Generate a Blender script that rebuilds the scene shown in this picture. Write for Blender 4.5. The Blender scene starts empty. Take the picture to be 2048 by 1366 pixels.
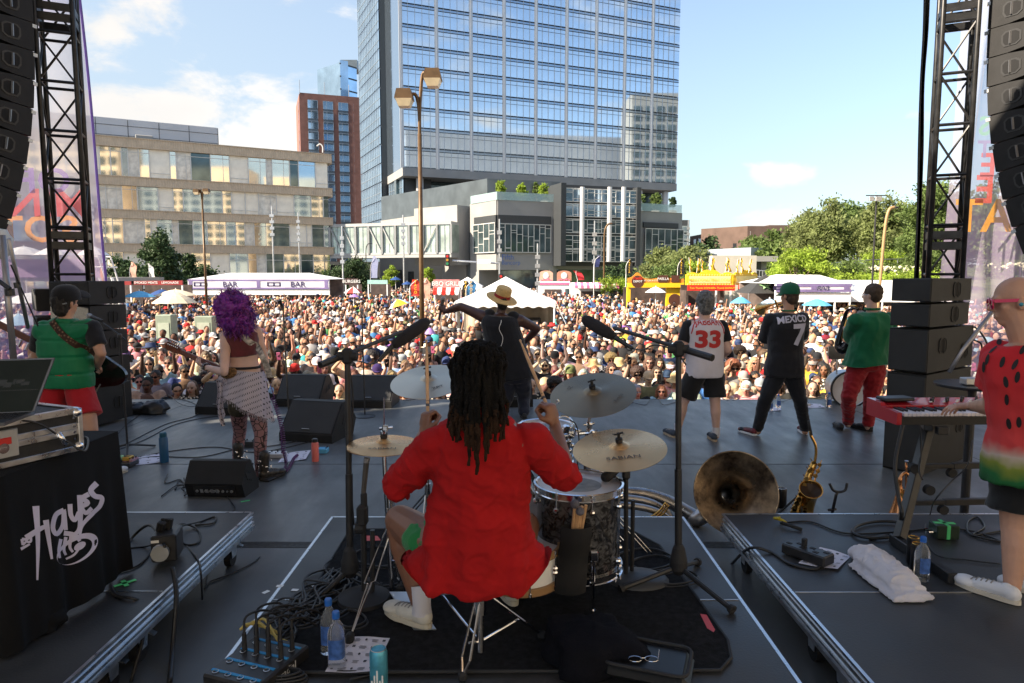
import bpy,math,random
import numpy as np
from math import radians,sin,cos,pi,sqrt,atan2,floor
from mathutils import Vector,Matrix,noise
from mathutils.bvhtree import BVHTree
random.seed(7)
V=Vector
Nn=None
def siv(n,k,v):n.inputs[k].default_value=v
def lnk(l,a,b,c,d):l.new(a.outputs[b],c.inputs[d])
Rg=range
def Zv(z):return Vector((0,0,z))
#camera
SC=bpy.context.scene
COL=SC.collection
PITCH=radians(5.56)
EYE=Zv(1.89)
cam_data=bpy.data.cameras.new('camera')
cam_data.lens=24.0
cam_data.sensor_width=36.0
cam_data.clip_start=.05
cam_data.clip_end=3000
cam=bpy.data.objects.new('camera',cam_data)
COL.objects.link(cam)
cam.location=EYE
cam.rotation_euler=(pi/2-PITCH,0,0)
SC.camera=cam
SC.view_settings.view_transform='Standard'
SC.view_settings.look='None'
SC.view_settings.gamma=1.0
SC.view_settings.exposure=1.7
SC.cycles.max_bounces=7
SC.cycles.diffuse_bounces=3
SC.cycles.glossy_bounces=4
SC.cycles.transmission_bounces=5
SC.cycles.transparent_max_bounces=12
#sky and sun
SUNV=V((-.80,-.34,.0)).normalized()*cos(radians(34))+V((0,0,sin(radians(34))))
world=bpy.data.worlds.new('World')
SC.world=world
world.use_nodes=True
wn=world.node_tree.nodes;wl=world.node_tree.links
wn.clear()
def wnode(t,**k):
 n=wn.new(t)
 for a,b in k.items():setattr(n,a,b)
 return n
def wmath(op,a,b=Nn,c=Nn,clamp=False):
 n=wnode('ShaderNodeMath',operation=op);n.use_clamp=clamp
 for i,x in enumerate((a,b,c)):
  if x is Nn:continue
  if isinstance(x,(int,float)):siv(n,i,x)
  else:wl.new(x,n.inputs[i])
 return n.outputs[0]
sky=wnode('ShaderNodeTexSky',sky_type='NISHITA')
sky.sun_disc=False
sky.sun_elevation=radians(34)
sky.sun_rotation=atan2(SUNV.x,SUNV.y)
sky.air_density=1.0
sky.dust_density=1.6
sky.ozone_density=1.6
tc=wnode('ShaderNodeTexCoord')
dirn=tc.outputs['Generated']
def ray(u,v):
 x=(u-1024)/1365.0;y=(683-v)/1365.0
 return V((x,cos(PITCH)+y*sin(PITCH),-sin(PITCH)+y*cos(PITCH)))
mp=wnode('ShaderNodeMapping');wl.new(dirn,mp.inputs[0]);siv(mp,'Scale',(1,1,1.9))
nz=wnode('ShaderNodeTexNoise');wl.new(mp.outputs[0],nz.inputs['Vector'])
siv(nz,'Scale',6.5);siv(nz,'Detail',9);siv(nz,'Roughness',.58)
siv(nz,'Distortion',.25)
mask=Nn
for u,v,rx,rz,w in((215,85,.12,.07,.30),(330,250,.26,.080,.33),(520,255,.16,.080,.34),(640,5,.13,.035,.30),(150,330,.2,.06,.3),(1588,342,.07,.022,.205),(1835,232,.04,.015,.21),(1820,285,.04,.016,.22),(1530,440,.18,.025,.15),(1365,330,.04,.04,.17)):
 d=ray(u,v).normalized()
 sub=wnode('ShaderNodeVectorMath',operation='SUBTRACT');wl.new(dirn,sub.inputs[0]);siv(sub,1,d)
 mul=wnode('ShaderNodeVectorMath',operation='MULTIPLY');wl.new(sub.outputs[0],mul.inputs[0]);siv(mul,1,(1/rx,1/rx,1/rz))
 ln=wnode('ShaderNodeVectorMath',operation='LENGTH');wl.new(mul.outputs[0],ln.inputs[0])
 t=wmath('MULTIPLY',wmath('SUBTRACT',1.25,ln.outputs['Value'],clamp=True),w)
 mask=t if mask is Nn else wmath('MAXIMUM',mask,t)
nz2=wnode('ShaderNodeTexNoise');wl.new(mp.outputs[0],nz2.inputs['Vector'])
siv(nz2,'Scale',2.3);siv(nz2,'Detail',8)
sep=wnode('ShaderNodeSeparateXYZ');wl.new(dirn,sep.inputs[0])
back=wmath('MULTIPLY',wmath('MULTIPLY',sep.outputs['Y'],-2.0,clamp=True),.16)
cov=wmath('ADD',wmath('MAXIMUM',mask,back),nz.outputs['Fac'])
cf=wnode('ShaderNodeMapRange');wl.new(cov,cf.inputs[0])
siv(cf,'From Min',.66);siv(cf,'From Max',.82);cf.interpolation_type='SMOOTHSTEP'
shade=wnode('ShaderNodeMapRange');wl.new(nz2.outputs['Fac'],shade.inputs[0])
siv(shade,'From Min',.35);siv(shade,'From Max',.65)
siv(shade,'To Min',.86);siv(shade,'To Max',1.08)
cc=wnode('ShaderNodeMix',data_type='RGBA',blend_type='MULTIPLY');siv(cc,0,1)
siv(cc,6,(3.5,3.4,3.28,1));wl.new(shade.outputs[0],cc.inputs[7])
hz=wmath('ADD',wmath('MULTIPLY',wmath('SUBTRACT',0,sep.outputs['X']),.5),wmath('SUBTRACT',.74,wmath('MULTIPLY',sep.outputs['Z'],.95)),clamp=True)
hmix=wnode('ShaderNodeMix',data_type='RGBA');wl.new(hz,hmix.inputs[0])
wl.new(sky.outputs[0],hmix.inputs[6]);siv(hmix,7,(2.15,2.55,2.85,1))
cmix=wnode('ShaderNodeMix',data_type='RGBA');wl.new(cf.outputs[0],cmix.inputs[0])
wl.new(hmix.outputs[2],cmix.inputs[6]);wl.new(cc.outputs[2],cmix.inputs[7])
bg=wnode('ShaderNodeBackground');wl.new(cmix.outputs[2],bg.inputs[0]);siv(bg,1,.093)
wo=wnode('ShaderNodeOutputWorld');wl.new(bg.outputs[0],wo.inputs[0])
sun_d=bpy.data.lights.new('sun','SUN');sun_d.energy=4.4;sun_d.angle=radians(.5);sun_d.color=(1,.86,.68)
sun=bpy.data.objects.new('sun',sun_d);COL.objects.link(sun)
sun.location=(-30,-12,40)
sun.rotation_euler=SUNV.to_track_quat('Z','Y').to_euler()
#picture <-> place (used only to read off real positions)
def at(u,v,Y):
 d=ray(u,v);return EYE+d*(Y/d.y)
def flr(u,v,z=.0):
 d=ray(u,v);return EYE+d*((z-EYE.z)/d.z)
#mesh builder
def rotm(rx=0,ry=0,rz=0):
 return(Matrix.Rotation(rz,3,'Z')@Matrix.Rotation(ry,3,'Y')@Matrix.Rotation(rx,3,'X'))
def frame(d,up=Zv(1)):
 d=V(d).normalized()
 if abs(d.dot(up))>.98:up=V((0,1,0))if abs(d.y)<.9 else V((1,0,0))
 a=d.cross(up).normalized();b=a.cross(d).normalized()
 return a,b,d
def spn(pts,n=6):
 P=[V(p)for p in pts];P=[P[0]*2-P[1]]+P+[P[-1]*2-P[-2]];out=[]
 for i in Rg(1,len(P)-2):
  a,b,c,d=P[i-1:i+3]
  for k in Rg(n):
   t=k/n
   out.append(.5*((2*b)+(c-a)*t+(2*a-5*b+4*c-d)*t*t+(3*b-a-3*c+d)*t**3))
 out.append(P[-2]);return out
class MB:
 def __init__(s):s.v=[];s.f=[];s.m=[];s.cur=0
 def mat(s,i):s.cur=i;return s
 def add(s,vs,fs):
  o=len(s.v);s.v.extend([(p[0],p[1],p[2])for p in vs]);s.f.extend([tuple([i+o for i in f])for f in fs]);s.m.extend([s.cur]*len(fs));return s
 def box(s,c,d,R=Nn,bev=.0):
  hx,hy,hz=d[0]/2,d[1]/2,d[2]/2;c=V(c)
  if bev<=0:
   vs=[V((x*hx,y*hy,z*hz))for x in(-1,1)for y in(-1,1)for z in(-1,1)]
   fs=[(0,1,3,2),(4,6,7,5),(0,4,5,1),(2,3,7,6),(0,2,6,4),(1,5,7,3)]
  else:
   b=min(bev,hx*.98,hy*.98,hz*.98);vs=[];idx={}
   for x in(-1,1):
    for y in(-1,1):
     for z in(-1,1):
      for k in Rg(3):
       p=[x*(hx-b),y*(hy-b),z*(hz-b)];p[k]=(x*hx,y*hy,z*hz)[k]
       idx[(x,y,z,k)]=len(vs);vs.append(V(p))
   fs=[]
   for k in Rg(3):
    o=[i for i in Rg(3)if i!=k]
    for sg in(-1,1):
     q=[]
     for a,b2 in((-1,-1),(1,-1),(1,1),(-1,1)):
      t=[0,0,0];t[k]=sg;t[o[0]]=a;t[o[1]]=b2;q.append(idx[tuple(t)+(k,)])
     fs.append(tuple(q))
    for a in(-1,1):
     for b2 in(-1,1):
      q=[]
      for sg,kk in((-1,o[0]),(1,o[0]),(1,o[1]),(-1,o[1])):
       t=[0,0,0];t[k]=sg;t[o[0]]=a;t[o[1]]=b2;q.append(idx[tuple(t)+(kk,)])
      fs.append(tuple(q))
   for x in(-1,1):
    for y in(-1,1):
     for z in(-1,1):fs.append((idx[(x,y,z,0)],idx[(x,y,z,1)],idx[(x,y,z,2)]))
  if R is not Nn:vs=[R@p for p in vs]
  return s.add([p+c for p in vs],fs)
 def bar(s,p0,p1,w,h=Nn,up=Zv(1),bev=0):
  p0=V(p0);p1=V(p1);h=h or w;a,b,d=frame(p1-p0,up)
  R=Matrix((a,d,b)).transposed()
  return s.box((p0+p1)/2,(w,(p1-p0).length,h),R,bev)
 def tube(s,pts,r,seg=6,caps=True,closed=False):
  pts=[V(p)for p in pts];n=len(pts)
  if not isinstance(r,(list,tuple)):r=[r]*n
  vs=[];a=Nn
  for i in Rg(n):
   if closed:d=pts[(i+1)%n]-pts[i-1]
   else:d=pts[min(i+1,n-1)]-pts[max(i-1,0)]
   if d.length<1e-9:d=Zv(1)
   d.normalize()
   if a is Nn:a,b,_=frame(d)
   else:
    a=a-d*a.dot(d)
    if a.length<1e-6:a,b,_=frame(d)
    a.normalize()
   b=d.cross(a)
   for k in Rg(seg):
    t=2*pi*k/seg;vs.append(pts[i]+a*(r[i]*cos(t))+b*(r[i]*sin(t)))
  fs=[]
  for i in Rg(n if closed else n-1):
   j=(i+1)%n
   for k in Rg(seg):
    l=(k+1)%seg;fs.append((i*seg+k,i*seg+l,j*seg+l,j*seg+k))
  if caps and not closed:
   fs.append(tuple(Rg(seg-1,-1,-1)));fs.append(tuple((n-1)*seg+k for k in Rg(seg)))
  return s.add(vs,fs)
 def cyl(s,p0,p1,r0,r1=Nn,seg=12):return s.tube([p0,p1],[r0,r0 if r1 is Nn else r1],seg)
 def lathe(s,prof,c=(0,0,0),axis=(0,0,1),seg=24,capped=True):
  a,b,d=frame(axis);c=V(c);vs=[]
  for r,z in prof:
   for k in Rg(seg):
    t=2*pi*k/seg;vs.append(c+d*z+a*(r*cos(t))+b*(r*sin(t)))
  fs=[]
  for i in Rg(len(prof)-1):
   for k in Rg(seg):
    l=(k+1)%seg;fs.append((i*seg+k,i*seg+l,(i+1)*seg+l,(i+1)*seg+k))
  if capped:
   if prof[0][0]>1e-5:fs.append(tuple(Rg(seg-1,-1,-1)))
   if prof[-1][0]>1e-5:fs.append(tuple((len(prof)-1)*seg+k for k in Rg(seg)))
  return s.add(vs,fs)
 def sph(s,c,r,seg=12,rings=8,R=Nn):
  if not isinstance(r,(tuple,list)):r=(r,r,r)
  c=V(c);vs=[];fs=[]
  for i in Rg(rings+1):
   th=pi*i/rings
   for k in Rg(seg):
    t=2*pi*k/seg;p=V((r[0]*sin(th)*cos(t),r[1]*sin(th)*sin(t),r[2]*cos(th)))
    vs.append(c+(R@p if R is not Nn else p))
  for i in Rg(rings):
   for k in Rg(seg):
    l=(k+1)%seg;fs.append((i*seg+k,(i+1)*seg+k,(i+1)*seg+l,i*seg+l))
  return s.add(vs,fs)
 def prism(s,poly,o,ax,ay,az,h):
  """poly in (x,y) of frame ax,ay at o, extruded h along az"""
  o=V(o);ax=V(ax);ay=V(ay);az=V(az);n=len(poly)
  A=[o+ax*x+ay*y for x,y in poly];B=[p+az*h for p in A]
  fs=[tuple(Rg(n-1,-1,-1)),tuple(Rg(n,2*n))]+[(i,(i+1)%n,n+(i+1)%n,n+i)for i in Rg(n)]
  return s.add(A+B,fs)
 def quad(s,a,b,c,d):return s.add([a,b,c,d],[(0,1,2,3)])
 def slab(s,p,t):
  """4 or more coplanar corners given thickness t along their normal"""
  p=[V(q)for q in p];n=(p[1]-p[0]).cross(p[-1]-p[0]).normalized()*t
  k=len(p);B=[q+n for q in p]
  return s.add(p+B,[tuple(Rg(k-1,-1,-1)),tuple(Rg(k,2*k))]+[(i,(i+1)%k,k+(i+1)%k,k+i)for i in Rg(k)])
 def grid(s,fn,nu,nv):
  vs=[fn(i/nu,j/nv)for i in Rg(nu+1)for j in Rg(nv+1)]
  return s.add(vs,[(i*(nv+1)+j,(i+1)*(nv+1)+j,(i+1)*(nv+1)+j+1,i*(nv+1)+j+1)for i in Rg(nu)for j in Rg(nv)])
ORG={}
def rto(o):
 while o.parent is not Nn:o=o.parent
 return o
def tag(o,label=Nn,cat=Nn,group=Nn,kind=Nn):
 if label:o['label']=label
 if cat:o['category']=cat
 if group:o['group']=group
 if kind:o['kind']=kind
 return o
def th_(name,label,cat,loc=(0,0,0),group=Nn,kind=Nn):
 o=bpy.data.objects.new(name,Nn);COL.objects.link(o);o.location=loc;o.empty_display_size=.1
 ORG[o.name]=V(loc);return tag(o,label,cat,group,kind)
def link_mesh(me,name,mats,parent=Nn,origin=Nn,sm=False):
 if not isinstance(mats,(list,tuple)):mats=[mats]
 o=bpy.data.objects.new(name,me);COL.objects.link(o)
 for m in mats:me.materials.append(m)
 if parent is not Nn:o.parent=parent;org=ORG.get(rto(parent).name,Zv(0))
 else:org=V(origin)if origin is not Nn else Zv(0);o.location=org;ORG[o.name]=org
 if org.length>0:
  me.transform(Matrix.Translation(-org))
 if sm:me.shade_smooth()
 me.update()
 return o
def part(mb,name,mats,parent=Nn,origin=Nn,sm=False,auto=Nn):
 me=bpy.data.meshes.new(name);me.from_pydata(mb.v,[],mb.f)
 if any(mb.m):me.polygons.foreach_set('material_index',mb.m)
 o=link_mesh(me,name,mats,parent,origin,sm)
 if sm and auto:
  me.set_sharp_from_angle(angle=radians(auto))
 return o
def struct(mb,name,mats,sm=False):
 o=part(mb,name,mats,Nn,Nn,sm);o['kind']='structure';return o
def dup(root,loc,rz=0,label=Nn,group=Nn,scale=Nn):
 def cp(o,par):
  c=o.copy();COL.objects.link(c);c.parent=par
  for ch in o.children:cp(ch,c)
  return c
 kids=list(root.children)
 r=root.copy();COL.objects.link(r);r.location=loc;r.rotation_euler=(0,0,rz)
 for ch in kids:cp(ch,r)
 if label:r['label']=label
 if group:r['group']=group
 if scale:r.scale=(scale,)*3 if isinstance(scale,float)else scale
 ORG[r.name]=V(loc);return r
def tmb(mb,s,o,ax,ay,h,depth=.004,align='CENTER',offset=.0,sx=1.0,shear=0,xh=0,res=3):
 """lay the words s into builder mb; o = baseline middle, ax/ay = writing directions, h = capital height"""
 cu=bpy.data.curves.new('t','FONT');cu.body=s;cu.size=1;cu.align_x=align;cu.offset=offset;cu.shear=shear;cu.resolution_u=res
 ob=bpy.data.objects.new('t',cu);COL.objects.link(ob)
 dg=bpy.context.evaluated_depsgraph_get();me=bpy.data.meshes.new_from_object(ob.evaluated_get(dg))
 o=V(o);ax=V(ax).normalized();ay=V(ay).normalized();n=ax.cross(ay).normalized();k=h/.69
 vs=[o+ax*(v.co.x*k*sx)+ay*(v.co.y*k)+n*depth for v in me.vertices]
 fs=[tuple(p.vertices)for p in me.polygons]
 mb.add(vs,fs)
 bpy.data.objects.remove(ob);bpy.data.curves.remove(cu);bpy.data.meshes.remove(me);return mb
#materials
MATS={}
def M(name,col=(.5,.5,.5),rough=.6,metal=.0,var=.12,vs=6.0,bump=.0,bs=60.0,spec=.5,coat=0,objcol=False,attr=Nn,emit=0,trans=0,alpha=1,ior=1.45,sheen=0,aniso=Nn,rvar=.0):
 if name in MATS:return MATS[name]
 m=bpy.data.materials.new(name);m.use_nodes=True;nt=m.node_tree;N=nt.nodes;L=nt.links
 b=N['Principled BSDF'];MATS[name]=m
 c4=(*col,1)
 siv(b,'Roughness',rough);siv(b,'Metallic',metal)
 siv(b,'Specular IOR Level',spec);siv(b,'IOR',ior)
 siv(b,'Coat Weight',coat);siv(b,'Transmission Weight',trans);siv(b,'Alpha',alpha)
 if sheen:siv(b,'Sheen Weight',sheen)
 if emit:siv(b,'Emission Color',c4);siv(b,'Emission Strength',emit)
 t=N.new('ShaderNodeTexCoord');src=t.outputs['Object']
 nzn=N.new('ShaderNodeTexNoise');siv(nzn,'Scale',vs);siv(nzn,'Detail',5);L.new(src,nzn.inputs['Vector'])
 mr=N.new('ShaderNodeMapRange');lnk(L,nzn,'Fac',mr,0);siv(mr,'From Min',.3);siv(mr,'From Max',.7)
 siv(mr,'To Min',1-var);siv(mr,'To Max',1+var)
 mx=N.new('ShaderNodeMix');mx.data_type='RGBA';mx.blend_type='MULTIPLY';siv(mx,0,1)
 siv(mx,6,c4);lnk(L,mr,0,mx,7)
 if objcol:
  oi=N.new('ShaderNodeObjectInfo');lnk(L,oi,'Color',mx,6)
 out=mx.outputs[2]
 if attr:
  at_=N.new('ShaderNodeAttribute');at_.attribute_name=attr
  m2=N.new('ShaderNodeMix');m2.data_type='RGBA';m2.blend_type='MULTIPLY';siv(m2,0,1)
  L.new(out,m2.inputs[6]);lnk(L,at_,'Color',m2,7);out=m2.outputs[2]
 L.new(out,b.inputs['Base Color'])
 if rvar:
  mq=N.new('ShaderNodeMapRange');lnk(L,nzn,'Fac',mq,0);siv(mq,'From Min',.3);siv(mq,'From Max',.7)
  siv(mq,'To Min',max(.02,rough-rvar));siv(mq,'To Max',min(1,rough+rvar));lnk(L,mq,0,b,'Roughness')
 if bump:
  n2=N.new('ShaderNodeTexNoise');siv(n2,'Scale',bs);siv(n2,'Detail',4);L.new(src,n2.inputs['Vector'])
  bp=N.new('ShaderNodeBump');siv(bp,'Strength',bump);siv(bp,'Distance',.01)
  lnk(L,n2,'Fac',bp,'Height');lnk(L,bp,0,b,'Normal')
 m['bsdf']=b.name
 return m
def nof(m):return m.node_tree.nodes,m.node_tree.links,m.node_tree.nodes['Principled BSDF']
#shared materials
asphalt=M('asphalt',(.12,.115,.11),.9,var=.25,vs=.4,bump=.3,bs=40)
bkm=M('black_metal',(.02,.02,.022),.42,var=.3,vs=20,spec=.6)
ch_=M('chrome',(.75,.75,.78),.12,1.0,var=.08,vs=30)
alu=M('aluminium',(.62,.63,.65),.34,1.0,var=.2,vs=14,rvar=.12)
rb_=M('black_rubber',(.018,.018,.02),.7,var=.2)
cablem=M('cable_rubber',(.022,.022,.024),.45,var=.2)
whm=M('white_plastic',(.78,.78,.78),.45,var=.04)
vinyl=M('tent_vinyl',(.8,.8,.79),.5,var=.07,vs=2,bump=.12,bs=6)
GZ=-1.55
#plaza and stage
g=MB();g.quad((-900,-400,GZ),(900,-400,GZ),(900,1500,GZ),(-900,1500,GZ))
struct(g,'plaza_ground',asphalt)
deckm=M('stage_deck',(.092,.097,.100),.42,var=.35,vs=1.3,bump=.10,bs=160,spec=.55)
N,L,b=nof(deckm)
t=N.new('ShaderNodeTexCoord');mpn=N.new('ShaderNodeMapping');siv(mpn,'Scale',(1.2,.35,1));lnk(L,t,'Object',mpn,0)
q=N.new('ShaderNodeTexNoise');siv(q,'Scale',3.2);siv(q,'Detail',9);siv(q,'Roughness',.7);lnk(L,mpn,0,q,'Vector')
mr=N.new('ShaderNodeMapRange');lnk(L,q,'Fac',mr,0);siv(mr,'From Min',.35);siv(mr,'From Max',.68);siv(mr,'To Min',.32);siv(mr,'To Max',.50)
lnk(L,mr,0,b,'Roughness')
s=MB()
s.box((0,2.15,-.06),(19,16.3,.12));s.box((0,10.26,-.8),(19,.05,1.44))
struct(s,'stage_floor',deckm)
jm=M('deck_trim',(.16,.165,.17),.4,.8,var=.3,vs=30)
tr=MB()
for k in Rg(5):tr.box((0,4.60+k*.022,.003),(17,.005,.004))
for k in Rg(6):tr.box((0,2.70+k*.026,.003),(17,.009,.004))
struct(tr,'stage_floor_trim',jm)
jd=M('deck_joint',(.02,.02,.022),.8)
tr=MB()
for y in(6.7,):tr.box((0,y,.0015),(17,.003,.002))
for x in(-4.8,0,4.8):tr.box((x,6.2,.0015),(.002,8,.002))
struct(tr,'stage_floor_joint',jd)
rf=th_('stage_roof','black stage roof on side walls over the whole band','stage roof',(0,0,9))
roofm=M('roof_cloth',(.65,.65,.65),.9)  # out of view; kept pale to bounce light back onto the stage
m_=MB();m_.box((0,-.5,9.2),(25,11,.4));part(m_,'canopy',roofm,rf)
m_=MB();m_.box((-12.2,-.5,3.7),(.3,11,10.6));m_.box((-12.2,7.6,2.2),(.3,5.0,7.5));part(m_,'side_wall',roofm,rf)  # unseen wall, added and sized to shade the band and left front rows
#facades
glassT=M('tower_glass',(.62,.71,.79),.03,.92,var=.10,vs=.25,bump=.035,bs=.35)
gS_=M('side_glass',(.42,.55,.66),.05,.85,var=.2,vs=.2,bump=.05,bs=.5)
glassB=M('bronze_glass',(.74,.70,.60),.04,.85,var=.2,vs=.3,bump=.10,bs=.55)
gD_=M('dark_glass',(.10,.14,.15),.06,.6,var=.5,vs=.35,bump=.05,bs=.6)
frit=M('frit_panel',(.86,.80,.68),.22,0,var=.12,vs=.8,coat=.6)
curtain=M('curtain_panel',(.70,.66,.58),.18,0,var=.25,vs=1.5,coat=.8)
mull=M('mullion',(.46,.50,.54),.4,.5,var=.1)
mullw=M('pale_mullion',(.60,.60,.58),.4,.2,var=.1)
mulld=M('dark_mullion',(.05,.055,.06),.45,.3)
spand=M('spandrel',(.34,.43,.53),.08,.9,var=.15)
tanst=M('tan_stone',(.54,.43,.31),.8,var=.10,vs=1.2)
N,L,b=nof(tanst)
t=N.new('ShaderNodeTexCoord');w=N.new('ShaderNodeTexWave');siv(w,'Scale',1.1);siv(w,'Distortion',4);siv(w,'Detail',3);lnk(L,t,'Object',w,'Vector')
bp=N.new('ShaderNodeBump');siv(bp,'Strength',.35);siv(bp,'Distance',.08);lnk(L,w,'Fac',bp,'Height');lnk(L,bp,0,b,'Normal')
brick=M('red_brick',(.21,.105,.085),.9,var=.18,vs=.6,bump=.2,bs=3)
gyp=M('grey_metal_panel',(.50,.51,.53),.45,.3,var=.05,vs=.3)
pc_=M('pale_precast',(.30,.295,.28),.8,var=.07,vs=.4)
pcg=M('grey_precast',(.27,.27,.265),.75,var=.08,vs=.4)
darkp=M('dark_metal_panel',(.14,.165,.18),.36,.6,var=.16,vs=.5)
dkf=M('charcoal_frame',(.05,.055,.06),.5,.2,var=.1)
beige=M('beige_stone',(.78,.66,.50),.85,var=.08,vs=.3)
def pwl(root,A,B,z0,z1,ncol,nrow,make,name='window',gap=(0,0),skipstuff=False,rows=Nn,jit=Nn):
 """cells on the wall from A to B (x,y); make(w,h,i,j) -> mesh key, mats ; every cell is an object (first 100), the rest one 'stuff' part"""
 A=V((A[0],A[1],0));B=V((B[0],B[1],0));d=(B-A);Lw=d.length;d.normalize()
 rz=atan2(d.y,d.x);org=ORG[root.name];n=0
 cw=Lw/ncol;ch=(z1-z0)/nrow;rest={}
 cnt=root.get('_n',0)
 for j in Rg(nrow):
  for i in Rg(ncol):
   me=make(i,j,cw-gap[0],ch-gap[1])
   if me is Nn:continue
   p=A+d*(cw*(i+.5));p.z=z0+ch*(j+.5)
   if cnt<100:
    o=bpy.data.objects.new(name,me);COL.objects.link(o);o.parent=root
    o.location=p-org;o.rotation_euler=(0,0,rz);cnt+=1
   else:rest.setdefault(me.name,(me,[]))[1].append(Matrix.Translation(p-org)@Matrix.Rotation(rz,4,'Z'))
 root['_n']=cnt
 return rest
def rtp(root,rests,name='upper_windows'):
 vs=[];fs=[];mi=[];mats=[]
 for r in rests:
  for me,ms in r.values():
   loc=[mats.index(x)if x in mats else(mats.append(x)or len(mats)-1)for x in me.materials]
   co=[v.co.copy()for v in me.vertices];pf=[tuple(p.vertices)for p in me.polygons];pm=[loc[p.material_index]for p in me.polygons]
   for m in ms:
    o=len(vs);vs.extend([tuple(m@c)for c in co]);fs.extend([tuple(i+o for i in f)for f in pf]);mi.extend(pm)
 if not vs:return
 me=bpy.data.meshes.new(name);me.from_pydata(vs,[],fs);me.polygons.foreach_set('material_index',mi)
 for x in mats:me.materials.append(x)
 o=bpy.data.objects.new(name,me);COL.objects.link(o);o.parent=root;o['kind']='stuff';return o
def cmh(name,mats,fn):
 mb=MB();fn(mb);me=bpy.data.meshes.new(name);me.from_pydata(mb.v,[],mb.f);me.polygons.foreach_set('material_index',mb.m)
 for m in mats:me.materials.append(m)
 return me
def wbx(mb,A,B,z0,z1,th=.4,out=.0):
 """thick wall from A to B; front face (towards the viewer, left-hand side of A->B turned out) shifted out by out"""
 A=V((A[0],A[1],0));B=V((B[0],B[1],0));d=(B-A).normalized();n=V((d.y,-d.x,0))
 c=(A+B)/2+n*(out-th/2);c.z=(z0+z1)/2
 mb.box(c,((B-A).length,th,z1-z0),rotm(0,0,atan2(d.y,d.x)))
#main glass tower
tw=th_('glass_tower','tall blue glass office tower with grid facade in the middle','building',(10,160,GZ))
TA=at(805,347,145);TB=at(1352,383,171);TA=V((TA.x,TA.y,0));TB=V((TB.x,TB.y,0));tz0=24.2;tz1=94.0
nfl=17;fh=(tz1-tz0)/nfl
mb=MB()
tn=V(((TB-TA).normalized().y,-(TB-TA).normalized().x,0));TC=TB-tn*38;TDD=TA-tn*38
mb.add([TA+Zv(tz0)-tn*.3,TB+Zv(tz0)-tn*.3,TC+Zv(tz0),TDD+Zv(tz0)],[])
zz=[tz0,tz1]
vs=[p+Zv(z)for z in zz for p in(TA-tn*.25,TB-tn*.25,TC,TDD)]
mb=MB().add(vs,[(3,2,1,0),(4,5,6,7),(0,1,5,4),(1,2,6,5),(2,3,7,6),(3,0,4,7)])
part(mb,'core',spand,tw)
mb=MB();wbx(mb,TA,TB,tz0-1.7,tz0,38,.25);part(mb,'soffit_band',pcg,tw)
def tcell(bay):
 def fn(mb):
  w=7.5;h=fh
  mb.mat(0).box((0,-.02,.0),(w,.06,h-.5))
  mb.mat(2).box((0,-.03,h/2-.25),(w,.05,.5))
  mb.mat(1)
  for k in Rg(1,5):mb.box((-w/2+k*w/5,-.09,0),(.09,.12,h))
  mb.mat(4).box((0,-.10,h*.16),(w,.06,.05));mb.box((0,-.10,-h/2+.04),(w,.10,.10));mb.box((0,-.11,h/2-.52),(w,.12,.10))
  mb.mat(3).box((-w/2,-.12,0),(.75,.22,h));mb.mat(1).box((-w/2,-.25,0),(.1,.08,h))
 return cmh('bay_window',[glassT,mull,spand,gyp,mulld],fn)
tm=tcell(0);nb=round((TB-TA).length/7.5)
sc_=(TB-TA).length/nb/7.5
tm.transform(Matrix.Diagonal((sc_,1,1,1)))
r1=pwl(tw,TA,TB,tz0,tz1,nb,nfl,lambda i,j,w,h:tm)
SA=TA-tn*30+V((-11.5,0,0))
def scell():
 def fn(mb):
  w=1.0;h=fh
  mb.mat(0).box((0,-.02,0),(w,.06,h-.35));mb.mat(2).box((0,-.02,h/2-.17),(w,.1,.35))
  mb.mat(1)
  for k in Rg(3):mb.box((-w/2+k*w/3,-.1,0),(.01,.2,h))
  mb.box((0,-.08,-h*.05),(w,.1,.06))
 return cmh('flank_window',[gS_,mull,spand],fn)
sm_=scell()
rr=[r1]
def flank(P,Q,n):
 P=V((P[0],P[1],0));Q=V((Q[0],Q[1],0));m2=sm_.copy();m2.transform(Matrix.Diagonal(((Q-P).length/n,1,1,1)))
 rr.append(pwl(tw,P,Q,2.0,tz1,n,round((tz1-2)/fh),lambda i,j,w,h:m2))
c1=at(722,300,176);c2=at(762,300,158);c3=at(778,300,158);c4=at(800,300,146.5)
flank(c1,c2,4);flank(c3,V((TA.x-.3,TA.y+3,0)),2)
mb=MB()
for P,Q in((c1,c2),(c3,V((TA.x-.3,TA.y+3,0)))):
 P=V((P.x,P.y,0));Q=V((Q.x,Q.y,0));wbx(mb,P,Q,GZ,tz1,6,-.2)
wbx(mb,V((c2.x,c2.y,0)),V((c3.x,c3.y+.4,0)),GZ,tz1,2,-1.2)
part(mb,'flank_core',mulld,tw)
rtp(tw,rr)
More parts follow.
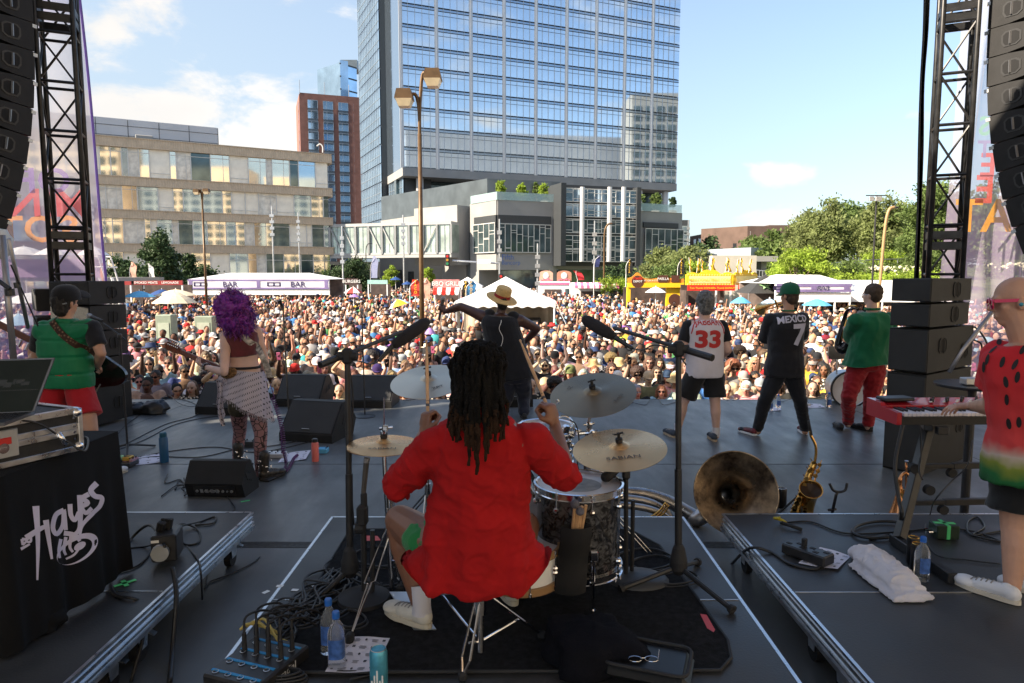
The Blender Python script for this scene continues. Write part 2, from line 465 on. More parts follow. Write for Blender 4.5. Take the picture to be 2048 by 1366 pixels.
#podium building under the tower (conference hall)
pd=th_('podium_building','low grey podium building with a planted roof terrace under the glass tower','building',(5,110,GZ))
def P2(u,D):p=at(u,550,D);return V((p.x,p.y,0))
def zat(v,D):return at(1024,v,D).z
def pw(name,mat,u0,D0,u1,D1,z0,z1,th=3,out=0):
 mb=MB();wbx(mb,P2(u0,D0),P2(u1,D1),z0,z1,th,out);return part(mb,name,mat,pd)
zt=zat(357,112)
pw('metal_wall',darkp,765,138,975,112,6.0,zt,6)
pw('metal_wall',darkp,975,112,1120,116,9.0,zt,6)
pw('lower_wall',pc_,768,136,938,111,GZ,zat(442,136),3,.5)
pw('wing_wall',pc_,848,113,933,107,GZ+5,zat(412,107),3,2)
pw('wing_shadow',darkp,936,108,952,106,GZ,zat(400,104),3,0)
zc=zat(400,100)
pw('corner_wall',pcg,943,106,995,100,GZ+4.2,zc,5,.2)
pw('corner_wall',pcg,995,100,1112,103.5,GZ+4.2,zc,5,.2)
pw('corner_pier',pcg,943,106,960,104,GZ,GZ+4.2,4,.2)
pw('corner_pier',pcg,1098,103,1112,103.5,GZ,GZ+4.2,4,.2)
pw('street_glazing',gD_,965,105,1112,105,GZ,GZ+4.2,2,-1.5)
pw('recess',dkf,952,104.8,995,99.9,zat(455,100),zat(430,100),.5,.32)
pw('recess',dkf,995,99.9,1100,103,zat(455,100),zat(430,100),.5,.32)
def mondrian(w,h,seed,vs):
 rnd=random.Random(seed)
 def fn(mb):
  mb.mat(0).box((0,0,0),(w,.1,h));mb.mat(1)
  xs=[-w/2+w*k/vs for k in Rg(vs+1)]
  for x in xs:mb.box((x,-.09,0),(.1,.1,h))
  mb.box((0,-.09,h/2-.05),(w,.1,.12));mb.box((0,-.09,-h/2+.05),(w,.1,.12))
  for k in Rg(vs):
   for q in Rg(2):mb.box(((xs[k]+xs[k+1])/2,-.08,rnd.uniform(-h*.4,h*.4)),(w/vs,.08,.08))
 return cmh('window',[gD_,mullw],fn)
def wno(u0,D0,u1,D1,z0,z1,vs,seed,out=.45,glass=Nn):
 A=P2(u0,D0);B=P2(u1,D1);me=mondrian((B-A).length,z1-z0,seed,vs)
 if glass:me.materials[0]=glass
 d=(B-A).normalized();n=V((d.y,-d.x,0));c=(A+B)/2+n*out;c.z=(z0+z1)/2
 o=bpy.data.objects.new('window',me);COL.objects.link(o);o.parent=pd;o.location=c-ORG[pd.name];o.rotation_euler=(0,0,atan2(d.y,d.x));return o
wno(953,105,996,100,zat(505,100),zat(445,100),4,1)
wno(996,100,1098,103.2,zat(505,100),zat(447,100),9,2)
wno(855,112,875,110.5,zat(515,110),zat(450,110),2,3,2.6)
wno(880,110.5,918,108.3,zat(505,110),zat(452,110),5,8,2.6)
pw('atrium_frame',dkf,1112,103,1268,107,zat(532,103),zat(370,103),6,.8)
pw('atrium_fin',dkf,1112,102,1122,102.3,zat(532,103),zat(368,102),4,1.6)
pw('atrium_fin',dkf,1262,106,1270,106.2,zat(532,103),zat(372,103),4,1.6)
for z0_,z1_,k in((524,500,0),(499,472,1),(468,440,2),(436,410,3),(407,380,4)):
 wno(1123,102.6,1262,106.2,zat(z0_,104),zat(z1_,104),10,20+k,1.3,gS_ if k>2 else Nn)
mb=MB()
for u in(1160,1213,1240):p=P2(u,104);mb.cyl((p.x,p.y-2.3,zat(524,104)),(p.x,p.y-2.3,zat(378,104)),.35)
part(mb,'atrium_column',gyp,pd)
pw('east_wall',pcg,1270,108,1360,112,GZ+4.2,zat(424,110),5,.2)
pw('east_pier',pcg,1270,108,1280,108.4,GZ,GZ+4.2,4,.2)
pw('street_glazing',gD_,1122,106,1360,113,GZ,GZ+4.3,2,-1.2)
pw('street_band',pcg,1112,104,1270,107.5,GZ+4.3,zat(532,103),3,0)
pw('recess',dkf,1283,108.4,1352,111.4,zat(456,110),zat(446,110),.5,.32)
wno(1285,108.5,1360,111.8,zat(528,110),zat(458,110),6,41,.5)
mb=MB().slab([P2(940,107)+Zv(zc-.1),P2(995,101)+Zv(zc-.1),P2(1112,104)+Zv(zc-.1),P2(1112,125)+Zv(zc-.1),P2(950,125)+Zv(zc-.1)],.08)
part(mb,'terrace_floor',pcg,pd)
railg=M('rail_glass',(.45,.62,.62),.05,0,trans=.0,alpha=.45,spec=.8)
for(a,b_,c,d_)in((943,105.5,995,99.7),(995,99.7,1112,103.2)):
 mb=MB();wbx(mb,P2(a,b_),P2(c,d_),zc,zc+1.15,.06,.1);part(mb,'glass_rail',railg,pd)
mb=MB();wbx(mb,P2(1268,107.5),P2(1360,111.5),zat(424,110),zat(424,110)+1.2,.06,.1);part(mb,'glass_rail',railg,pd)
mb=MB();wbx(mb,TA-tn*6,TB-tn*6,9,22.4,2,0);wbx(mb,P2(975,120),P2(1112,124),zt-4,zt+.2,2,0);part(mb,'set_back_glazing',gD_,pd)
for t_ in(.06,.3,.52,.7,.86,.97):
 mb=MB();p=TA.lerp(TB,t_)-tn*1.6;mb.cyl((p.x,p.y,8),(p.x,p.y,22.4),.8);part(mb,'column',gyp,pd)
sgm=M('sign_blue',(.05,.12,.35),.5)
mb=MB();A=P2(1003,99.9);B=P2(1060,101.5);d=(B-A).normalized()
tmb(mb,'Fifth',A+V((0,-.35,zat(519,100))),d,(0,0,1),.75,.05,'LEFT');tmb(mb,'Bancorp',A+V((0,-.35,zat(527,100)-.15)),d,(0,0,1),.6,.05,'LEFT')
part(mb,'sign_lettering',sgm,pd)
#left office block with stone bands
lb=th_('stone_banded_block','four storey glass office block with tan stone bands','building',(-45,100,GZ))
def lbP(u):
 a=P2(660,110);b=P2(170,94);return a,b
LR,LL=lbP(0);dL=(LL-LR).normalized();LL2=LR+dL*62;nL=V((-dL.y,dL.x,0));
if nL.y>0:nL=-nL
bands=[(20.7,1.25),(15.4,1.15),(10.85,1.1),(6.2,1.1)]
mb=MB();A,B=LL2,LR
wbx(mb,A,B,GZ,21.0,16,-.35);part(mb,'core',mulld,lb)
for z,h in bands:
 mb=MB();wbx(mb,A+(A-B).normalized()*.5,B+(B-A).normalized()*.55,z-h,z,1.1,.55);wbx(mb,A,B+(B-A).normalized()*.6,z,z+.12,1.2,.65)
 part(mb,'stone_band',tanst,lb)
rnd=random.Random(5)
floors=[(GZ,5.1),(6.2,9.75),(10.85,14.25),(15.4,19.45)]
def lcell(kind,w,h):
 gm={0:glassB,1:frit,2:curtain,3:gD_,4:gS_}[kind]
 def fn(mb):
  mb.mat(0).box((0,0,0),(w,.1,h));mb.mat(1)
  mb.box((-w/2,-.1,0),(.12,.18,h));mb.box((0,-.08,h*.36 if kind!=1 else-h*.3),(w,.08,.07))
  if kind in(0,2)and w>1.6:mb.box((w*.16,-.08,0),(.06,.08,h))
 return cmh('window',[gm,mullw],fn)
cache={};cnt=0;ux=(B-A).normalized();rz_=atan2(ux.y,ux.x);rest={}
cells=[]
for(z0,z1)in floors:
 x=(B-A).length
 while x>1:
  w=rnd.choice((.8,1.3,1.9,2.6,2.6));w=min(w,x);x-=w
  cells.append((x+w/2,w,z0,z1,rnd.choices((0,1,2,3,4),(.36,.2,.2,.09,.15))[0]))
cells.sort(key=lambda c:-c[0])
for(xc,w,z0,z1,k)in cells:
 key=(k,round(w,1),round(z1-z0,2))
 if key not in cache:cache[key]=lcell(k,w,z1-z0)
 p=A+ux*xc;p.z=(z0+z1)/2
 if cnt<100:
  o=bpy.data.objects.new('window',cache[key]);COL.objects.link(o);o.parent=lb;o.location=p-ORG[lb.name];o.rotation_euler=(0,0,rz_);cnt+=1
 else:rest.setdefault(str(key),(cache[key],[]))[1].append(Matrix.Translation(p-ORG[lb.name])@Matrix.Rotation(rz_,4,'Z'))
rtp(lb,[rest],'far_windows')
R2=LR-nL*14
for z,h in bands:
 mb=MB();wbx(mb,LR+V((.1,.6,0)),R2,z-h,z,.5,.5);part(mb,'stone_band',tanst,lb)
mb=MB();pa=P2(452,104);pb=pa+dL*32
wbx(mb,pb-nL*3,pa-nL*3,20,zat(257,107),8,0);ph_=part(mb,'penthouse',gyp,lb)
mb=MB();q0=pb-nL*2.97;q1=pa-nL*2.97
for k in Rg(0,9):p=q0.lerp(q1,k/8);mb.box((p.x,p.y,22.0),(.06,.06,4.2))
for z in(21.8,23.2):wbx(mb,q0,q1,z,z+.05,.05,.03)
part(mb,'panel_joint',mulld,ph_)
mb=MB();p=P2(303,100)-nL*2;mb.box((p.x,p.y,21.6),(2.3,1.4,.9),rotm(0,0,rz_),.1);part(mb,'roof_unit',pc_,lb)
mb=MB();p=P2(655,108)-nL;mb.tube(spn([(p.x,p.y,20.9),(p.x,p.y,21.8),(p.x-.4,p.y,22.2),(p.x-.9,p.y,21.9)]),.1);part(mb,'vent_pipe',mullw,lb)
fb=th_('far_left_block','pale green and tan block seen through the left banner','building',(-75,110,GZ))
mb=MB();p=P2(20,108);mb.box((p.x-6,108,10),(30,14,23));part(mb,'wall',M('pale_wall',(.42,.46,.40),.8),fb)
for k in Rg(4):
 mb=MB().box((p.x-6,100.9,3+k*4.7),(26,.2,1.8));part(mb,'window',glassB,fb)
#red brick tower
bt=th_('brick_tower','tall red brick apartment tower left of the glass tower','building',(-60,232,GZ))
BA=P2(610,225);BB=P2(720,232);bz=zat(190,228)
mb=MB();wbx(mb,BA,BB+V((4,0,0)),GZ,bz,24,0);part(mb,'wall',brick,bt)
def bcell(w,h):
 def fn(mb):
  mb.mat(0).box((0,-.02,0),(w,.1,h));mb.mat(1)
  for x in(-w/2,w/2,-w*.15):mb.box((x,-.08,0),(.12,.1,h))
  mb.box((0,-.08,h/2),(w,.1,.12));mb.mat(2).box((0,-.02,-h/2-.7),(w,.14,1.3))
 return cmh('window',[gS_,mull,darkp],fn)
bm_=bcell(3.1,2.5)
r=pwl(bt,BA+V((1.6,-.1,0)),BB+V((3,0,0)),6,bz-1.8,4,16,lambda i,j,w,h:bm_)
bs_=bcell(2.2,2.4);BL=P2(603,243)
mb=MB();wbx(mb,BL,BA,GZ,bz-.4,2,.2);part(mb,'side_wall',M('red_brick_sunlit',(.26,.12,.095),.9,var=.15),bt)  # same brick as the front; sunlight on this flank put into a lighter colour
r2=pwl(bt,BL+V((1,0,0)),BA+V((-.5,-.2,0)),6,bz-1.8,2,16,lambda i,j,w,h:bs_)
rtp(bt,[r,r2])
mb=MB();wbx(mb,BA,BB,bz,bz+.9,.1,.1)
for k in Rg(3):p=BA.lerp(BB,k/2.3);mb.cyl((p.x,p.y,bz),(p.x,p.y,bz+4),.12,seg=5)
mb2=MB();mb2.v=mb.v[8:];mb2.f=[tuple(i-8 for i in f)for f in mb.f[6:]];mb2.m=[0]*len(mb2.f)
part(mb2,'roof_mast',mull,bt)
gt=th_('rear_glass_tower','slim pale glass tower rising behind the brick tower','building',(-58,275,GZ))
A=P2(672,275);B=P2(690,262);C=P2(722,268)
mb=MB();wbx(mb,A,B,40,zat(130,268),3,0);wbx(mb,B,C,40,zat(135,268),14,0);part(mb,'glazing',gS_,gt)
mb=MB()
for k in Rg(4):wbx(mb,B,C,66+k*4.6,66.5+k*4.6,.2,.15);wbx(mb,A,B,66+k*4.6,66.5+k*4.6,.2,.15)
part(mb,'floor_band',mulld,gt)
mb=MB();wbx(mb,P2(690,268),C,zat(135,268),zat(118,268),8,-1);part(mb,'roof_plant',darkp,gt)
#skyway bridge
sk=th_('skyway_bridge','white steel and glass footbridge between the office block and the podium','footbridge',(-25,108,5))
SA_=P2(662,110);SB_=P2(903,103);z0,z1=zat(508,107),zat(452,107)
mb=MB();wbx(mb,SA_,SB_,z0,z1,3.6,-.2);part(mb,'glazing',M('skyway_glass',(.46,.54,.48),.08,.35,var=.35,vs=.5,bump=.05,bs=.8),sk)
wp=M('white_steel',(.36,.37,.37),.45,var=.06)
mb=MB();wbx(mb,SA_,SB_,z1,z1+.45,4,0);part(mb,'roof',wp,sk)
mb=MB();wbx(mb,SA_,SB_,z0-.6,z0+.15,4,0);wbx(mb,SA_,SB_,z0-.15,z0-.05,4,.05);part(mb,'deck',wp,sk)
n=9;dS=(SB_-SA_);nS=V((dS.y,-dS.x,0)).normalized()
for k in Rg(n+1):
 p=SA_+dS*(k/n)+nS*.05;mb=MB().bar((p.x,p.y,z0),(p.x,p.y,z1),.28);part(mb,'post',wp,sk)
for k in(0,1,3,4,7):
 p=SA_+dS*(k/n)+nS*.0;q=SA_+dS*((k+1)/n)+nS*.0;mb=MB().bar((p.x,p.y,z1 if k<5 else z0),(q.x,q.y,z0 if k<5 else z1),.15);part(mb,'brace',wp,sk)
mb=MB()
for k in Rg(n*3):p=SA_+dS*((k+.5)/(n*3))-nS*.12;mb.bar((p.x,p.y,z0),(p.x,p.y,z1),.06)
part(mb,'mullions',mull,sk)
ub=th_('street_level_block','pale low block with dark openings under the footbridge','building',(-22,122,GZ))
mb=MB();wbx(mb,P2(760,122),P2(905,116),GZ,6.5,6,0);part(mb,'wall',pc_,ub)
for u0,u1,v0 in((775,803,540),(812,826,543),(862,905,535),(665,720,530)):
 mb=MB();wbx(mb,P2(u0,121),P2(u1,119),GZ,zat(v0,120),.6,.4);part(mb,'opening',dkf,ub)
mb=MB();wbx(mb,P2(600,135),P2(765,135),GZ,4.5,3,0);part(mb,'rear_wall',dkf,ub)
#right-hand flats on the hill
fl=th_('brick_flats','long brown brick apartment block with balconies right of the podium','building',(45,150,0))
A=P2(1378,190);B=P2(1492,150);C=P2(1570,160);zf=zat(452,150)
brown=M('brown_brick',(.12,.08,.065),.9,var=.15,vs=.5);cream=M('cream_cladding',(.40,.32,.23),.8,var=.1)
mb=MB();wbx(mb,A,B,-2,zf,10,0);wbx(mb,B,C,-2,zf,12,0);part(mb,'wall',brown,fl)
mb=MB();wbx(mb,P2(1415,176),P2(1485,152),-2,zf-4.5,.6,.5);part(mb,'cream_wall',cream,fl)
mb=MB();p=P2(1550,175);mb.box((p.x,p.y,7.2),(7,8,14));part(mb,'stair_tower',brown,fl)
fw=cmh('window',[gS_,mullw],lambda mb:(mb.mat(0).box((0,0,0),(1.7,.2,1.7)),mb.mat(1).box((0,-.1,0),(.1,.12,1.7)),mb.box((-.85,-.1,0),(.1,.12,1.9)),mb.box((.85,-.1,0),(.1,.12,1.9))))
pwl(fl,A+(B-A)*.1+V((-.6,-.6,0)),B+V((-.6,-.6,0)),zf-12,zf-.6,9,4,lambda i,j,w,h:fw if(i*7+j*3)%5 else Nn)
pwl(fl,B+V((0,-.3,0)),C+V((0,-.3,0)),zf-12,zf-.6,5,4,lambda i,j,w,h:fw)
for k,t_ in enumerate((.35,.55,.78,.9)):
 for j in Rg(2):
  p=A.lerp(B,t_);mb=MB().box((p.x-.9,p.y-1.2,zf-4.6-j*3.4),(2.6,1.6,.15));mb.box((p.x-.9,p.y-1.95,zf-4.1-j*3.4),(2.6,.06,.9));part(mb,'balcony',dkf,fl)
dk=th_('dark_brick_block','small dark block at the right end of the podium','building',(32,125,0))
mb=MB();wbx(mb,P2(1358,128),P2(1376,128),GZ,zat(440,128),8,0);part(mb,'wall',dkf,dk)
for j in Rg(3):mb=MB();wbx(mb,P2(1362,128),P2(1372,128),zat(452+j*16,128)-1.2,zat(452+j*16,128),.3,.15);part(mb,'window',gS_,dk)
lo=th_('low_grey_block','low blue-grey block with square windows below the brick apartments','building',(40,100,0))
mb=MB();wbx(mb,P2(1362,118),P2(1500,104),GZ,zat(497,108),8,0);part(mb,'wall',M('blue_grey_wall',(.30,.34,.38),.8,var=.05),lo)
for u in(1418,1434,1450,1466):mb=MB();wbx(mb,P2(u,112),P2(u+9,111),zat(516,108),zat(506,108),.4,.8);part(mb,'window',gD_,lo)
cw=th_('concrete_wall','blank pale concrete wall behind the yellow donut stand','wall',(30,62,GZ))
mb=MB();p=P2(1424,62);q=P2(1512,62);mb.box(((p.x+q.x)/2,64,(GZ+zat(511,62))/2),(q.x-p.x,4,zat(511,62)-GZ));part(mb,'wall',M('concrete',(.46,.43,.38),.85,var=.12,vs=.6,bump=.1,bs=8),cw)
mb=MB();q2=P2(1548,64);mb.box(((q.x+q2.x)/2+.2,66,zat(513,64)-.2),(q2.x-q.x+.6,3,.5));mb.box((q2.x-.6,66.5,(zat(513,64)+GZ)/2),(.5,3,zat(513,64)-GZ-.5));part(mb,'canopy',pcg,cw)
#buildings behind the stage, seen only as reflections in the glass
def rear(name,label,A,B,h,hs,mat,gl,cols,rows,z_split=Nn):
 A=V((A[0],A[1],0));B=V((B[0],B[1],0));c=(A+B)/2;r=th_(name,label,'building',(c.x,c.y,GZ));L2=(B-A).length;d=(B-A).normalized();n=V((d.y,-d.x,0))
 mb=MB();wbx(mb,A,B,GZ,h,hs,0);part(mb,'wall',mat,r)
 zt=z_split or h-3
 mb=MB()
 for j in Rg(rows):
  for k in Rg(cols):
   p=A+d*(L2*(k+.5)/cols)+n*.1;mb.box((p.x,p.y,6+(zt-8)*(j+.5)/rows),(L2/cols*.66,.3,(zt-8)/rows*.6),rotm(0,0,atan2(d.y,d.x)))
 part(mb,'window_grid',gl,r)['kind']='stuff'
 return r
rear('concrete_slab_block','wide grey slab building mirrored in the glass tower',(196,52),(96,-17),73,26,gyp,gD_,16,6,50)
rear('white_grid_tower','white grid tower mirrored at the right end of the glass tower',(188,108),(154,76),84,26,pc_,gD_,9,18)
rear('beige_stone_tower','beige tower mirrored in the stone banded block',(62,26),(42,2),34,16,beige,gD_,9,9)
rear('beige_corner_tower','second beige tower mirrored in the stone banded block',(38,-2),(18,-28),37,16,beige,gD_,9,10)
rear('tan_brick_tower','tan tower mirrored in the left half of the stone banded block',(14,-34),(-4,-60),50,16,beige,gD_,9,9)
#right hillside
hlm=M('hill_grass',(.10,.13,.045),.95,var=.45,vs=.8,bump=.6,bs=12)
N,L,b=nof(hlm)
def hill_z(x,y):
 t=max(0,min(1,(y-40)/45.0));s_=max(0,min(1,(x-(y-30)*.42-3)/9.0))
 return GZ+(t*t*(3-2*t))*4.6*s_*s_*(3-2*s_)+.15*noise.noise(V((x*.2,y*.2,0)))
mb=MB().grid(lambda a,c:V((5+a*110,33+c*100,hill_z(5+a*110,33+c*100)-.02)),60,50)
o=struct(mb,'hillside',hlm,True)
ORD=['first','second','third','fourth','fifth','sixth','seventh','eighth','ninth','tenth','eleventh','twelfth']
#trees and plants
def lfm(name,col,tr=.35):
 m=M(name,col,.6,var=.5,vs=1.1,spec=.25);N,L,b=nof(m)
 out=[n for n in N if n.type=='OUTPUT_MATERIAL'][0];t=N.new('ShaderNodeBsdfTranslucent');x=N.new('ShaderNodeMixShader');siv(x,0,tr)
 L.new(b.inputs['Base Color'].links[0].from_socket,t.inputs[0]);lnk(L,b,0,x,1);lnk(L,t,0,x,2);lnk(L,x,0,out,0);return m
lg_=lfm('leaf_green',(.14,.20,.06),.45);leaf_y=lfm('leaf_yellow_green',(.27,.37,.05),.45);leaf_d=lfm('leaf_dark',(.05,.085,.035),.2);leaf_o=lfm('leaf_olive',(.22,.26,.10),.5)
bark=M('bark',(.16,.12,.09),.9,var=.3,vs=8);barkp=M('birch_bark',(.45,.36,.28),.85,var=.3,vs=5)
def lnp(rs,clumps,n,size,sd,droop=.0):
 c=rs.integers(0,len(clumps),n);C=clumps[c]
 P=C[:,:3]+rs.normal(0,1,(n,3))*C[:,3:4]*np.array([sd,sd,sd*.8])
 if droop:P[:,2]-=np.abs(rs.normal(0,droop,n))
 a=rs.normal(0,1,(n,3));a/=np.linalg.norm(a,axis=1)[:,Nn]
 b=rs.normal(0,1,(n,3));b-=a*(a*b).sum(1)[:,Nn];b/=np.linalg.norm(b,axis=1)[:,Nn]
 s=size*rs.uniform(.6,1.3,n)[:,Nn]
 v=np.stack([P-a*s,P+b*s*.5,P+a*s,P-b*s*.5],1).reshape(-1,3)
 f=np.arange(n*4).reshape(n,4);return v,f
def np_mesh(v,f,name):
 me=bpy.data.meshes.new(name);me.vertices.add(len(v));me.vertices.foreach_set('co',np.asarray(v,dtype=np.float32).ravel())
 k=f.shape[1];me.loops.add(f.size);me.loops.foreach_set('vertex_index',f.ravel().astype(np.int32));me.polygons.add(len(f))
 me.polygons.foreach_set('loop_start',np.arange(0,f.size,k,dtype=np.int32));me.update(calc_edges=True);return me
def tree(label,x,y,z,h,rx,rz,n,leaf,size=.12,seed=1,stems=1,brk=Nn,group=Nn,base=.35,name='tree',lean=0,droop=0,nc=Nn,cat='tree'):
 rs=np.random.default_rng(seed);rnd=random.Random(seed)
 t=th_(name,label,cat,(x,y,z),group);cz=z+h-rz
 nc=nc or int(26+n/300);cl=[]
 mb=MB()
 for k in Rg(nc):
  th=rnd.uniform(0,2*pi);ph=math.acos(rnd.uniform(-.85,1));r=rnd.uniform(.45,1.0)
  p=V((x+lean+rx*r*sin(ph)*cos(th),y+rx*r*sin(ph)*sin(th),cz+rz*r*cos(ph)))
  cl.append((p.x,p.y,p.z,rnd.uniform(.16,.34)*min(rx,rz)))
 for s_ in Rg(stems):
  bx=x+(rnd.uniform(-.5,.5)if stems>1 else 0);tx=x+lean+(rnd.uniform(-.7,.7)*rx*.7 if stems>1 else 0)
  path=[(bx,y,z-.3),(bx+(tx-bx)*.3+rnd.uniform(-.1,.1),y,z+h*base*.6),(bx+(tx-bx)*.7,y,z+h*.6),(tx,y,cz+rz*.3)]
  r0=.022*h/sqrt(stems)+.02
  sp=spn(path,4);mb.tube(sp,[r0*(1-.8*i/(len(sp)-1))for i in Rg(len(sp))],6)
 for k in Rg(min(len(cl),16)):
  a=V((x+lean*.5,y,z+h*base+rnd.uniform(0,h*.25)));c=V(cl[k][:3]);mb.tube([a,a.lerp(c,.5)+Zv(.15*rx),c],[.008*h,.006*h,.002*h],4)
 part(mb,'trunk',brk or bark,t)
 v,f=lnp(rs,np.array(cl),int(n*1.3),size,.62,droop);v-=np.array([x,y,z])
 me=np_mesh(v,f,'crown');me.materials.append(leaf);o=bpy.data.objects.new('crown',me);COL.objects.link(o);o.parent=t
 return t
G='birch trees on the right hillside'
for i,(u,D,vt,rx_,n,lf)in enumerate(((1604,66,425,1.7,8000,leaf_o),(1648,62,396,2.1,12000,leaf_o),(1700,70,388,2.5,13000,lg_),(1757,60,382,2.2,13000,leaf_o),(1812,66,420,1.9,9000,lg_))):
 p=at(u,550,D);zb=hill_z(p.x,D)
 tree(('leftmost loose birch on the hillside above the white tents','multi stemmed birch left of the tall tan lamp post','tallest dense birch behind the floodlight pole','birch with drooping olive twigs behind the tan lamp post','low green birch against the right truss')[i],p.x,D,zb,zat(vt,D)-zb,rx_,(zat(vt,D)-zb)*.42,n,lf,.17,10+i,3,barkp,G,droop=.5)
p=at(1850,550,48);tree('tall airy tree right of the hanging black cable',p.x+.3,48,hill_z(p.x,48),zat(345,48)-hill_z(p.x,48),1.9,4.2,12000,lg_,.13,31,2,barkp,droop=.3)
for i,(u,D,vt,rx_,n)in enumerate(((1930,52,360,3.5,9000),(2020,48,380,3.2,9000),(2110,50,350,3.6,8000),(2230,55,350,4,8000))):
 p=at(u,550,D);zb=hill_z(p.x,D);tree(('green tree behind the right banner beside the truss','green tree behind the orange banner letters','green tree behind the right line array','green tree beyond the right edge of the stage')[i],p.x,D,zb,zat(vt,D)-zb,rx_,3.2,n,lg_,.17,40+i,1,Nn,'trees seen through the right banner')
p=at(1595,550,40);tree('bright yellow green tree in front of the concrete wall',p.x,40,GZ,zat(500,40)-GZ,1.75,1.25,9000,leaf_y,.10,50,3,barkp,nc=40)
G='dark round trees below the apartment block'
for i,(u,D,vt,rx_)in enumerate(((1405,130,474,3.2),(1508,110,470,2.8),(1545,105,468,2.6),(1475,112,498,2))):
 p=at(u,550,D);tree(('dark tree at the left end of the brick apartments','round green tree in front of the brick apartments','round tree touching the birch grove','small tree over the concrete wall')[i],p.x,D,0,zat(vt,D),rx_,zat(vt,D)*.42,6000,lg_ if i else leaf_d,.35,60+i,1,Nn,G)
G='young trees along the podium street'
for i,(u,D,vt,rx_,lf,n)in enumerate(((1320,66,492,1.9,leaf_o,7000),(1370,64,488,2.0,leaf_o,7000),(1296,70,522,1.6,leaf_d,5000),(1240,84,530,2.4,leaf_d,5000),(1345,60,530,1.8,lg_,5000),(1395,60,520,1.5,leaf_y,4000))):
 p=at(u,550,D);tree(('pale olive tree left of the yellow and black flags','pale olive tree behind the yellow and black flags','dark tree at the east wall of the podium','dark tree under the glass atrium','green shrubby tree behind the paella stand','yellow green tree beside the concrete wall')[i],p.x,D,GZ,zat(vt,D)-GZ,rx_,(zat(vt,D)-GZ)*.4,n,lf,.16,70+i,1,Nn,G)
G='trees along the stone banded block'
for i,(u,D,vt,rx_,lf,n)in enumerate(((325,72,467,1.9,leaf_d,9000),(400,80,530,2.2,leaf_d,4000),(700,95,520,3.6,leaf_d,7000),(250,76,510,2.0,leaf_d,4000),(378,78,505,1.0,leaf_d,2000))):
 p=at(u,550,D);tree(('pointed dark tree in front of the stone banded block','low dark tree right of the pointed tree','broad dark tree under the footbridge','dark tree left of the pointed tree','slim dark tree behind the left lamp post')[i],p.x,D,GZ,zat(vt,D)-GZ,rx_,(zat(vt,D)-GZ)*.44,n,lf,.19,80+i,1,Nn,G)
for i,(u,D,vt)in enumerate(((782,85,533),(855,88,533))):
 p=at(u,550,D);tree(('small light green street tree left of the brown lamp post','small light green street tree right of the brown lamp post')[i],p.x,D,GZ,zat(vt,D)-GZ,.8,1.3,2500,leaf_y,.13,90+i,1,Nn,'small street trees')
G='potted trees on the roof terrace'
zc_=zat(400,100);potm=M('planter',(.35,.34,.32),.7)
for i,(u,D,vt,rx_,lf)in enumerate(((1002,106,360,.8,leaf_y),(1043,109,366,.8,leaf_y),(1072,114,362,.6,lg_),(1088,107,368,.9,leaf_y),(1275,114,386,.9,lg_),(1308,114,388,.8,lg_),(1342,114,392,.6,leaf_d))):
 p=at(u,550,D);zz_=zc_ if u<1200 else zat(424,110)
 t_=tree(('leftmost terrace tree','second terrace tree from the left','thin dark terrace tree between two pale ones','fourth terrace tree from the left','terrace tree just right of the atrium','middle tree of the east terrace','last terrace tree at the east corner')[i]+' above the podium',p.x,D,zz_,zat(vt,D)-zz_,rx_,(zat(vt,D)-zz_)*.33,1500,lf,.16,100+i,1,Nn,G,name='potted_tree')
 m_=MB();m_.box((p.x,D,zz_+.3),(1.1,1.1,.6));part(m_,'planter',potm,t_)
flow=M('hydrangea_flower',(.62,.60,.42),.8,var=.2,vs=9)
def shb_(name,label,cat,u0,u1,D,v0,v1,leaf,flowers=Nn,n=5000,seed=3,kindstuff=False,depth=2.0):
 rs=np.random.default_rng(seed);a=at(u0,550,D);b=at(u1,550,D);zb=zat(v1,D);zt_=zat(v0,D)
 t=th_(name,label,cat,((a.x+b.x)/2,D,zb))
 cl=np.stack([rs.uniform(a.x,b.x,40),rs.uniform(D-depth/2,D+depth/2,40),rs.uniform(zb,zt_-.15,40),np.full(40,.35)],1)
 v,f=lnp(rs,cl,n,.10,.8);v-=np.array(ORG[t.name]);me=np_mesh(v,f,'foliage');me.materials.append(leaf)
 o=bpy.data.objects.new('foliage',me);COL.objects.link(o);o.parent=t
 mb=MB()
 for k in Rg(14):c=cl[k];mb.tube([(c[0],c[1],zb-.4),(c[0]+.1,c[1],c[2])],.02,4)
 part(mb,'stem',bark,t)
 if flowers:
  mb=MB()
  for k in Rg(flowers):mb.sph((rs.uniform(a.x,b.x),rs.uniform(D-depth*.6,D+depth*.3),rs.uniform(zb+.15,zt_+.1)),rs.uniform(.07,.13),6,4)
  part(mb,'flowers',flow,t)
shb_('hydrangea_bed','long bed of creamy white hydrangeas on the slope','flower bed',1712,1822,46,537,556,lg_,230,7000,5)
shb_('hydrangea_bed','cream flowers seen dimly behind the right banner','flower bed',1985,2045,44,530,545,lg_,70,3000,6)
shb_('hedge','clipped bright hedge below the hydrangeas','hedge',1650,1790,44,556,564,leaf_y,Nn,6000,7)
shb_('hedge','clipped hedge left of the right truss','hedge',1806,1860,43,550,563,leaf_y,Nn,3000,8)
shb_('bush','rounded light bush below the birches behind the fence','bush',1740,1800,52,508,522,leaf_y,Nn,4000,9)
shb_('bush','loose green planting below the fence line','bush',1655,1720,46,528,552,lg_,Nn,6000,11)
shb_('bush','pale shrubs left of the paella stand','bush',1200,1255,62,560,575,leaf_y,Nn,4000,10)
shb_('bush','dark shrubs against the far end of the slope','bush',1830,1870,46,508,545,lg_,Nn,5000,12)
gv_=M('galvanised_steel',(.50,.52,.54),.4,.8,var=.15)
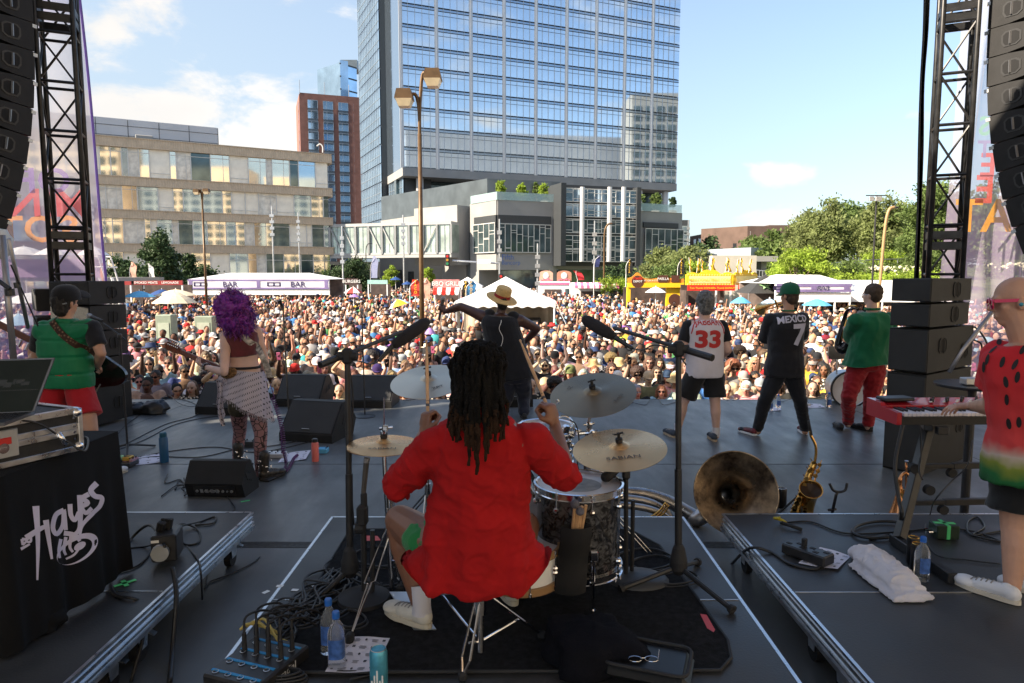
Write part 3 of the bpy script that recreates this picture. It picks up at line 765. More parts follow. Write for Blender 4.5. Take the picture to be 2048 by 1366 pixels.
fe=th_('chain_link_fence','grey chain link fence with a pale top rail across the slope','fence',(20,50,1))
fpts=[at(1640,530,46),at(1700,522,47),at(1760,519,48),at(1830,517,49),at(1900,519,48),at(2048,521,46),at(2200,522,46)]
mb=MB().tube(fpts,.035,5);part(mb,'top_rail',gv_,fe)
mb=MB()
for a,b_ in zip(fpts[:-1],fpts[1:]):
 n=int((b_-a).length/.28)
 for k in Rg(n):
  p=a.lerp(b_,k/n);mb.tube([p,p+V((.5,0,-1.3))],.004,3,False);mb.tube([p+V((.5,0,0)),p+Zv(-1.3)],.004,3,False)
part(mb,'mesh',gv_,fe)
for a in[fpts[0].lerp(fpts[1],t)for t in(0,.5)]+[fpts[i].lerp(fpts[i+1],t)for i in Rg(1,6)for t in(0,.5)]:
 mb=MB().cyl(a,a+Zv(-1.6),.035,seg=6);part(mb,'post',gv_,fe)
fe2=th_('steel_railing','steel railing beside the concrete wall','railing',(22,52,0))
mb=MB();a=at(1513,540,56);b_=at(1545,544,52)
for dz in(0,-.5,-1.0,-1.5):mb.tube([a+Zv(dz),b_+Zv(dz)],.03,5)
for k in Rg(6):p=a.lerp(b_,k/5);mb.tube([p,p+Zv(-2.4)],.03,5)
part(mb,'rails',gv_,fe2)
#lamp posts and poles
bronze=M('bronze_paint',(.11,.065,.03),.45,.3,var=.25,vs=6);lens=M('lamp_lens',(.72,.60,.40),.3,0,var=.1)
def arm_lamp(label,u,D,vtop,side,r,heads,col=bronze,name='street_lamp',vfork=Nn,hs=1.0,group=Nn):
 p=at(u,550,D);t=th_(name,label,'street lamp',(p.x,D,GZ),group)
 zt_=zat(vtop,D);mb=MB().tube([(p.x,D,GZ),(p.x,D,zt_-1.6*hs)],[r,r*.75],10);part(mb,'pole',col,t,sm=1)
 mb=MB().cyl((p.x,D,GZ),(p.x,D,GZ+.15),r*2.2,r*1.6,10);part(mb,'base',col,t)
 for(dx,dz)in heads:
  h=V((p.x+dx,D-.1,zt_+dz));top=V((p.x,D,zt_-1.7*hs))
  mb=MB().tube(spn([top,top+V((dx*.05,0,.8*hs)),V((p.x+dx*.35,D,h.z+.02)),h],8),r*.62,8);a_=part(mb,'arm',col,t,sm=1)
  s=hs*.46;q=h+V((math.copysign(.12*hs,dx),0,0));hd=MB()
  hd.prism([(-s*.55,-.10*hs),(-s*.42,.13*hs),(s*.42,.13*hs),(s*.55,-.10*hs),(s*.55,-.14*hs),(-s*.55,-.14*hs)],q+V((0,s*.5,0)),(1,0,0),(0,0,1),(0,-1,0),s);hh=part(hd,'lamp_head',col,a_)
 for(dx,dz)in heads:
  h=V((p.x+dx,D-.1,zt_+dz));s=hs*.46;q=h+V((math.copysign(.12*hs,dx),0,-.14*hs));l=MB()
  l.add([q+V((x*s*.5,y*s*.5,0))for x,y in((-1,-1),(1,-1),(1,1),(-1,1))]+[q+V((x*s*.34,y*s*.34,-.2*hs))for x,y in((-1,-1),(1,-1),(1,1),(-1,1))],[(0,1,5,4),(1,2,6,5),(2,3,7,6),(3,0,4,7),(4,5,6,7)])
  part(l,'lens',lens,t)
 return t
arm_lamp('tall bronze two headed lamp post in front of the glass tower',843,19,152,1,.075,((.27,0),(-.27,-.52)),hs=.95)
arm_lamp('two headed lamp post in front of the stone banded block',411,45,381,1,.09,((.26,0),(-.2,-.03)),hs=.75)
tanp=M('tan_paint',(.36,.24,.12),.5,.2,var=.1)
def hkl(label,u,D,vtop,dx,r,col,ddx=0):
 p=at(u,550,D);zt_=zat(vtop,D);t=th_('street_lamp',label,'street lamp',(p.x,D,GZ));mb=MB()
 mb.tube(spn([(p.x,D,GZ),(p.x+ddx*.5,D,(zt_+GZ)/2),(p.x+ddx,D,zt_-1.0),(p.x+ddx+dx*.35,D,zt_-.15),(p.x+ddx+dx,D,zt_)],6),r,7);part(mb,'pole',col,t,sm=1)
 mb=MB().box((p.x+ddx+dx*1.15,D,zt_-.02),(abs(dx)*.5,.18,.1),Nn,.03);part(mb,'lamp_head',bkm,t)
hkl('tan hooked lamp post leaning beside the green shirted saxophonist',1757,34,414,.42,.075,tanp,.2)
hkl('dark hooked lamp post in front of the glass atrium',1208,62,447,.7,.09,bronze)
hkl('thin dark curved lamp in front of the footbridge',733,100,487,.7,.07,bkm)
p=at(1745,550,36);t=th_('floodlight_pole','thin black pole with a crossbar of floodlights among the birches','floodlight pole',(p.x,36,GZ))
mb=MB().cyl((p.x,36,GZ),(p.x,36,zat(391,36)),.055,.04);part(mb,'pole',bkm,t)
mb=MB().bar((p.x-.55,36,zat(391,36)),(p.x+.5,36,zat(391,36)),.05);part(mb,'crossbar',bkm,t)
for dx,s in((-.32,.26),(.05,.34)):mb=MB().box((p.x+dx,35.9,zat(391,36)-.18),(s,.12,.24),Nn,.02);part(mb,'floodlight',gv_,t)
for i,(u,D,vt,r)in enumerate(((999,62,438,.09),(1075,62,487,.1),(1188,62,442,.09),(686,70,452,.09),(548,88,412,.12),(193,80,385,.12),(808,88,430,.12),(1374,98,440,.09),(600,92,425,.1))):
 p=at(u,550,D);t=th_('light_mast',('slim grey mast at the corner of the podium','short grey signal mast right of the podium corner','slim grey mast in front of the atrium','grey mast under the footbridge','pale mast in front of the stone banded block','grey mast right of the left truss','grey mast left of the bronze lamp post','slim mast beside the brick apartments','thin mast at the right part of the stone banded block')[i],'mast',(p.x,D,GZ),'grey street masts')
 mb=MB().cyl((p.x,D,GZ),(p.x,D,zat(vt,D)),r,r*.7,8);part(mb,'pole',gv_,t)
 mb=MB()
 for k in Rg(4):mb.box((p.x,D-.1,zat(vt,D)-1.2-k*.8),(r*4.5,.15,.35))
 part(mb,'fittings',gv_,t)
red=M('red_paint',(.55,.03,.025),.45,var=.1)
sig=th_('traffic_signal','traffic signal on a long grey arm across the street','traffic light',(0,62,0))
a=at(998,527,62);b_=at(905,521,62);mb=MB().tube([a,b_],.08,6);part(mb,'arm',gv_,sig)
for(u,v)in((895,520),(1002,560),(1268,562)):
 q=at(u,v,61.8);mb=MB().box(q,(.4,.3,1.1),Nn,.05);h_=part(mb,'signal_head',bkm,sig)
 for k in Rg(3):mb=MB().cyl(q+V((0,-.15,.33-k*.33)),q+V((0,-.22,.33-k*.33)),.12,seg=8);part(mb,'lamp',(red,M('amber',(.4,.2,.02)),M('signal_green',(.02,.2,.08)))[k],h_)
q=at(968,523,61.8);mb=MB().box(q,(1.2,.05,.35));part(mb,'street_sign',whm,sig)
#tents, umbrellas, stands
navy=M('banner_navy',(.05,.04,.12),.6);banw=M('banner_white',(.74,.72,.78),.6,var=.2,vs=.5);banp=M('banner_purple',(.22,.17,.36),.6,var=.3,vs=.6)
def btt(label,u0,u1,D,vtop,v0,v1,words,mirror=False,ridge=Nn,cat='tent'):
 a=at(u0,550,D);b_=at(u1,550,D);w=b_.x-a.x;t=th_('bar_tent',label,cat,((a.x+b_.x)/2,D,GZ))
 z0,z1=zat(v1,D),zat(v0,D);zr=zat(vtop,D+3)
 r0,r1=ridge or(.2,.8)
 mb=MB();A=[(a.x,D,z1+.02),(b_.x,D,z1+.02),(b_.x,D+6,z1+.02),(a.x,D+6,z1+.02),(a.x+w*r0,D+3,zr),(a.x+w*r1,D+3,zr)]
 mb.add(A,[(0,1,5,4),(1,2,5),(2,3,4,5),(3,0,4),(3,2,1,0)]);part(mb,'roof',vinyl,t)
 mb=MB().box(((a.x+b_.x)/2,D-.02,z0-.28),(w,.04,.5));part(mb,'valance',vinyl,t)
 mb=MB().box(((a.x+b_.x)/2,D-.08,(z0+z1)/2),(w,.05,z1-z0));bn=part(mb,'banner',banw,t)
 mb=MB()
 for zz2 in(z0+.07,z1-.07):mb.box(((a.x+b_.x)/2,D-.115,zz2),(w,.02,.14))
 for xx in(a.x+.25,b_.x-.25,(a.x+b_.x)/2):mb.box((xx,D-.12,(z0+z1)/2),(.3,.02,z1-z0-.3))
 part(mb,'banner_border',banp,bn)
 mb=MB();hh=(z1-z0)*.52
 for f_,s in words:
  x=a.x+w*f_
  if s=='[]':
   for dx in(-.55,0,.55):mb.box((x+dx,D-.12,(z0+z1)/2),(.12,.02,hh*.8))
   for dz in(-.4,.4):mb.box((x,D-.12,(z0+z1)/2+dz*hh*.8),(1.2,.02,.09))
  else:tmb(mb,s,(x,D-.11,(z0+z1)/2-hh/2),(-1 if mirror else 1,0,0),(0,0,1),hh,-.03 if mirror else.03,offset=.012,sx=1.15)
 part(mb,'lettering',navy,bn)
 for k in Rg(6):
  mb=MB();x=a.x+w*k/5;mb.cyl((x,D,GZ),(x,D,z1),.05,seg=6);part(mb,'pole',whm,t)
 mb=MB().box(((a.x+b_.x)/2,D+.4,GZ+.55),(w*.96,.6,1.1));part(mb,'counter',banp,t)
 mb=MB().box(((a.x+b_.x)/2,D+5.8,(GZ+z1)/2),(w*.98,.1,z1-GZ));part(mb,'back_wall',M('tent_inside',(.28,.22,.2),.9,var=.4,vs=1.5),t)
 return t
btt('long white bar tent with a two part BAR banner on the left',376,658,62,546,559,578,((.09,'[]'),(.30,'BAR'),(.61,'[]'),(.78,'BAR')))
bt2=btt('white bar tent with a mirrored BAR banner behind the MEXICO jersey',1552,1702,36,549,568,584,((.12,'[]'),(.62,'BAR')),True,(.3,.9))
tx=th_('long_white_tent','long low white tent at the foot of the right hillside','tent',(18,40,GZ))
a=at(1625,585,40);b_=at(1800,590,38);mb=MB();zt2=zat(560,43);ze=zat(590,39)
mb.add([(a.x-2,39,ze),(b_.x+2.2,37,ze),(b_.x+3.4,44,ze),(a.x-1,46,ze),(a.x+.6,42.5,zt2),(b_.x+2.6,41,zt2)],[(0,1,5,4),(1,2,5),(2,3,4,5),(3,0,4)]);part(mb,'roof',vinyl,tx)
mb=MB().slab([(a.x-2,38.97,ze-.35),(b_.x+2.2,36.97,ze-.35),(b_.x+2.2,36.97,ze),(a.x-2,38.97,ze)],.03);part(mb,'valance',vinyl,tx)
for k in Rg(6):x=a.x-2+(b_.x+4.2-a.x)*k/5;y=39-2*k/5;mb=MB().cyl((x,y,GZ),(x,y,ze),.05,seg=6);part(mb,'pole',whm,tx)
mb=MB().add([(a.x-1.8,45.8,GZ),(b_.x+3.2,43.8,GZ),(b_.x+3.2,43.8,ze),(a.x-1.8,45.8,ze)],[(0,1,2,3)]);part(mb,'back_wall',MATS['tent_inside'],tx)
ft=th_('frame_tent','white peaked tent over the mixing desk in the middle of the crowd','tent',(0,28,GZ))
L_=at(911,612,26);R_=at(1111,606,26);w2=(R_.x-L_.x)/2;cx=(L_.x+R_.x)/2;cy=26+w2;zt2=zat(553,27.5);ze=zat(602,26)
TENT=(cx,w2)
def tentroof(f):
 mb=MB()
 def P(u,v):
  x=(u*2-1);y=(v*2-1);r=max(abs(x),abs(y));z=ze+(zt2-ze)*(1-r)**1.12
  return V((cx+x*w2,cy+y*w2,z-.04*abs(sin(6*pi*(u+v)))*r*(1-r)))
 mb.grid(P,24,24);return mb
part(tentroof(0),'roof',vinyl,ft,sm=1,auto=20)
mb=MB()
for k in Rg(4):
 c,s_=(1,0,-1,0)[k],(0,1,0,-1)[k]
 def P(u,v,c=c,s_=s_):
  t_=u*2-1;x=cx+(c*w2*1.005 if c else t_*w2);y=cy+(s_*w2*1.005 if s_ else t_*w2);return V((x,y,ze-v*(.24+.03*cos(u*2*pi*9))))
 mb.grid(P,54,2)
part(mb,'valance',vinyl,ft)
for sx in(-1,1):
 for sy in(-1,1):mb=MB().cyl((cx+sx*w2*.98,cy+sy*w2*.98,GZ),(cx+sx*w2*.98,cy+sy*w2*.98,ze),.035,seg=8);part(mb,'pole',whm,ft)
inside=M('tent_side_wall',(.55,.47,.36),.8,var=.15,vs=2)
mb=MB().grid(lambda u,v:V((cx+w2*.97+.03*sin(u*30),cy-w2*.9+u*w2*1.8,GZ+v*(ze-GZ))),40,2);mb.grid(lambda u,v:V((cx-w2*.97+u*w2*1.94,cy+w2*.95+.03*sin(u*40),GZ+v*(ze-GZ))),40,2);part(mb,'side_wall',inside,ft)
mb=MB().grid(lambda u,v:V((cx-w2*.97+.02*sin(u*30),cy-w2*.9+u*w2*.7,GZ+v*(ze-GZ))),20,2);part(mb,'side_curtain',vinyl,ft)
mb=MB()
for sx,dx in((-1,-1.0),(1,1.1)):mb.tube([(cx+sx*w2,cy-w2,ze),(cx+sx*w2+dx,cy-w2-.4,GZ)],.012,4)
part(mb,'guy_rope',whm,ft)
rk=th_('equipment_rack','black equipment rack inside the mixing desk tent','rack',(cx+.9,cy,GZ))
mb=MB().box((cx+.95,cy,GZ+.95),(.95,.6,1.5),Nn,.02);part(mb,'case',bkm,rk)
mb=MB().box((cx+.95,cy-.31,GZ+1.55),(.7,.02,.1));mb.box((cx+.95,cy-.31,GZ+1.3),(.8,.02,.02));part(mb,'panel',gv_,rk)
mb=MB().box((cx+.95,cy-.2,GZ+.1),(.95,.8,.2));part(mb,'wheel_board',M('plywood',(.35,.22,.12),.7),rk)
sb=th_('small_white_tent','small white tent left of the large peaked tent in the distance','tent',(-5,60,GZ))
q=at(935,558,60);mb=MB().add([(q.x-1.3,59,zat(572,59)),(q.x+1.3,59,zat(572,59)),(q.x+1.3,61.6,zat(572,59)),(q.x-1.3,61.6,zat(572,59)),(q.x,60.3,zat(554,60))],[(0,1,4),(1,2,4),(2,3,4),(3,0,4)]);part(mb,'roof',vinyl,sb)
mb=MB().box((q.x,60.3,zat(572,59)-.15),(2.62,2.62,.3));part(mb,'valance',vinyl,sb)
for sx in(-1,1):
 for sy in(0,1):mb=MB().cyl((q.x+sx*1.27,59.03+sy*2.5,GZ),(q.x+sx*1.27,59.03+sy*2.5,zat(572,59)-.3),.05,seg=6);part(mb,'pole',whm,sb)
def um_(label,u,vr,D,wpx,cols,vt=Nn,tilt=0,n=8,group='patio umbrellas over the plaza',hand=False):
 zr=zat(vr,D);r=wpx*D/1365/2;p=at(u,550,D);h=r*.42 if vt is Nn else zat(vt,D)-zr
 t=th_('umbrella',label,'umbrella',(p.x,D,GZ if not hand else zr-.9),group)
 R=rotm(0,tilt,0);c=V((p.x,D,zr));mb=MB()
 for k in Rg(n):
  a0=2*pi*k/n+.2;a1=2*pi*(k+1)/n+.2;mb.mat(k%len(cols));prev=Nn
  for j in Rg(5):
   s0=j/4;rr_=r*s0;z_=h*(1-s0**1.5)
   P0=c+R@V((rr_*cos(a0),rr_*sin(a0),z_));am=(a0+a1)/2;Pm=c+R@V((rr_*.94*cos(am),rr_*.94*sin(am),z_+.01));P1=c+R@V((rr_*cos(a1),rr_*sin(a1),z_))
   if prev:mb.add([prev[0],P0,Pm,prev[1]],[(0,1,2,3)]);mb.add([prev[1],Pm,P1,prev[2]],[(0,1,2,3)])
   prev=(P0,Pm,P1)
  e0=c+R@V((r*cos(a0),r*sin(a0),0));e1=c+R@V((r*cos(a1),r*sin(a1),0));
 part(mb,'canopy',cols,t)
 mb=MB().cyl(c+R@Zv(h+.08),(p.x,D,GZ if not hand else zr-.9),.025,seg=6);part(mb,'pole',whm if not hand else bkm,t)
 mb=MB()
 for k in Rg(n):a0=2*pi*k/n+.2;mb.tube([c+R@Zv(h*.55),c+R@V((r*.97*cos(a0),r*.97*sin(a0),-.01))],.008,4)
 part(mb,'rib',gv_,t)
 if not hand:mb=MB().cyl((p.x,D,GZ),(p.x,D,GZ+.08),.25,.22,12);part(mb,'base',bkm,t)
 return t
creamc=M('umbrella_cream',(.66,.56,.40),.7,var=.06);bluec=M('umbrella_blue',(.10,.38,.62),.6,var=.06);navyc=M('umbrella_navy',(.02,.06,.2),.6);whc=M('umbrella_white',(.78,.78,.76),.6);redc=M('umbrella_red',(.6,.04,.03),.6);yelc=M('umbrella_yellow',(.8,.52,.03),.6);lbl=M('umbrella_light_blue',(.35,.55,.72),.6);purp=M('umbrella_purple',(.3,.18,.45),.6)
um_('nearest cream patio umbrella on the left',347,606,27,88,[creamc],584)
um_('cream patio umbrella behind the nearest cream one',350,591,38,82,[creamc],579)
um_('cream umbrella cut off by the left speaker stack',225,605,28,64,[creamc],590)
um_('bright blue umbrella left of the cream umbrellas',277,594,36,62,[bluec],582)
um_('navy umbrella between the blue and cream ones',322,590,44,50,[navyc],579)
um_('red and white umbrella right of the BAR tent',706,586,50,38,[whc,redc],574)
um_('blue umbrella right of the JABBAR jersey',1483,606,30,42,[bluec],594)
um_('blue umbrella between the MEXICO and green shirts',1636,611,27,58,[bluec],598)
um_('light blue umbrella peeping left of the green cap',1541,606,29,34,[lbl],598)
um_('white umbrella in front of the paella stand',1312,585,42,44,[whc],574)
um_('navy umbrella beyond the bronze lamp post',791,560,80,24,[navyc],554)
um_('lower navy umbrella beyond the bronze lamp post',814,569,74,22,[navyc],563)
um_('pale blue printed umbrella behind the left banner',32,649,19,92,[lbl,whc],627)
um_('greyish umbrella behind the left banner pole',62,605,24,110,[whc],585)
for i,(u,w_)in enumerate(((52,95),(112,75),(190,60))):um_(('leftmost','middle','rightmost')[i]+' white umbrella of the row on the raised deck',u,511,34,w_,[whc],493,group='white umbrellas on the raised deck')
um_('yellow, white and blue hand umbrella held up in the crowd',798,612,27,44,[yelc,yelc,lbl,lbl,whc],598,-.3,hand=True)
um_('small purple umbrella in the crowd by the bronze lamp',859,668,20,24,[purp],655,hand=True)
um_('lilac parasol beyond the red and white umbrella',708,594,43,22,[purp],588,hand=True)
def ftr(label,u,D,v0,v1,col,word=Nn,wcol=Nn,lean=.1,w=.5,group='feather flags'):
 p=at(u,v1,D);zt_=zat(v0,D);zb=p.z;t=th_('feather_flag',label,'flag',(p.x,D,GZ),group)
 mb=MB().cyl((p.x,D,GZ),(p.x,D,zb),.03,seg=5);mb.tube(spn([(p.x,D,zb),(p.x+lean*.3,D,zb+(zt_-zb)*.6),(p.x+lean+w*.6,D,zt_)],6),.02,5);part(mb,'pole',whm,t)
 mb=MB()
 def P(a,b):
  z=zb+(zt_-zb)*a;wd=w*(1-.75*max(0,a-.75)*4*.8);return V((p.x+lean*a*a+b*wd+.05,D+.06*sin(a*9+b*2),z))
 mb.grid(P,16,4);f_=part(mb,'banner',col,t)
 if word:
  mb=MB();n=len(word)
  for k,ch in enumerate(word):
   z=zt_-(zt_-zb)*(k+.9)/(n+.6);tmb(mb,ch,(p.x+w*.5+lean*.4,D-.09,z),(1,0,0),(0,0,1),(zt_-zb)/(n+.6)*.72,.01,offset=.02)
  part(mb,'lettering',wcol,f_)
yelm=M('flag_yellow',(.75,.45,.02),.6);blk=M('flag_black',(.02,.02,.02),.7);orm=M('flag_orange',(.7,.2,.03),.6)
ftr('black feather flag reading PAELLA left of the paella stand',1252,52,518,549,blk,'PAELLA',yelm,.05,.42)
ftr('black feather flag reading PAELLA behind the paella stand',1355,52,517,552,blk,'PAELLA',yelm,.1,.42)
ftr('red feather flag with yellow spots of lettering left of the lamp post',820,40,559,592,M('flag_red',(.6,.05,.03),.6),'TACO',yelm,.1,.6)
ftr('white and orange feather flag right of the lamp post',845,40,556,598,M('flag_peach',(.7,.4,.3),.6),Nn,Nn,.05,.4)
ftr('black and yellow feather flag beside the red striped stand',922,44,561,596,blk,'EATS',yelm,.15,.5)
ftr('blue and yellow feather flag beside the red striped stand',932,43,561,593,M('flag_blue',(.05,.2,.42),.6),'FOOD',yelm,.2,.5)
ftr('red slanting feather flag over the pink ice cream truck',1155,66,541,560,M('flag_crimson',(.5,.03,.04),.6),Nn,Nn,-.5,.6)
ftr('tall pale blue feather flag near the skyway',741,85,512,556,M('flag_pale',(.3,.33,.5),.6),Nn,Nn,.3,.8)
ftr('white feather flag by the left food stands',300,56,527,556,whc,Nn,Nn,-.2,.35)
ftr('orange feather flag by the left food stands',260,58,524,556,M('flag_peach',(.7,.4,.3)),Nn,Nn,.1,.5)
ftr('red and navy flag on the mast in front of the atrium',1188,61,511,534,M('flag_navy',(.04,.05,.16)),Nn,Nn,.3,.4)
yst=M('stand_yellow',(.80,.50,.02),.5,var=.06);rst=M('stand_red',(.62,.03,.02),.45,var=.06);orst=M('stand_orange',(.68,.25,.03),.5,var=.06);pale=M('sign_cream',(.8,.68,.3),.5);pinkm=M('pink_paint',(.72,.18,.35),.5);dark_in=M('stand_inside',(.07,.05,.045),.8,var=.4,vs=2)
ds=th_('donut_stand','yellow and red donut stand topped with yellow and black flags','food stand',(17,46,GZ))
D=46;a=at(1372,550,D);b_=at(1466,550,D);c_=at(1512,550,D+2.2);
z_r0,z_r1,z_y1,z_top=zat(581,D),zat(570,D),zat(549,D),zat(541,D)
def facing(mb,P,Q,z0,z1,th=.12,out=0):wbx(mb,P,Q,z0,z1,th,out)
for P,Q in((V((a.x,D,0)),V((b_.x,D,0))),(V((b_.x,D,0)),V((c_.x,D+2.2,0)))):
 mb=MB();facing(mb,P,Q,z_r0,z_r1,.12,.5);part(mb,'red_fascia',rst,ds)
 mb=MB();facing(mb,P,Q,z_r1,z_y1,.3,.1)
 d=(Q-P).normalized();L2=(Q-P).length;n_=V((d.y,-d.x,0))
 poly=[(0,0)]+[(x_,(.16*abs(sin(pi*x_/L2*4))+.25*math.exp(-((x_-L2/2)/(L2*.13))**2)))for x_ in[L2*k/60 for k in Rg(61)]]+[(L2,0)]
 mb.prism(poly,P+Zv(z_y1)+n_*.1,d,(0,0,1),-n_,.12);part(mb,'yellow_crest',yst,ds)
 mb=MB();facing(mb,P+d*L2*.06,Q-d*L2*.06,z_r1+.12,z_y1-.1,.02,.13)
 for k in Rg(int(L2/.18)):p=P+d*(.1+k*.18)+n_*.13;mb.sph((p.x,p.y,z_r1+.05),.035,5,3);mb.sph((p.x,p.y,z_y1-.03),.035,5,3)
 part(mb,'bulb_trim',pale,ds)
mb=MB();tmb(mb,'MINI DONUTS',((a.x*.68+b_.x*.32),D-.16,z_r1+.25),(1,0,0),(0,0,1),.18,.02,offset=.01);tmb(mb,'MINI DONUTS',((a.x*.2+b_.x*.8),D-.16,z_r1+.25),(1,0,0),(0,0,1),.18,.02);part(mb,'lettering',yst,ds)
mb=MB();
for f_ in(.3,.75):tmb(mb,'Tom Thumb DONUTS',(a.x+(b_.x-a.x)*f_,D-.53,z_r0+.12),(1,0,0),(0,0,1),.12,.02,offset=.01)
part(mb,'fascia_lettering',yst,ds)
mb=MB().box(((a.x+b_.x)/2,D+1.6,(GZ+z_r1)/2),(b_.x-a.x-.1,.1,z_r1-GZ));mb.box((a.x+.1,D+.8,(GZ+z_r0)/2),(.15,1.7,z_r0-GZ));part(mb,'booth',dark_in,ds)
mb=MB().box(((a.x+b_.x)/2,D+.1,GZ+.55),(b_.x-a.x,.4,1.1));part(mb,'counter',M('steel_counter',(.5,.5,.48),.4,.5),ds)
for k in Rg(4):x=a.x+.1+(b_.x-a.x-.2)*k/3;mb=MB().box((x,D+.05,(GZ+z_r0)/2),(.1,.1,z_r0-GZ));part(mb,'post',whm,ds)
for k,(u,w_)in enumerate(((1380,.12),(1393,.16),(1404,.16),(1420,.3),(1424,.25),(1450,.14),(1457,.16),(1472,.12),(1483,.14),(1497,.16))):
 q=at(u,546,D+.5);mb=MB();zt3=zat(515+(k*7%5),D+.5);mb.tube([q,(q.x+(.1 if k%2 else-.1),q.y,zt3)],.015,4);mb.mat(1)
 mb.grid(lambda a_,b2:V((q.x+(.1 if k%2 else-.1)*(1-a_)+b2*w_*(.4+.8*a_)+.04*sin(a_*9),q.y+.07*sin(a_*5+b2*4),zt3-a_*.9)),10,4)
 f0=len(mb.m)-40
 for i_ in Rg(40):mb.m[f0+i_]=1 if((i_//4)+(i_%4)*2)%5>1 else 2
 part(mb,'flag',[whm,yelm,blk],ds)
ps=th_('paella_stand','orange and yellow paella stand with arched signs','food stand',(12,48,GZ));D=49
a=at(1256,550,D);b_=at(1368,550,D);zf0,zf1,zf2=zat(575,D),zat(566,D),zat(553,D);w=b_.x-a.x
mb=MB().box(((a.x+b_.x)/2,D+.1,(zf0+zf1)/2),(w,.4,zf1-zf0));part(mb,'yellow_fascia',yst,ps)
mb=MB();poly=[(0,0)]+[(w*k/80,(zf2-zf1)*(.75+.12*sin(k/80*12))+.35*math.exp(-((k/80-.17)/.07)**2))for k in Rg(81)]+[(w,0)]
mb.prism(poly,(a.x,D-.05,zf1),(1,0,0),(0,0,1),(0,1,0),.15);part(mb,'orange_crest',orst,ps)
mb=MB().cyl((a.x+w*.17,D-.08,zf1+.1),(a.x+w*.17,D-.12,zf1+.1),.44,seg=16);mb.box((a.x+w*.62,D-.1,zf1+.3),(.7,.05,.5));mb.box((a.x+w*.84,D-.1,zf1+.3),(.55,.05,.5));part(mb,'sign_panel',M('sign_dark',(.08,.03,.02)),ps)
mb=MB();tmb(mb,'Paella',(a.x+w*.17,D-.14,zf1+.25),(1,0,0),(0,0,1),.2,.01,offset=.01);part(mb,'red_lettering',rst,ps)
mb=MB();tmb(mb,'DEPOT',(a.x+w*.17,D-.14,zf1+.05),(1,0,0),(0,0,1),.14,.01,offset=.01);tmb(mb,'PAELLA',(a.x+w*.62,D-.14,zf1+.22),(1,0,0),(0,0,1),.17,.01,offset=.01);tmb(mb,'MEAT ON A STICK',(a.x+w*.4,D-.08,zf1+.12),(1,0,0),(0,0,1),.12,.01);part(mb,'white_lettering',whm,ps)
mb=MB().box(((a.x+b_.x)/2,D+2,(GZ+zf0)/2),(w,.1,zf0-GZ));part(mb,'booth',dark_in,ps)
mb=MB().box((a.x+w*.85,D+.3,(GZ+zf0)/2),(w*.3,.3,zf0-GZ));mb.box((a.x+.1,D+.3,(GZ+zf0)/2),(.25,.3,zf0-GZ));mb.box(((a.x+b_.x)/2,D+.2,GZ+.5),(w,.4,1.0));part(mb,'yellow_front',yst,ps)
mb=MB().cyl((a.x+w*.85,D+.12,zf0-.9),(a.x+w*.85,D+.08,zf0-.9),.45,seg=14);part(mb,'emblem',M('sign_dark',(.08,.03,.02)),ps)
def ftk(label,u0,u1,D,v0,v1,body,stripe,awn=Nn,sign=Nn):
 a=at(u0,550,D);b_=at(u1,550,D);z1=zat(v0,D);w=b_.x-a.x;t=th_('food_truck',label,'food truck',((a.x+b_.x)/2,D+1,GZ));cx_=(a.x+b_.x)/2
 mb=MB().box((cx_,D+1.1,(GZ+.5+z1)/2),(w,2.2,z1-GZ-.5),Nn,.1);part(mb,'body',body,t)
 mb=MB().box((cx_-w*.05,D-.02,z1-1.15),(w*.5,.08,.8));part(mb,'serving_hatch',dark_in,t)
 mb=MB().box((cx_,D-.03,z1-.2),(w*.98,.06,.22));mb.box((cx_,D-.03,GZ+1.1),(w*.98,.06,.12));part(mb,'stripe',stripe,t)
 for s in(-.32,.32):mb=MB().cyl((cx_+w*s,D-.02,GZ+.4),(cx_+w*s,D+.25,GZ+.4),.4,seg=16);part(mb,'wheel',rb_,t)
 mb=MB().box((cx_+w*.4,D-.02,z1-1.05),(w*.15,.08,.7));part(mb,'windscreen',gD_,t)
 if awn:
  mb=MB()
  for k in Rg(16):mb.mat(k%2);x=a.x+w*(k+.5)/16;mb.slab([(x-w/32,D-.05,z1+.02),(x-w/32,D-.7,z1-.25),(x+w/32,D-.7,z1-.25),(x+w/32,D-.05,z1+.02)],.03);mb.box((x,D-.71,z1-.36),(w/16,.03,.22))
  part(mb,'awning',awn,t)
 if sign:
  for sx,cl,wd in sign:
   mb=MB();x=a.x+w*sx;poly=[(-wd/2,0)]+[(wd/2*cos(pi-pi*k/12),.75+.3*sin(pi*k/12))for k in Rg(13)]+[(wd/2,0)];mb.prism(poly,(x,D+.2,z1),(1,0,0),(0,0,1),(0,1,0),.15);s_=part(mb,'sign',cl,t)
   mb=MB().sph((x,D+.18,z1+.55),(wd*.22,.05,.32),12,8);part(mb,'emblem',whc,s_)
   mb=MB();
   for k in Rg(5):mb.box((x-wd*.35+k*wd*.17,D+.15,z1+.12+.1*(k%2)),(wd*.1,.05,.12))
   part(mb,'lettering',pinkm,s_)
 return t
wt=M('truck_white',(.74,.76,.76),.35,var=.05,coat=.3);teal=M('truck_teal',(.35,.58,.55),.4)
ftk('white ice cream truck with arched pink signs right of the peaked tent',1076,1142,66,563,0,wt,pinkm,Nn,((.25,M('sign_peach',(.7,.4,.3)),1.3),(.8,M('sign_brown',(.45,.22,.15)),1.4)))
ftk('white and teal truck with a pink striped awning',1143,1236,62,566,0,wt,teal,[whc,pinkm])
rdst=M('stand_dark_red',(.30,.03,.03),.5,var=.1)
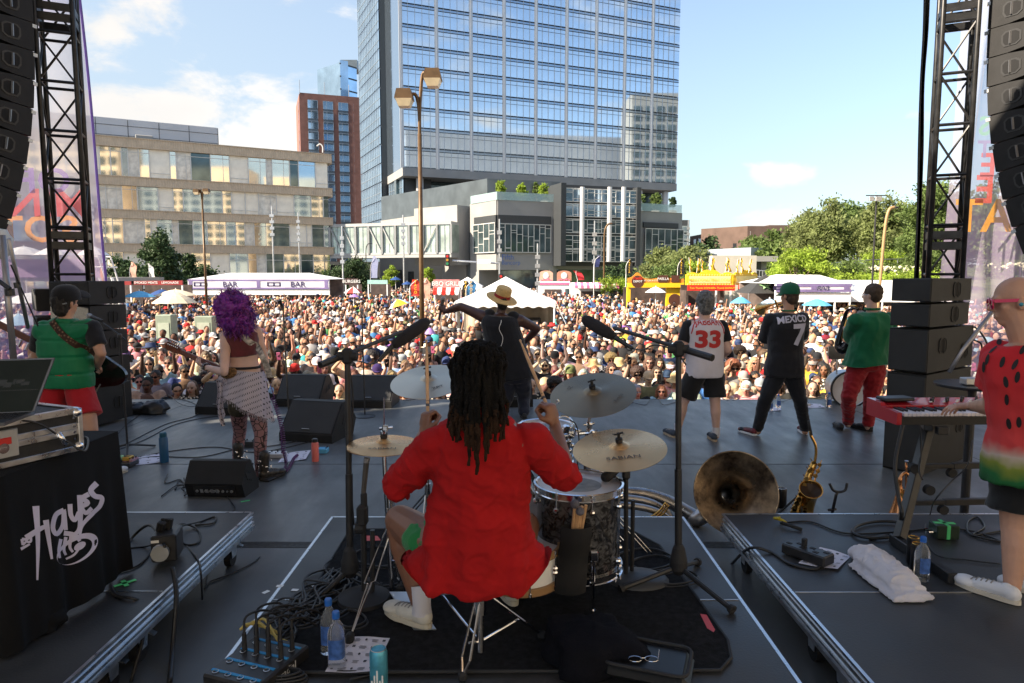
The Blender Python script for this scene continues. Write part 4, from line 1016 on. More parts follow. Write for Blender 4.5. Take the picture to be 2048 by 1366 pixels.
def stand(label,u0,u1,D,v0,v1,crest,mats,word=Nn,awn=Nn):
 a=at(u0,550,D);b_=at(u1,550,D);z1=zat(v0,D);z0=zat(v1,D);w=b_.x-a.x;cx_=(a.x+b_.x)/2;t=th_('food_stand',label,'food stand',(cx_,D+.8,GZ))
 mb=MB().box((cx_,D,(z0+z1)/2),(w,.15,z1-z0));f_=part(mb,'fascia',crest,t)
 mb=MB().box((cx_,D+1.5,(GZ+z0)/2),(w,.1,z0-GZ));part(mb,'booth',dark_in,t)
 mb=MB().box((cx_,D+.1,GZ+.5),(w,.3,1.0));part(mb,'counter',mats,t)
 for s in(-1,1):mb=MB().box((cx_+s*(w/2-.05),D,(GZ+z0)/2),(.1,.1,z0-GZ));part(mb,'post',whm,t)
 if word:
  mb=MB();n=len(word)
  for k,s in enumerate(word):tmb(mb,s,(a.x+w*(k+.5)/n,D-.09,(z0+z1)/2-(z1-z0)*.22),(1,0,0),(0,0,1),(z1-z0)*.5,.01,offset=.01)
  part(mb,'lettering',whc,f_)
 if awn:
  mb=MB();n=6
  for k in Rg(n):mb.mat(k%2);x=a.x+w*(k+.5)/n;mb.slab([(x-w/n/2,D-.1,z0),(x-w/n/2,D-.6,z0-.3),(x+w/n/2,D-.6,z0-.3),(x+w/n/2,D-.1,z0)],.03);mb.cyl((x,D-.6,z0-.32),(x,D-.63,z0-.32),w/n/2,seg=12)
  part(mb,'awning',awn,t)
 return t
stand('food stand with a red and white striped awning right of the lamp post',867,919,46,559,576,M('sign_pink_red',(.62,.25,.25),.6,var=.3,vs=6),rst,['BBQ GRILL'],[rst,whc])
stand('left dark red food stand with white lettering',208,262,50,561,570,rdst,rdst,['BURGERS'])
stand('right dark red food stand with white lettering',268,365,52,561,570,rdst,rdst,['SMOKED MEATS','LEMONADE'])
stand('small dark stand with a black sign between the two tents',690,716,62,557,569,M('sign_black',(.06,.03,.03)),rst,['BURGERS'])
stand('teal market stall beyond the red and white umbrella',735,775,62,560,568,teal,wt,Nn)
bt3=th_('black_popup_tent','black pop-up tent with a green star right of the donut stand','tent',(16,36,GZ));D=38
q=at(1548,549,D);l=at(1497,590,D);r_=at(1600,590,D)
mb=MB();zz4=zat(587,D);mb.add([(l.x,D,zz4),(r_.x,D,zz4),(r_.x,D+2.6,zz4),(l.x,D+2.6,zz4),(q.x,D+1.3,zat(549,D+1.3))],[(0,1,4),(1,2,4),(2,3,4),(3,0,4)]);part(mb,'roof',M('black_canvas',(.04,.04,.04),.7),bt3)
mb=MB();c=V((q.x-.3,D+.5,zat(575,D+.5)+.05));ax=V((1,0,0));ay=V((0,1.2,.95)).normalized()
pts_=[(.34*(1 if k%2==0 else.4)*cos(pi/2+k*pi/5),.34*(1 if k%2==0 else.4)*sin(pi/2+k*pi/5))for k in Rg(10)];mb.prism(pts_,c+V((0,-.1,.03)),ax,ay,ax.cross(ay),.02);part(mb,'star',M('star_green',(.35,.6,.3)),bt3)
for x in(l.x,r_.x):mb=MB().cyl((x,D,GZ),(x,D,zz4),.03,seg=6);part(mb,'leg',gv_,bt3)
boxg=M('cabinet_green',(.26,.31,.24),.6,var=.08)
for i,(u0,u1,D,v0,v1)in enumerate(((310,342,21,630,665),(388,424,23,633,650))):
 a=at(u0,v0,D);b_=at(u1,v0,D);t=th_('generator_cabinet',('pale green cabinet below the cream umbrella','pale green cabinet left of the purple hair')[i],'cabinet',((a.x+b_.x)/2,D,GZ),'pale green cabinets')
 mb=MB().box(((a.x+b_.x)/2,D+.2,(GZ+a.z)/2),(b_.x-a.x,.4,a.z-GZ),Nn,.02);part(mb,'body',boxg,t)
 mb=MB().box(((a.x+b_.x)/2,D-.005,(GZ+a.z)/2+.2),((b_.x-a.x)*.7,.02,(a.z-GZ)*.6));part(mb,'door',M('cabinet_door',(.42,.47,.38),.6),t)
rd=th_('raised_deck','raised viewing deck with purple fascia seen through the left banner','platform',(-25,34,GZ))
a=at(-20,550,34);b_=at(205,550,34);zd=zat(555,34)
mb=MB().box(((a.x+b_.x)/2,37,zd-.1),(b_.x-a.x,6,.2));part(mb,'floor',pc_,rd)
mb=MB().box(((a.x+b_.x)/2,33.95,zd+.45),(b_.x-a.x,.1,.9));part(mb,'fascia',M('deck_purple',(.30,.20,.33),.6),rd)
mb=MB();tmb(mb,'NORITA  ORIGINAL',((a.x+b_.x)/2+1,33.88,zd+.3),(-1,0,0),(0,0,1),.3,-.02);part(mb,'lettering',navy,rd)
mb=MB().box((b_.x+.05,34,zat(548,34)),(.12,.3,1.1));part(mb,'corner_post',orst,rd)
for k in Rg(5):mb=MB();x=a.x+(b_.x-a.x)*k/4;mb.cyl((x,34.3,GZ),(x,34.3,zd),.08,seg=6);part(mb,'leg',gv_,rd)
stt=th_('stairs','white steel stairs with handrail behind the left speaker stack','stairs',(-18,33,GZ));mb=MB()
for k in Rg(9):p=at(206+k*3.3,550,33);z_=zd-(zd-GZ)*(k+1)/10;mb.box((p.x,33.3,z_),(.35,1.0,.06))
part(mb,'step',gv_,stt)
for yy in(32.8,33.8):
 mb=MB();p=at(204,550,33);q=at(240,550,33);mb.tube([(p.x,yy,zd),(q.x,yy,GZ)],.07,4);mb.tube([(p.x,yy,zd+1),(q.x,yy,GZ+1)],.04,4);mb.tube([(p.x-.5,yy,zd+1),(p.x,yy,zd+1)],.04,4);mb.tube([(p.x-.5,yy,zd+.5),(p.x+.3,yy,zd+.5)],.03,4)
 part(mb,'handrail',whm,stt)
def bar_r(label,x0,x1,y,h=1.1,group=Nn,y1=Nn,solid=False):
 y1=y if y1 is Nn else y1;t=th_('crowd_barrier',label,'barrier',((x0+x1)/2,y,GZ),group)
 mb=MB().tube([(x0,y,GZ+h),(x1,y1,GZ+h)],.022,6);mb.tube([(x0,y,GZ+.15),(x1,y1,GZ+.15)],.02,6);part(mb,'rail',bkm,t)
 n=int(sqrt((x1-x0)**2+(y1-y)**2)/.14);mb=MB()
 for k in Rg(n+1):q=k/max(n,1);mb.tube([(x0+(x1-x0)*q,y+(y1-y)*q,GZ+.15),(x0+(x1-x0)*q,y+(y1-y)*q,GZ+h)],.008,4,False)
 part(mb,'bars',bkm,t)
 if solid:mb=MB().box(((x0+x1)/2,y+.02,GZ+.6),(x1-x0,.02,1.1));part(mb,'panel',bkm,t)
for k in Rg(10):bar_r('%s black barrier panel of the front row, counted from the left speaker stack'%ORD[k],-9.5+k*1.9,-9.5+k*1.9+1.86,11.15,1.25,'barrier panels along the stage front',solid=True)
for k,(u0,u1,D,D1)in enumerate(((1125,1185,24,23),(1185,1250,23,23.5),(1250,1300,23.5,25),(1135,1200,30,30),(1200,1275,30,29))):
 a=at(u0,600,D);b_=at(u1,600,D1);bar_r('%s railing panel right of the mixing desk tent'%('low near','middle near','right near','left rear','right rear')[k],a.x,b_.x,D,1.3,'railing panels beside the mixing desk tent',D1)
ORD16=ORD+['thirteenth','fourteenth','fifteenth','sixteenth']
#risers
riserm=M('riser_top',(.040,.041,.043),.46,var=.35,vs=2.5,bump=.12,bs=90,spec=.5,rvar=.12)
RZ=.30
def rsr(label,x0,x1,y0,y1,seam,casters,faces):
 t=th_('stage_riser',label,'riser',((x0+x1)/2,(y0+y1)/2,0),'rolling risers')
 mb=MB().box(((x0+x1)/2,(y0+y1)/2,RZ-.012),(x1-x0-.012,y1-y0-.012,.02));part(mb,'deck',riserm,t)
 cx_,cy_=(x0+x1)/2,(y0+y1)/2
 mb=MB()
 for(z,h,o)in((RZ-.006,.012,.004),(RZ-.04,.018,.0),(RZ-.07,.012,.006),(RZ-.10,.022,.010)):
  for x,s_ in((x0,-1),(x1,1)):mb.box((x+s_*(o/2-.004),cy_,z),(.012+o,y1-y0+.006,h))
  for y,s_ in((y0,-1),(y1,1)):mb.box((cx_,y+s_*(o/2-.004),z),(x1-x0-.02,.012+o,h))
 for x in(x0+.008,x1-.008):mb.box((x,cy_,RZ-.06),(.008,y1-y0-.02,.10))
 for y in(y0+.008,y1-.008):mb.box((cx_,y,RZ-.06),(x1-x0-.03,.008,.10))
 part(mb,'aluminium_frame',alu,t)
 mb=MB().box((cx_,seam,RZ-.0005),(x1-x0-.03,.004,.0045));part(mb,'seam',alu,t)
 for(x,y)in casters:
  mb=MB().cyl((x,y,RZ-.11),(x,y,RZ-.16),.028);c=part(mb,'caster',alu,t)
  mb=MB().cyl((x,y,RZ-.115),(x,y,RZ-.14),.031);part(mb,'red_collar',red,c)
  mb=MB().cyl((x-.02,y,.055),(x+.02,y,.055),.055,seg=18);part(mb,'wheel',rb_,c)
  mb=MB()
  for s_ in(-1,1):mb.prism([(-.045,0),(.045,0),(.03,-.085),(-.03,-.085)],(x+s_*.026-.002,y,RZ-.155),(0,1,0),(0,0,1),(1,0,0),.004)
  mb.box((x,y,RZ-.155),(.06,.09,.006));mb.box((x+.05,y+.03,RZ-.17),(.05,.03,.008),rotm(0,.5,0));part(mb,'fork',alu,c)
 return t
rsr('left riser with aluminium edge under the draped table',-4.6,-1.75,.6,4.47,3.31,[(-1.84,4.3),(-1.84,3.2),(-1.84,2.95),(-4.3,4.3),(-1.84,1)],0)
rsr('middle riser carrying the drum kit',-1.19,1.13,.4,4.38,3.22,[(-1.08,4.25),(1.02,4.25),(1.02,.8),(-1.08,.8)],0)
rsr('right riser carrying the keyboard stand',1.41,4.6,.6,4.44,3.30,[(1.5,4.2),(1.5,3.2),(1.5,2.9),(4.3,4.2),(1.5,1)],0)
#cables
def cb_(label,pts,r=.005,group=Nn,m=cablem,name='cable',n=8):
 P_=spn(pts,n);mb=MB().tube(P_,r,6);o=part(mb,name,m,Nn,pts[0],True);return tag(o,label,'cable',group)
def F(u,v,z=.0):p=flr(u,v,z);return V((p.x,p.y,z+.006))
def msy(label,z,u0,v0,u1,v1,n,loops,seed,r=.0045,group=Nn,spread=30):
 """one long slack cable lying in loops between two spots"""
 rnd=random.Random(seed);pts=[]
 for k in Rg(n):
  t=k/(n-1);u=u0+(u1-u0)*t+rnd.uniform(-spread,spread);v=v0+(v1-v0)*t+rnd.uniform(-spread,spread)*.45
  p=F(u,v,z);p.z+=rnd.uniform(0,.02);pts.append(p)
 return cb_(label,pts,r,group)
G='black cables lying about the stage'
cb_('cable along the floor behind the left microphone stand',[F(235,925),F(330,905),F(430,895),F(520,905),F(640,880)],group=G)
cb_('second cable along the floor left of the guitarist boots',[F(215,935),F(300,915),F(400,915),F(480,898),F(560,890),F(700,860)],group=G)
cb_('cable curving from the left wedge to the speaker stack',[F(225,905),F(290,880),F(350,850),F(420,835),F(500,830)],group=G)
cb_('cable sweeping behind the black bag',[F(235,870),F(260,845),F(330,800),F(385,806),F(395,830),F(330,850),F(250,890)],group=G)
msy('tangled cable by the left stage edge',0,230,815,420,800,14,0,3,group=G)
msy('cable along the front edge between the wedges',0,420,800,900,802,12,0,4,group=G,spread=12)
msy('cable at the front edge under the big cymbal',0,1240,806,1360,806,9,0,5,group=G,spread=14)
msy('cable at the front edge behind the MEXICO jersey',0,1420,800,1680,802,14,0,6,group=G,spread=14)
msy('looped cable left of the small wedge',0,345,960,420,1000,12,0,7,.005,G,26)
msy('second looped cable left of the small wedge',0,335,985,400,960,10,0,8,.005,G,22)
cb_('cable from the small wedge to the floor',[F(455,995),F(470,1020),F(440,1030)],group=G)
cb_('cable drooping off the left riser onto the deck',[F(425,1095,RZ*.0),F(410,1175),F(420,1165),F(460,1150),F(505,1128),F(520,1115)],.0045,G)
for k in Rg(16):
 rnd=random.Random(100+k);pts=[]
 a0,b0=(690+rnd.uniform(-35,30),1140+rnd.uniform(-30,40)),(500+rnd.uniform(-20,60),1290+rnd.uniform(-40,25))
 for i in Rg(8):
  t=i/7;bow=26*sin(pi*t)*rnd.uniform(-1,1.4);u=a0[0]+(b0[0]-a0[0])*t+bow+rnd.uniform(-10,10);v=a0[1]+(b0[1]-a0[1])*t+bow*.4+rnd.uniform(-8,8)
  p=F(u,v,RZ);p.z+=.006+.012*rnd.random()+.02*sin(pi*t)*rnd.random();pts.append(p)
 cb_('%s of sixteen black cables bundled between the drum stands and the stage box'%ORD16[k],pts,.0055,'bundled cables left of the drummer')
for k,(u,v,a,b2)in enumerate(((640,1215,60,34),(655,1170,45,26),(600,1235,40,28),(760,1120,55,22),(1290,1125,60,24),(1310,1135,48,20),(1345,1160,52,18),(545,1362,70,16),(760,1160,60,22),(700,1245,34,20))):
 mb=MB()
 for q in Rg(2 if k!=7 else 4):
  pts=[]
  for i in Rg(28):
   t=2*pi*i/28;p=F(u+(a-q*5)*cos(t)+4*sin(3*t+q),v+(b2-q*2)*sin(t),RZ);p.z+=.006+q*.009;pts.append(p)
  mb.tube(pts,.005,5,closed=True)
 tag(part(mb,'coiled_cable',cablem,Nn,flr(u,v,RZ),True),('coil on the drum riser beside the two water bottles','small coil behind the left boom base','coil left of the water bottles','coil behind the hi-hat stand','large coil at the right boom stand base','inner coil at the right boom stand base','coil under the tripod foot of the right boom stand','thick coil at the bottom edge below the stage box','coil near the hi-hat pedal','small loose coil touching the song sheet')[k],'cable coil','cable coils on the drum riser')
cb_('cable crossing the rug to the blue can',[F(1015,1180,RZ),F(940,1280,RZ),F(860,1320,RZ),F(770,1345,RZ),F(700,1362,RZ)],.005,G)
yw=M('yellow_tape',(.55,.42,.12),.6)
for k in Rg(3):cb_('%s tan ended cable tail over the stage box'%('upper','middle','lower')[k],[F(480+k*12,1262-k*6,RZ+.09),F(500+k*15,1250-k*4,RZ+.1),F(545+k*8,1262+k*14,RZ+.05),F(560+k*14,1272+k*14,RZ+.02)],.006,'tan cable tails',yw)
cb_('thick cable from the deck up over the right riser edge',[F(1430,1170),F(1465,1128),F(1500,1098,RZ),F(1545,1108,RZ),F(1580,1130,RZ),F(1625,1140,RZ),F(1640,1135,RZ)],.009,G)
cb_('cable from the yellow plug towards the keyboard stand',[F(1560,1048,RZ),F(1620,1045,RZ),F(1690,1068,RZ),F(1790,1066,RZ),F(1850,1060,RZ)],.006,G)
mb=MB()
pts=[]
for i in Rg(26):t=2*pi*i/26;p=F(1760+55*cos(t)-8*sin(t),1064+17*sin(t),RZ);p.z+=.01;pts.append(p)
mb.tube(pts,.010,6,closed=True);tag(part(mb,'coiled_cable',cablem,Nn,flr(1760,1064,RZ),True),'thick loop of cable left of the keyboard stand','cable coil')
cb_('thick cable hanging from the keyboard down to the riser',[at(1805,850,4.1),at(1790,930,4.05),at(1798,1000,3.95),at(1803,1030,3.9),F(1790,1066,RZ),F(1740,1080,RZ)],.012,G)
cb_('thin cable hanging under the keyboard',[at(1840,850,4.1),at(1842,910,4.1),at(1838,940,4.0),at(1845,960,3.95)],.005,G)
cb_('thin cable from the keyboard frame to the small green box',[at(1945,880,3.9),at(1935,930,3.8),at(1905,960,3.8),at(1870,1000,3.75),F(1860,1030,RZ),F(1850,1060,RZ),F(1870,1110,RZ),F(1935,1122,RZ),F(2000,1130,RZ)],.004,G)
cb_('cable loop right of the green box',[F(1920,1060,RZ),F(1960,1068,RZ),F(2000,1085,RZ),F(1940,1070,RZ),F(1935,1045,RZ),F(1955,1036,RZ),F(1968,1055,RZ),F(1945,1072,RZ),F(2010,1062,RZ)],.006,G)
cb_('black cable rising along the right boom stand',[at(1360,700,3.5),at(1352,850,3.48),at(1360,1000,3.42),F(1352,1120,RZ),F(1330,1110,RZ),F(1290,1095,RZ)],.005,G)
cb_('thick cable looping from the power box over the riser edge and down',[F(330,1095,RZ+.12),F(300,1052,RZ+.1),F(262,1080,RZ),F(245,1120,RZ),F(222,1160,RZ),F(232,1192,RZ),F(270,1200,RZ),at(290,1215,3.28),at(285,1280,3.1),F(262,1366)],.009,G)
cb_('straight cable hanging from the round power inlet',[at(345,1135,3.42),at(352,1175,3.36),at(352,1215,3.3),at(345,1300,3.2),F(340,1366)],.012,G)
cb_('cable running left from the power box under the drape',[F(320,1085,RZ+.08),F(290,1095,RZ),F(240,1100,RZ),F(200,1105,RZ)],.006,G)
cb_('lower cable running left under the drape',[F(310,1095,RZ),F(280,1130,RZ),F(240,1145,RZ),F(190,1150,RZ)],.006,G)
cb_('looping cable right of the power box',[F(335,1075,RZ+.1),F(360,1050,RZ+.03),F(395,1060,RZ),F(398,1085,RZ),F(370,1090,RZ),F(350,1060,RZ+.05),F(400,1045,RZ),F(430,1035,RZ),F(425,1048,RZ),F(390,1052,RZ)],.006,G)
cb_('cable from the power box over the riser edge to the deck',[F(345,1065,RZ+.12),F(365,1085,RZ),F(395,1120,RZ),at(402,1150,3.5),F(405,1200)],.006,G)
pb=th_('power_box','black power distribution box with plugs on the left riser','power box',flr(333,1130,RZ))
c=flr(333,1122,RZ);mb=MB().box((c.x,c.y+.02,RZ+.095),(.13,.17,.15),rotm(0,0,.25),.008);part(mb,'case',bkm,pb)
mb=MB();q=V((c.x+.01,c.y-.075,RZ+.085));mb.cyl(q,q+V((.01,-.03,0)),.045,seg=16);part(mb,'inlet',gv_,pb)
mb=MB()
for k in Rg(5):mb.box((c.x-.03+.02*(k%3),c.y+.04-.04*(k//3),RZ+.20),(.022,.03,.06),rotm(.2*(k-2),.1*k,0),.004)
part(mb,'plug',rb_,pb)
mb=MB().box((c.x-.02,c.y-.072,RZ+.14),(.04,.003,.015),rotm(0,0,.25));part(mb,'label',whm,pb)
grt=M('green_tape',(.10,.65,.22),.5)
def tape(label,segs,z):
 mb=MB()
 for(u0,v0,u1,v1)in segs:mb.bar(F(u0,v0,z)+Zv(-.003),F(u1,v1,z)+Zv(-.003),.022,.002)
 tag(part(mb,'tape_mark',grt,Nn,flr(segs[0][0],segs[0][1],z)),label,'tape')
tape('bright green tape cross on the left riser',[(228,1174,272,1160),(246,1162,254,1173)],RZ)
tape('green tape strip behind the small wedge',[(482,1004,500,1001)],0)
tape('green tape dot at the base of the middle microphone stand',[(588,833,596,836)],0)
#wedges
grillm=M('speaker_grille',(.030,.031,.032),.55,var=.2,vs=3,bump=.9,bs=420,spec=.5)
cabm=M('speaker_cabinet',(.016,.016,.017),.6,var=.2,vs=6,bump=.15,bs=150,spec=.3)
def wedge(label,c,w,d,h,rz,back=False,group='floor monitor wedges'):
 """profile: low edge at -y, slanted grille faces -y (towards a player standing there); rz turns it"""
 t=th_('monitor_wedge',label,'monitor speaker',c,group);R=rotm(0,0,rz);c=V(c)
 prof=[(-d*.5,0),(d*.36,0),(d*.5,h*.42),(d*.18,h),(-d*.02,h),(-d*.5,h*.22)]
 ax,ay,az=R@V((0,1,0)),Zv(1),R@V((1,0,0))
 mb=MB().prism(prof,c-az*(w/2),ax,ay,az,w);part(mb,'cabinet',cabm,t)
 s0=c+ax*(-d*.5)+ay*(h*.22);s1=c+ax*(-d*.02)+ay*h;n=(s1-s0).cross(az).normalized()
 if n.z<0:n=-n
 mb=MB()
 for(a,b2,o)in((.04,.96,.006),):
  q=[s0.lerp(s1,a)-az*(w*.47),s0.lerp(s1,a)+az*(w*.47),s0.lerp(s1,b2)+az*(w*.47),s0.lerp(s1,b2)-az*(w*.47)]
  mb.slab([p+n*.002 for p in q],.008 if(q[1]-q[0]).cross(q[3]-q[0]).dot(n)>0 else-.008)
 part(mb,'grille',grillm,t)
 mb=MB();m2=s0.lerp(s1,.14)+n*.012;mb.box(m2-az*(w*.02),(w*.14,.004,.02),Matrix((az,(s1-s0).normalized(),n)).transposed());part(mb,'badge',gv_,t)
 for sg in(-1,1):
  mb=MB()
  for k in Rg(3):mb.box(c+az*(sg*(w/2+.002))+ax*(d*(-.02+.11*k))+ay*(h*(.5+.04*k)),(.006,.03,h*.26),R@rotm(-.5,0,0))
  part(mb,'side_vent',rb_,t)
 if back:
  bp0=c+ax*(d*.36);bp1=c+ax*(d*.5)+ay*(h*.42);nn=V((bp1-bp0)).cross(az).normalized();
  if nn.dot(ax)<0:nn=-nn
  mb=MB();m2=bp0.lerp(bp1,.5)+nn*.003;Rm=Matrix((az,(bp1-bp0).normalized(),nn)).transposed();mb.box(m2,(w*.72,h*.34,.006),Rm)
  part(mb,'connector_panel',bkm,t);mb=MB()
  for k in Rg(9):mb.cyl(m2+az*(w*(-.3+.075*k))+nn*.003,m2+az*(w*(-.3+.075*k))+nn*.012,.008 if k%2 else.012,seg=8)
  for k in Rg(4):mb.box(m2+az*(w*(-.05+.09*k))+nn*.006,(w*.05,h*.12,.003),Rm)
  part(mb,'connectors',gv_,t)
 return t
def wpos(u,v):p=flr(u,v);return(p.x,p.y,0)
wedge('wedge monitor half hidden behind the guitarist',wpos(455,822),.62,.55,.40,-.15)
wedge('wedge monitor left of the straight microphone stand base',wpos(612,806),.66,.62,.42,-.1)
wedge('wedge monitor under the left boom microphone',wpos(748,808),.66,.62,.42,-.05)
wedge('large near wedge monitor behind the pink bottle',wpos(638,872),.66,.62,.42,-.22)
wedge('wedge monitor right of the drummer dreadlocks',wpos(1028,808),.5,.5,.44,.1)
p=flr(446,985);wedge('small wedge monitor seen from behind in front of the guitarist boots',(p.x,p.y,0),.50,.33,.30,pi-.05,True)
#speaker stacks
holem=M('handle_recess',(.006,.006,.007),.8)
def cab(t,c,w,d,h,rz,handle=1,name='cabinet',grille=Nn,trap=.0,hcount=1):
 """line array / sub cabinet: front (grille) towards local +y"""
 R=rotm(0,0,rz);c=V(c);A=lambda x,y,z:c+R@V((x,y,z))
 mb=MB();pr=[(-d/2,-h/2+trap),(d/2,-h/2),(d/2,h/2),(-d/2,h/2-trap)]
 mb.prism(pr,A(-w/2,0,0),R@V((0,1,0)),(0,0,1),R@V((1,0,0)),w);o=part(mb,name,cabm,t)
 mb=MB().box(A(0,d/2+.008,0),(w*.985,.016,h*.96),R,.006);part(mb,'grille',grillm,o)
 for sg in(-1,1):
  for k in Rg(hcount):
   yy=-d*.12 if hcount==1 else(-d*.30+d*.5*k);zz_=0 if hcount==1 else(-.1+.2*k)*h
   poly=[(-.085,-.045),(-.055,-.075),(.055,-.075),(.085,-.045),(.085,.045),(.055,.075),(-.055,.075),(-.085,.045)]
   mb=MB();q=A(sg*(w/2+.001),yy,zz_);ay=R@V((0,1,0));n_=R@V((sg,0,0))
   ring=[]
   for s_ in(1.0,.86):ring.append([q+ay*(x*s_)+Zv(y*s_)for x,y in poly])
   vs_=[p+n_*.007 for p in ring[0]]+[p+n_*.007 for p in ring[1]]+ring[0]+[p-n_*.0 for p in ring[1]]
   mb.add(vs_,[(i,(i+1)%8,8+(i+1)%8,8+i)for i in Rg(8)]+[(16+i,16+(i+1)%8,(i+1)%8,i)for i in Rg(8)]+[(8+i,8+(i+1)%8,24+(i+1)%8,24+i)for i in Rg(8)]);mb.bar(q+n_*.006+Zv(-.075),q+n_*.006+Zv(.075),.02,.008)
   part(mb,'handle',cabm,o)
   mb=MB().prism([(x*.86,y*.86)for x,y in poly],q+n_*.001,ay,(0,0,1),n_,.002);part(mb,'handle_recess',holem,o)
 return o
st=th_('speaker_stack','black stack of speaker cabinets behind the green vested bassist','speaker stack',(-5.3,8.6,0))
a_=at(150,600,7.2);D=7.2;xs0=at(128,600,D).x;xs1=at(222,600,D-.1).x
ang=-.18
for(v0,v1,w,d,hz_,tr_)in((562,610,.95,.7,0,0),(612,662,.95,.7,0,0),(664,716,.95,.7,0,0),(718,772,1.0,.7,0,0),(774,850,1.0,.7,0,0)):
 z1_,z0_=zat(v0,8.35),max(.0,zat(v1,8.35));cab(st,(at(173,600,8.6).x,8.65,(z0_+z1_)/2),w*.58,.6,z1_-z0_-.008,pi+ang,1)
sw=th_('side_fill_speaker','two angled black speakers behind the bassist cap','speaker',(-5.8,8.9,0))
for(v0,v1)in((578,622),(634,680)):
 z1_,z0_=zat(v0,8.6),zat(v1,8.6);cab(sw,(at(118,600,8.8).x,8.9,(z0_+z1_)/2),.6,.62,z1_-z0_,pi-.9,1)
mb=MB().cyl((at(118,600,8.8).x,8.9,0),(at(118,600,8.8).x,8.9,1.4),.04);mb.box((at(118,600,8.8).x,8.9,.02),(.6,.6,.04));part(mb,'stand',bkm,sw)
s2=th_('speaker_stack','tall grey lit speaker stack between the green shirt and the keyboard player','speaker stack',(4.35,6.6,0))
def corner_stack(t,uL,uC,uR,D,specs):
 C=at(uC,600,D);Lp=at(uL,600,D+.28);
 for(v0,v1,uR2,hc)in specs:
  z1_,z0_=zat(v0,D),(.0 if v1>800 else zat(v1,D));Rp=at(uR2,600,D+.62);C2=V((C.x,D,0));L2=V((Lp.x,D+.28,0));
  wv=(C2-L2);w=wv.length;fr=V((wv.y,-wv.x,0)).normalized();
  ang_=atan2(-fr.x,fr.y)
  dirR=-fr;dep=(V((Rp.x,D+.62,0))-C2).dot(dirR);dep=max(.45,min(1.1,dep))
  c=(C2+L2)/2+dirR*(dep/2);c.z=(z0_+z1_)/2
  cab(t,c,w,dep,z1_-z0_-.01,ang_,1,hcount=hc)
corner_stack(s2,1783,1862,1915,6.3,[(556,605,1918,1),(608,656,1912,1),(659,748,1950,2),(750,850,1950,2)])
#line arrays
def line_array(label,u,v_end,D,zrot,n,side,w=.95,d=.55,h=.33,curve=Nn):
 t=th_('line_array',label,'line array speaker',(at(u,300,D).x,D,9.5),'line arrays hanging at the sides of the stage');zb=zat(v_end,D);x=at(u,300,D).x
 pos=V((x,D,zb));tilt=radians(26);z=0;pts=[]
 cur=V((x,D-.18,zb+h*.5));
 R0=rotm(0,0,zrot)
 for k in Rg(n):
  tl=radians(22)*max(0,1-k/8.0)**1.5;R=R0@rotm(-tl,0,0)
  c=cur;A=lambda X,Y,Z:c+R@V((X,Y,Z))
  mb=MB();tr_=.045;pr=[(-d/2,-h*.5+tr_),(d*.1,-h*.49),(d/2,-h*.49),(d/2,h*.49),(d*.1,h*.49),(-d/2,h*.5-tr_)]
  mb.prism(pr,A(-w/2,0,0),R@V((0,1,0)),R@Zv(1),R@V((1,0,0)),w);o=part(mb,'cabinet',cabm,t)
  for sg in(-1,1):
   poly=[(-.11,-.05),(-.06,-.09),(.07,-.09),(.10,-.04),(.10,.05),(.06,.085),(-.06,.085),(-.11,.05)]
   q=A(sg*(w/2+.001),.02,0);ay=R@V((0,1,0));az=R@Zv(1);n_=R@V((sg,0,0))
   mb=MB().prism(poly,q,ay,az,n_,.006);part(mb,'handle_plate',M('handle_plate',(.035,.035,.036),.35,.3),o)
   mb=MB().prism([(x_*.8,y_*.8)for x_,y_ in poly],q+n_*.0065,ay,az,n_,.002);part(mb,'handle_recess',holem,o)
   mb=MB().bar(q+n_*.012-az*.07,q+n_*.012+az*.07,.03,.012);part(mb,'grip',M('grip',(.25,.25,.26),.4,.7),o)
   mb=MB().box(A(sg*w*.49,d/2+.01,h*.4),(.02,.05,.04),R);part(mb,'rigging',gv_,o)
  q=A(0,-d/2-.001,0)
  for sx in(-.22,.22):
   poly=[(-.10,-.09),(.10,-.09),(.07,.09),(-.07,.09)];mb=MB().prism(poly,A(sx*w,-d/2-.001,0),R@V((1,0,0)),R@Zv(1),R@V((0,-1,0)),.008);part(mb,'rear_panel',M('rear_panel',(.015,.015,.016),.25),o)
  cur=cur+R@Zv(h*1.0)if k>8 else cur+(R@Zv(1))*h+(R@V((0,1,0)))*(.0)
 return t
line_array('left line array of black speaker cabinets hanging at the left edge',-75,478,8.2,-.42,13,1)
line_array('right line array of black speaker cabinets hanging at the right edge',2118,495,8.2,.50,13,1)
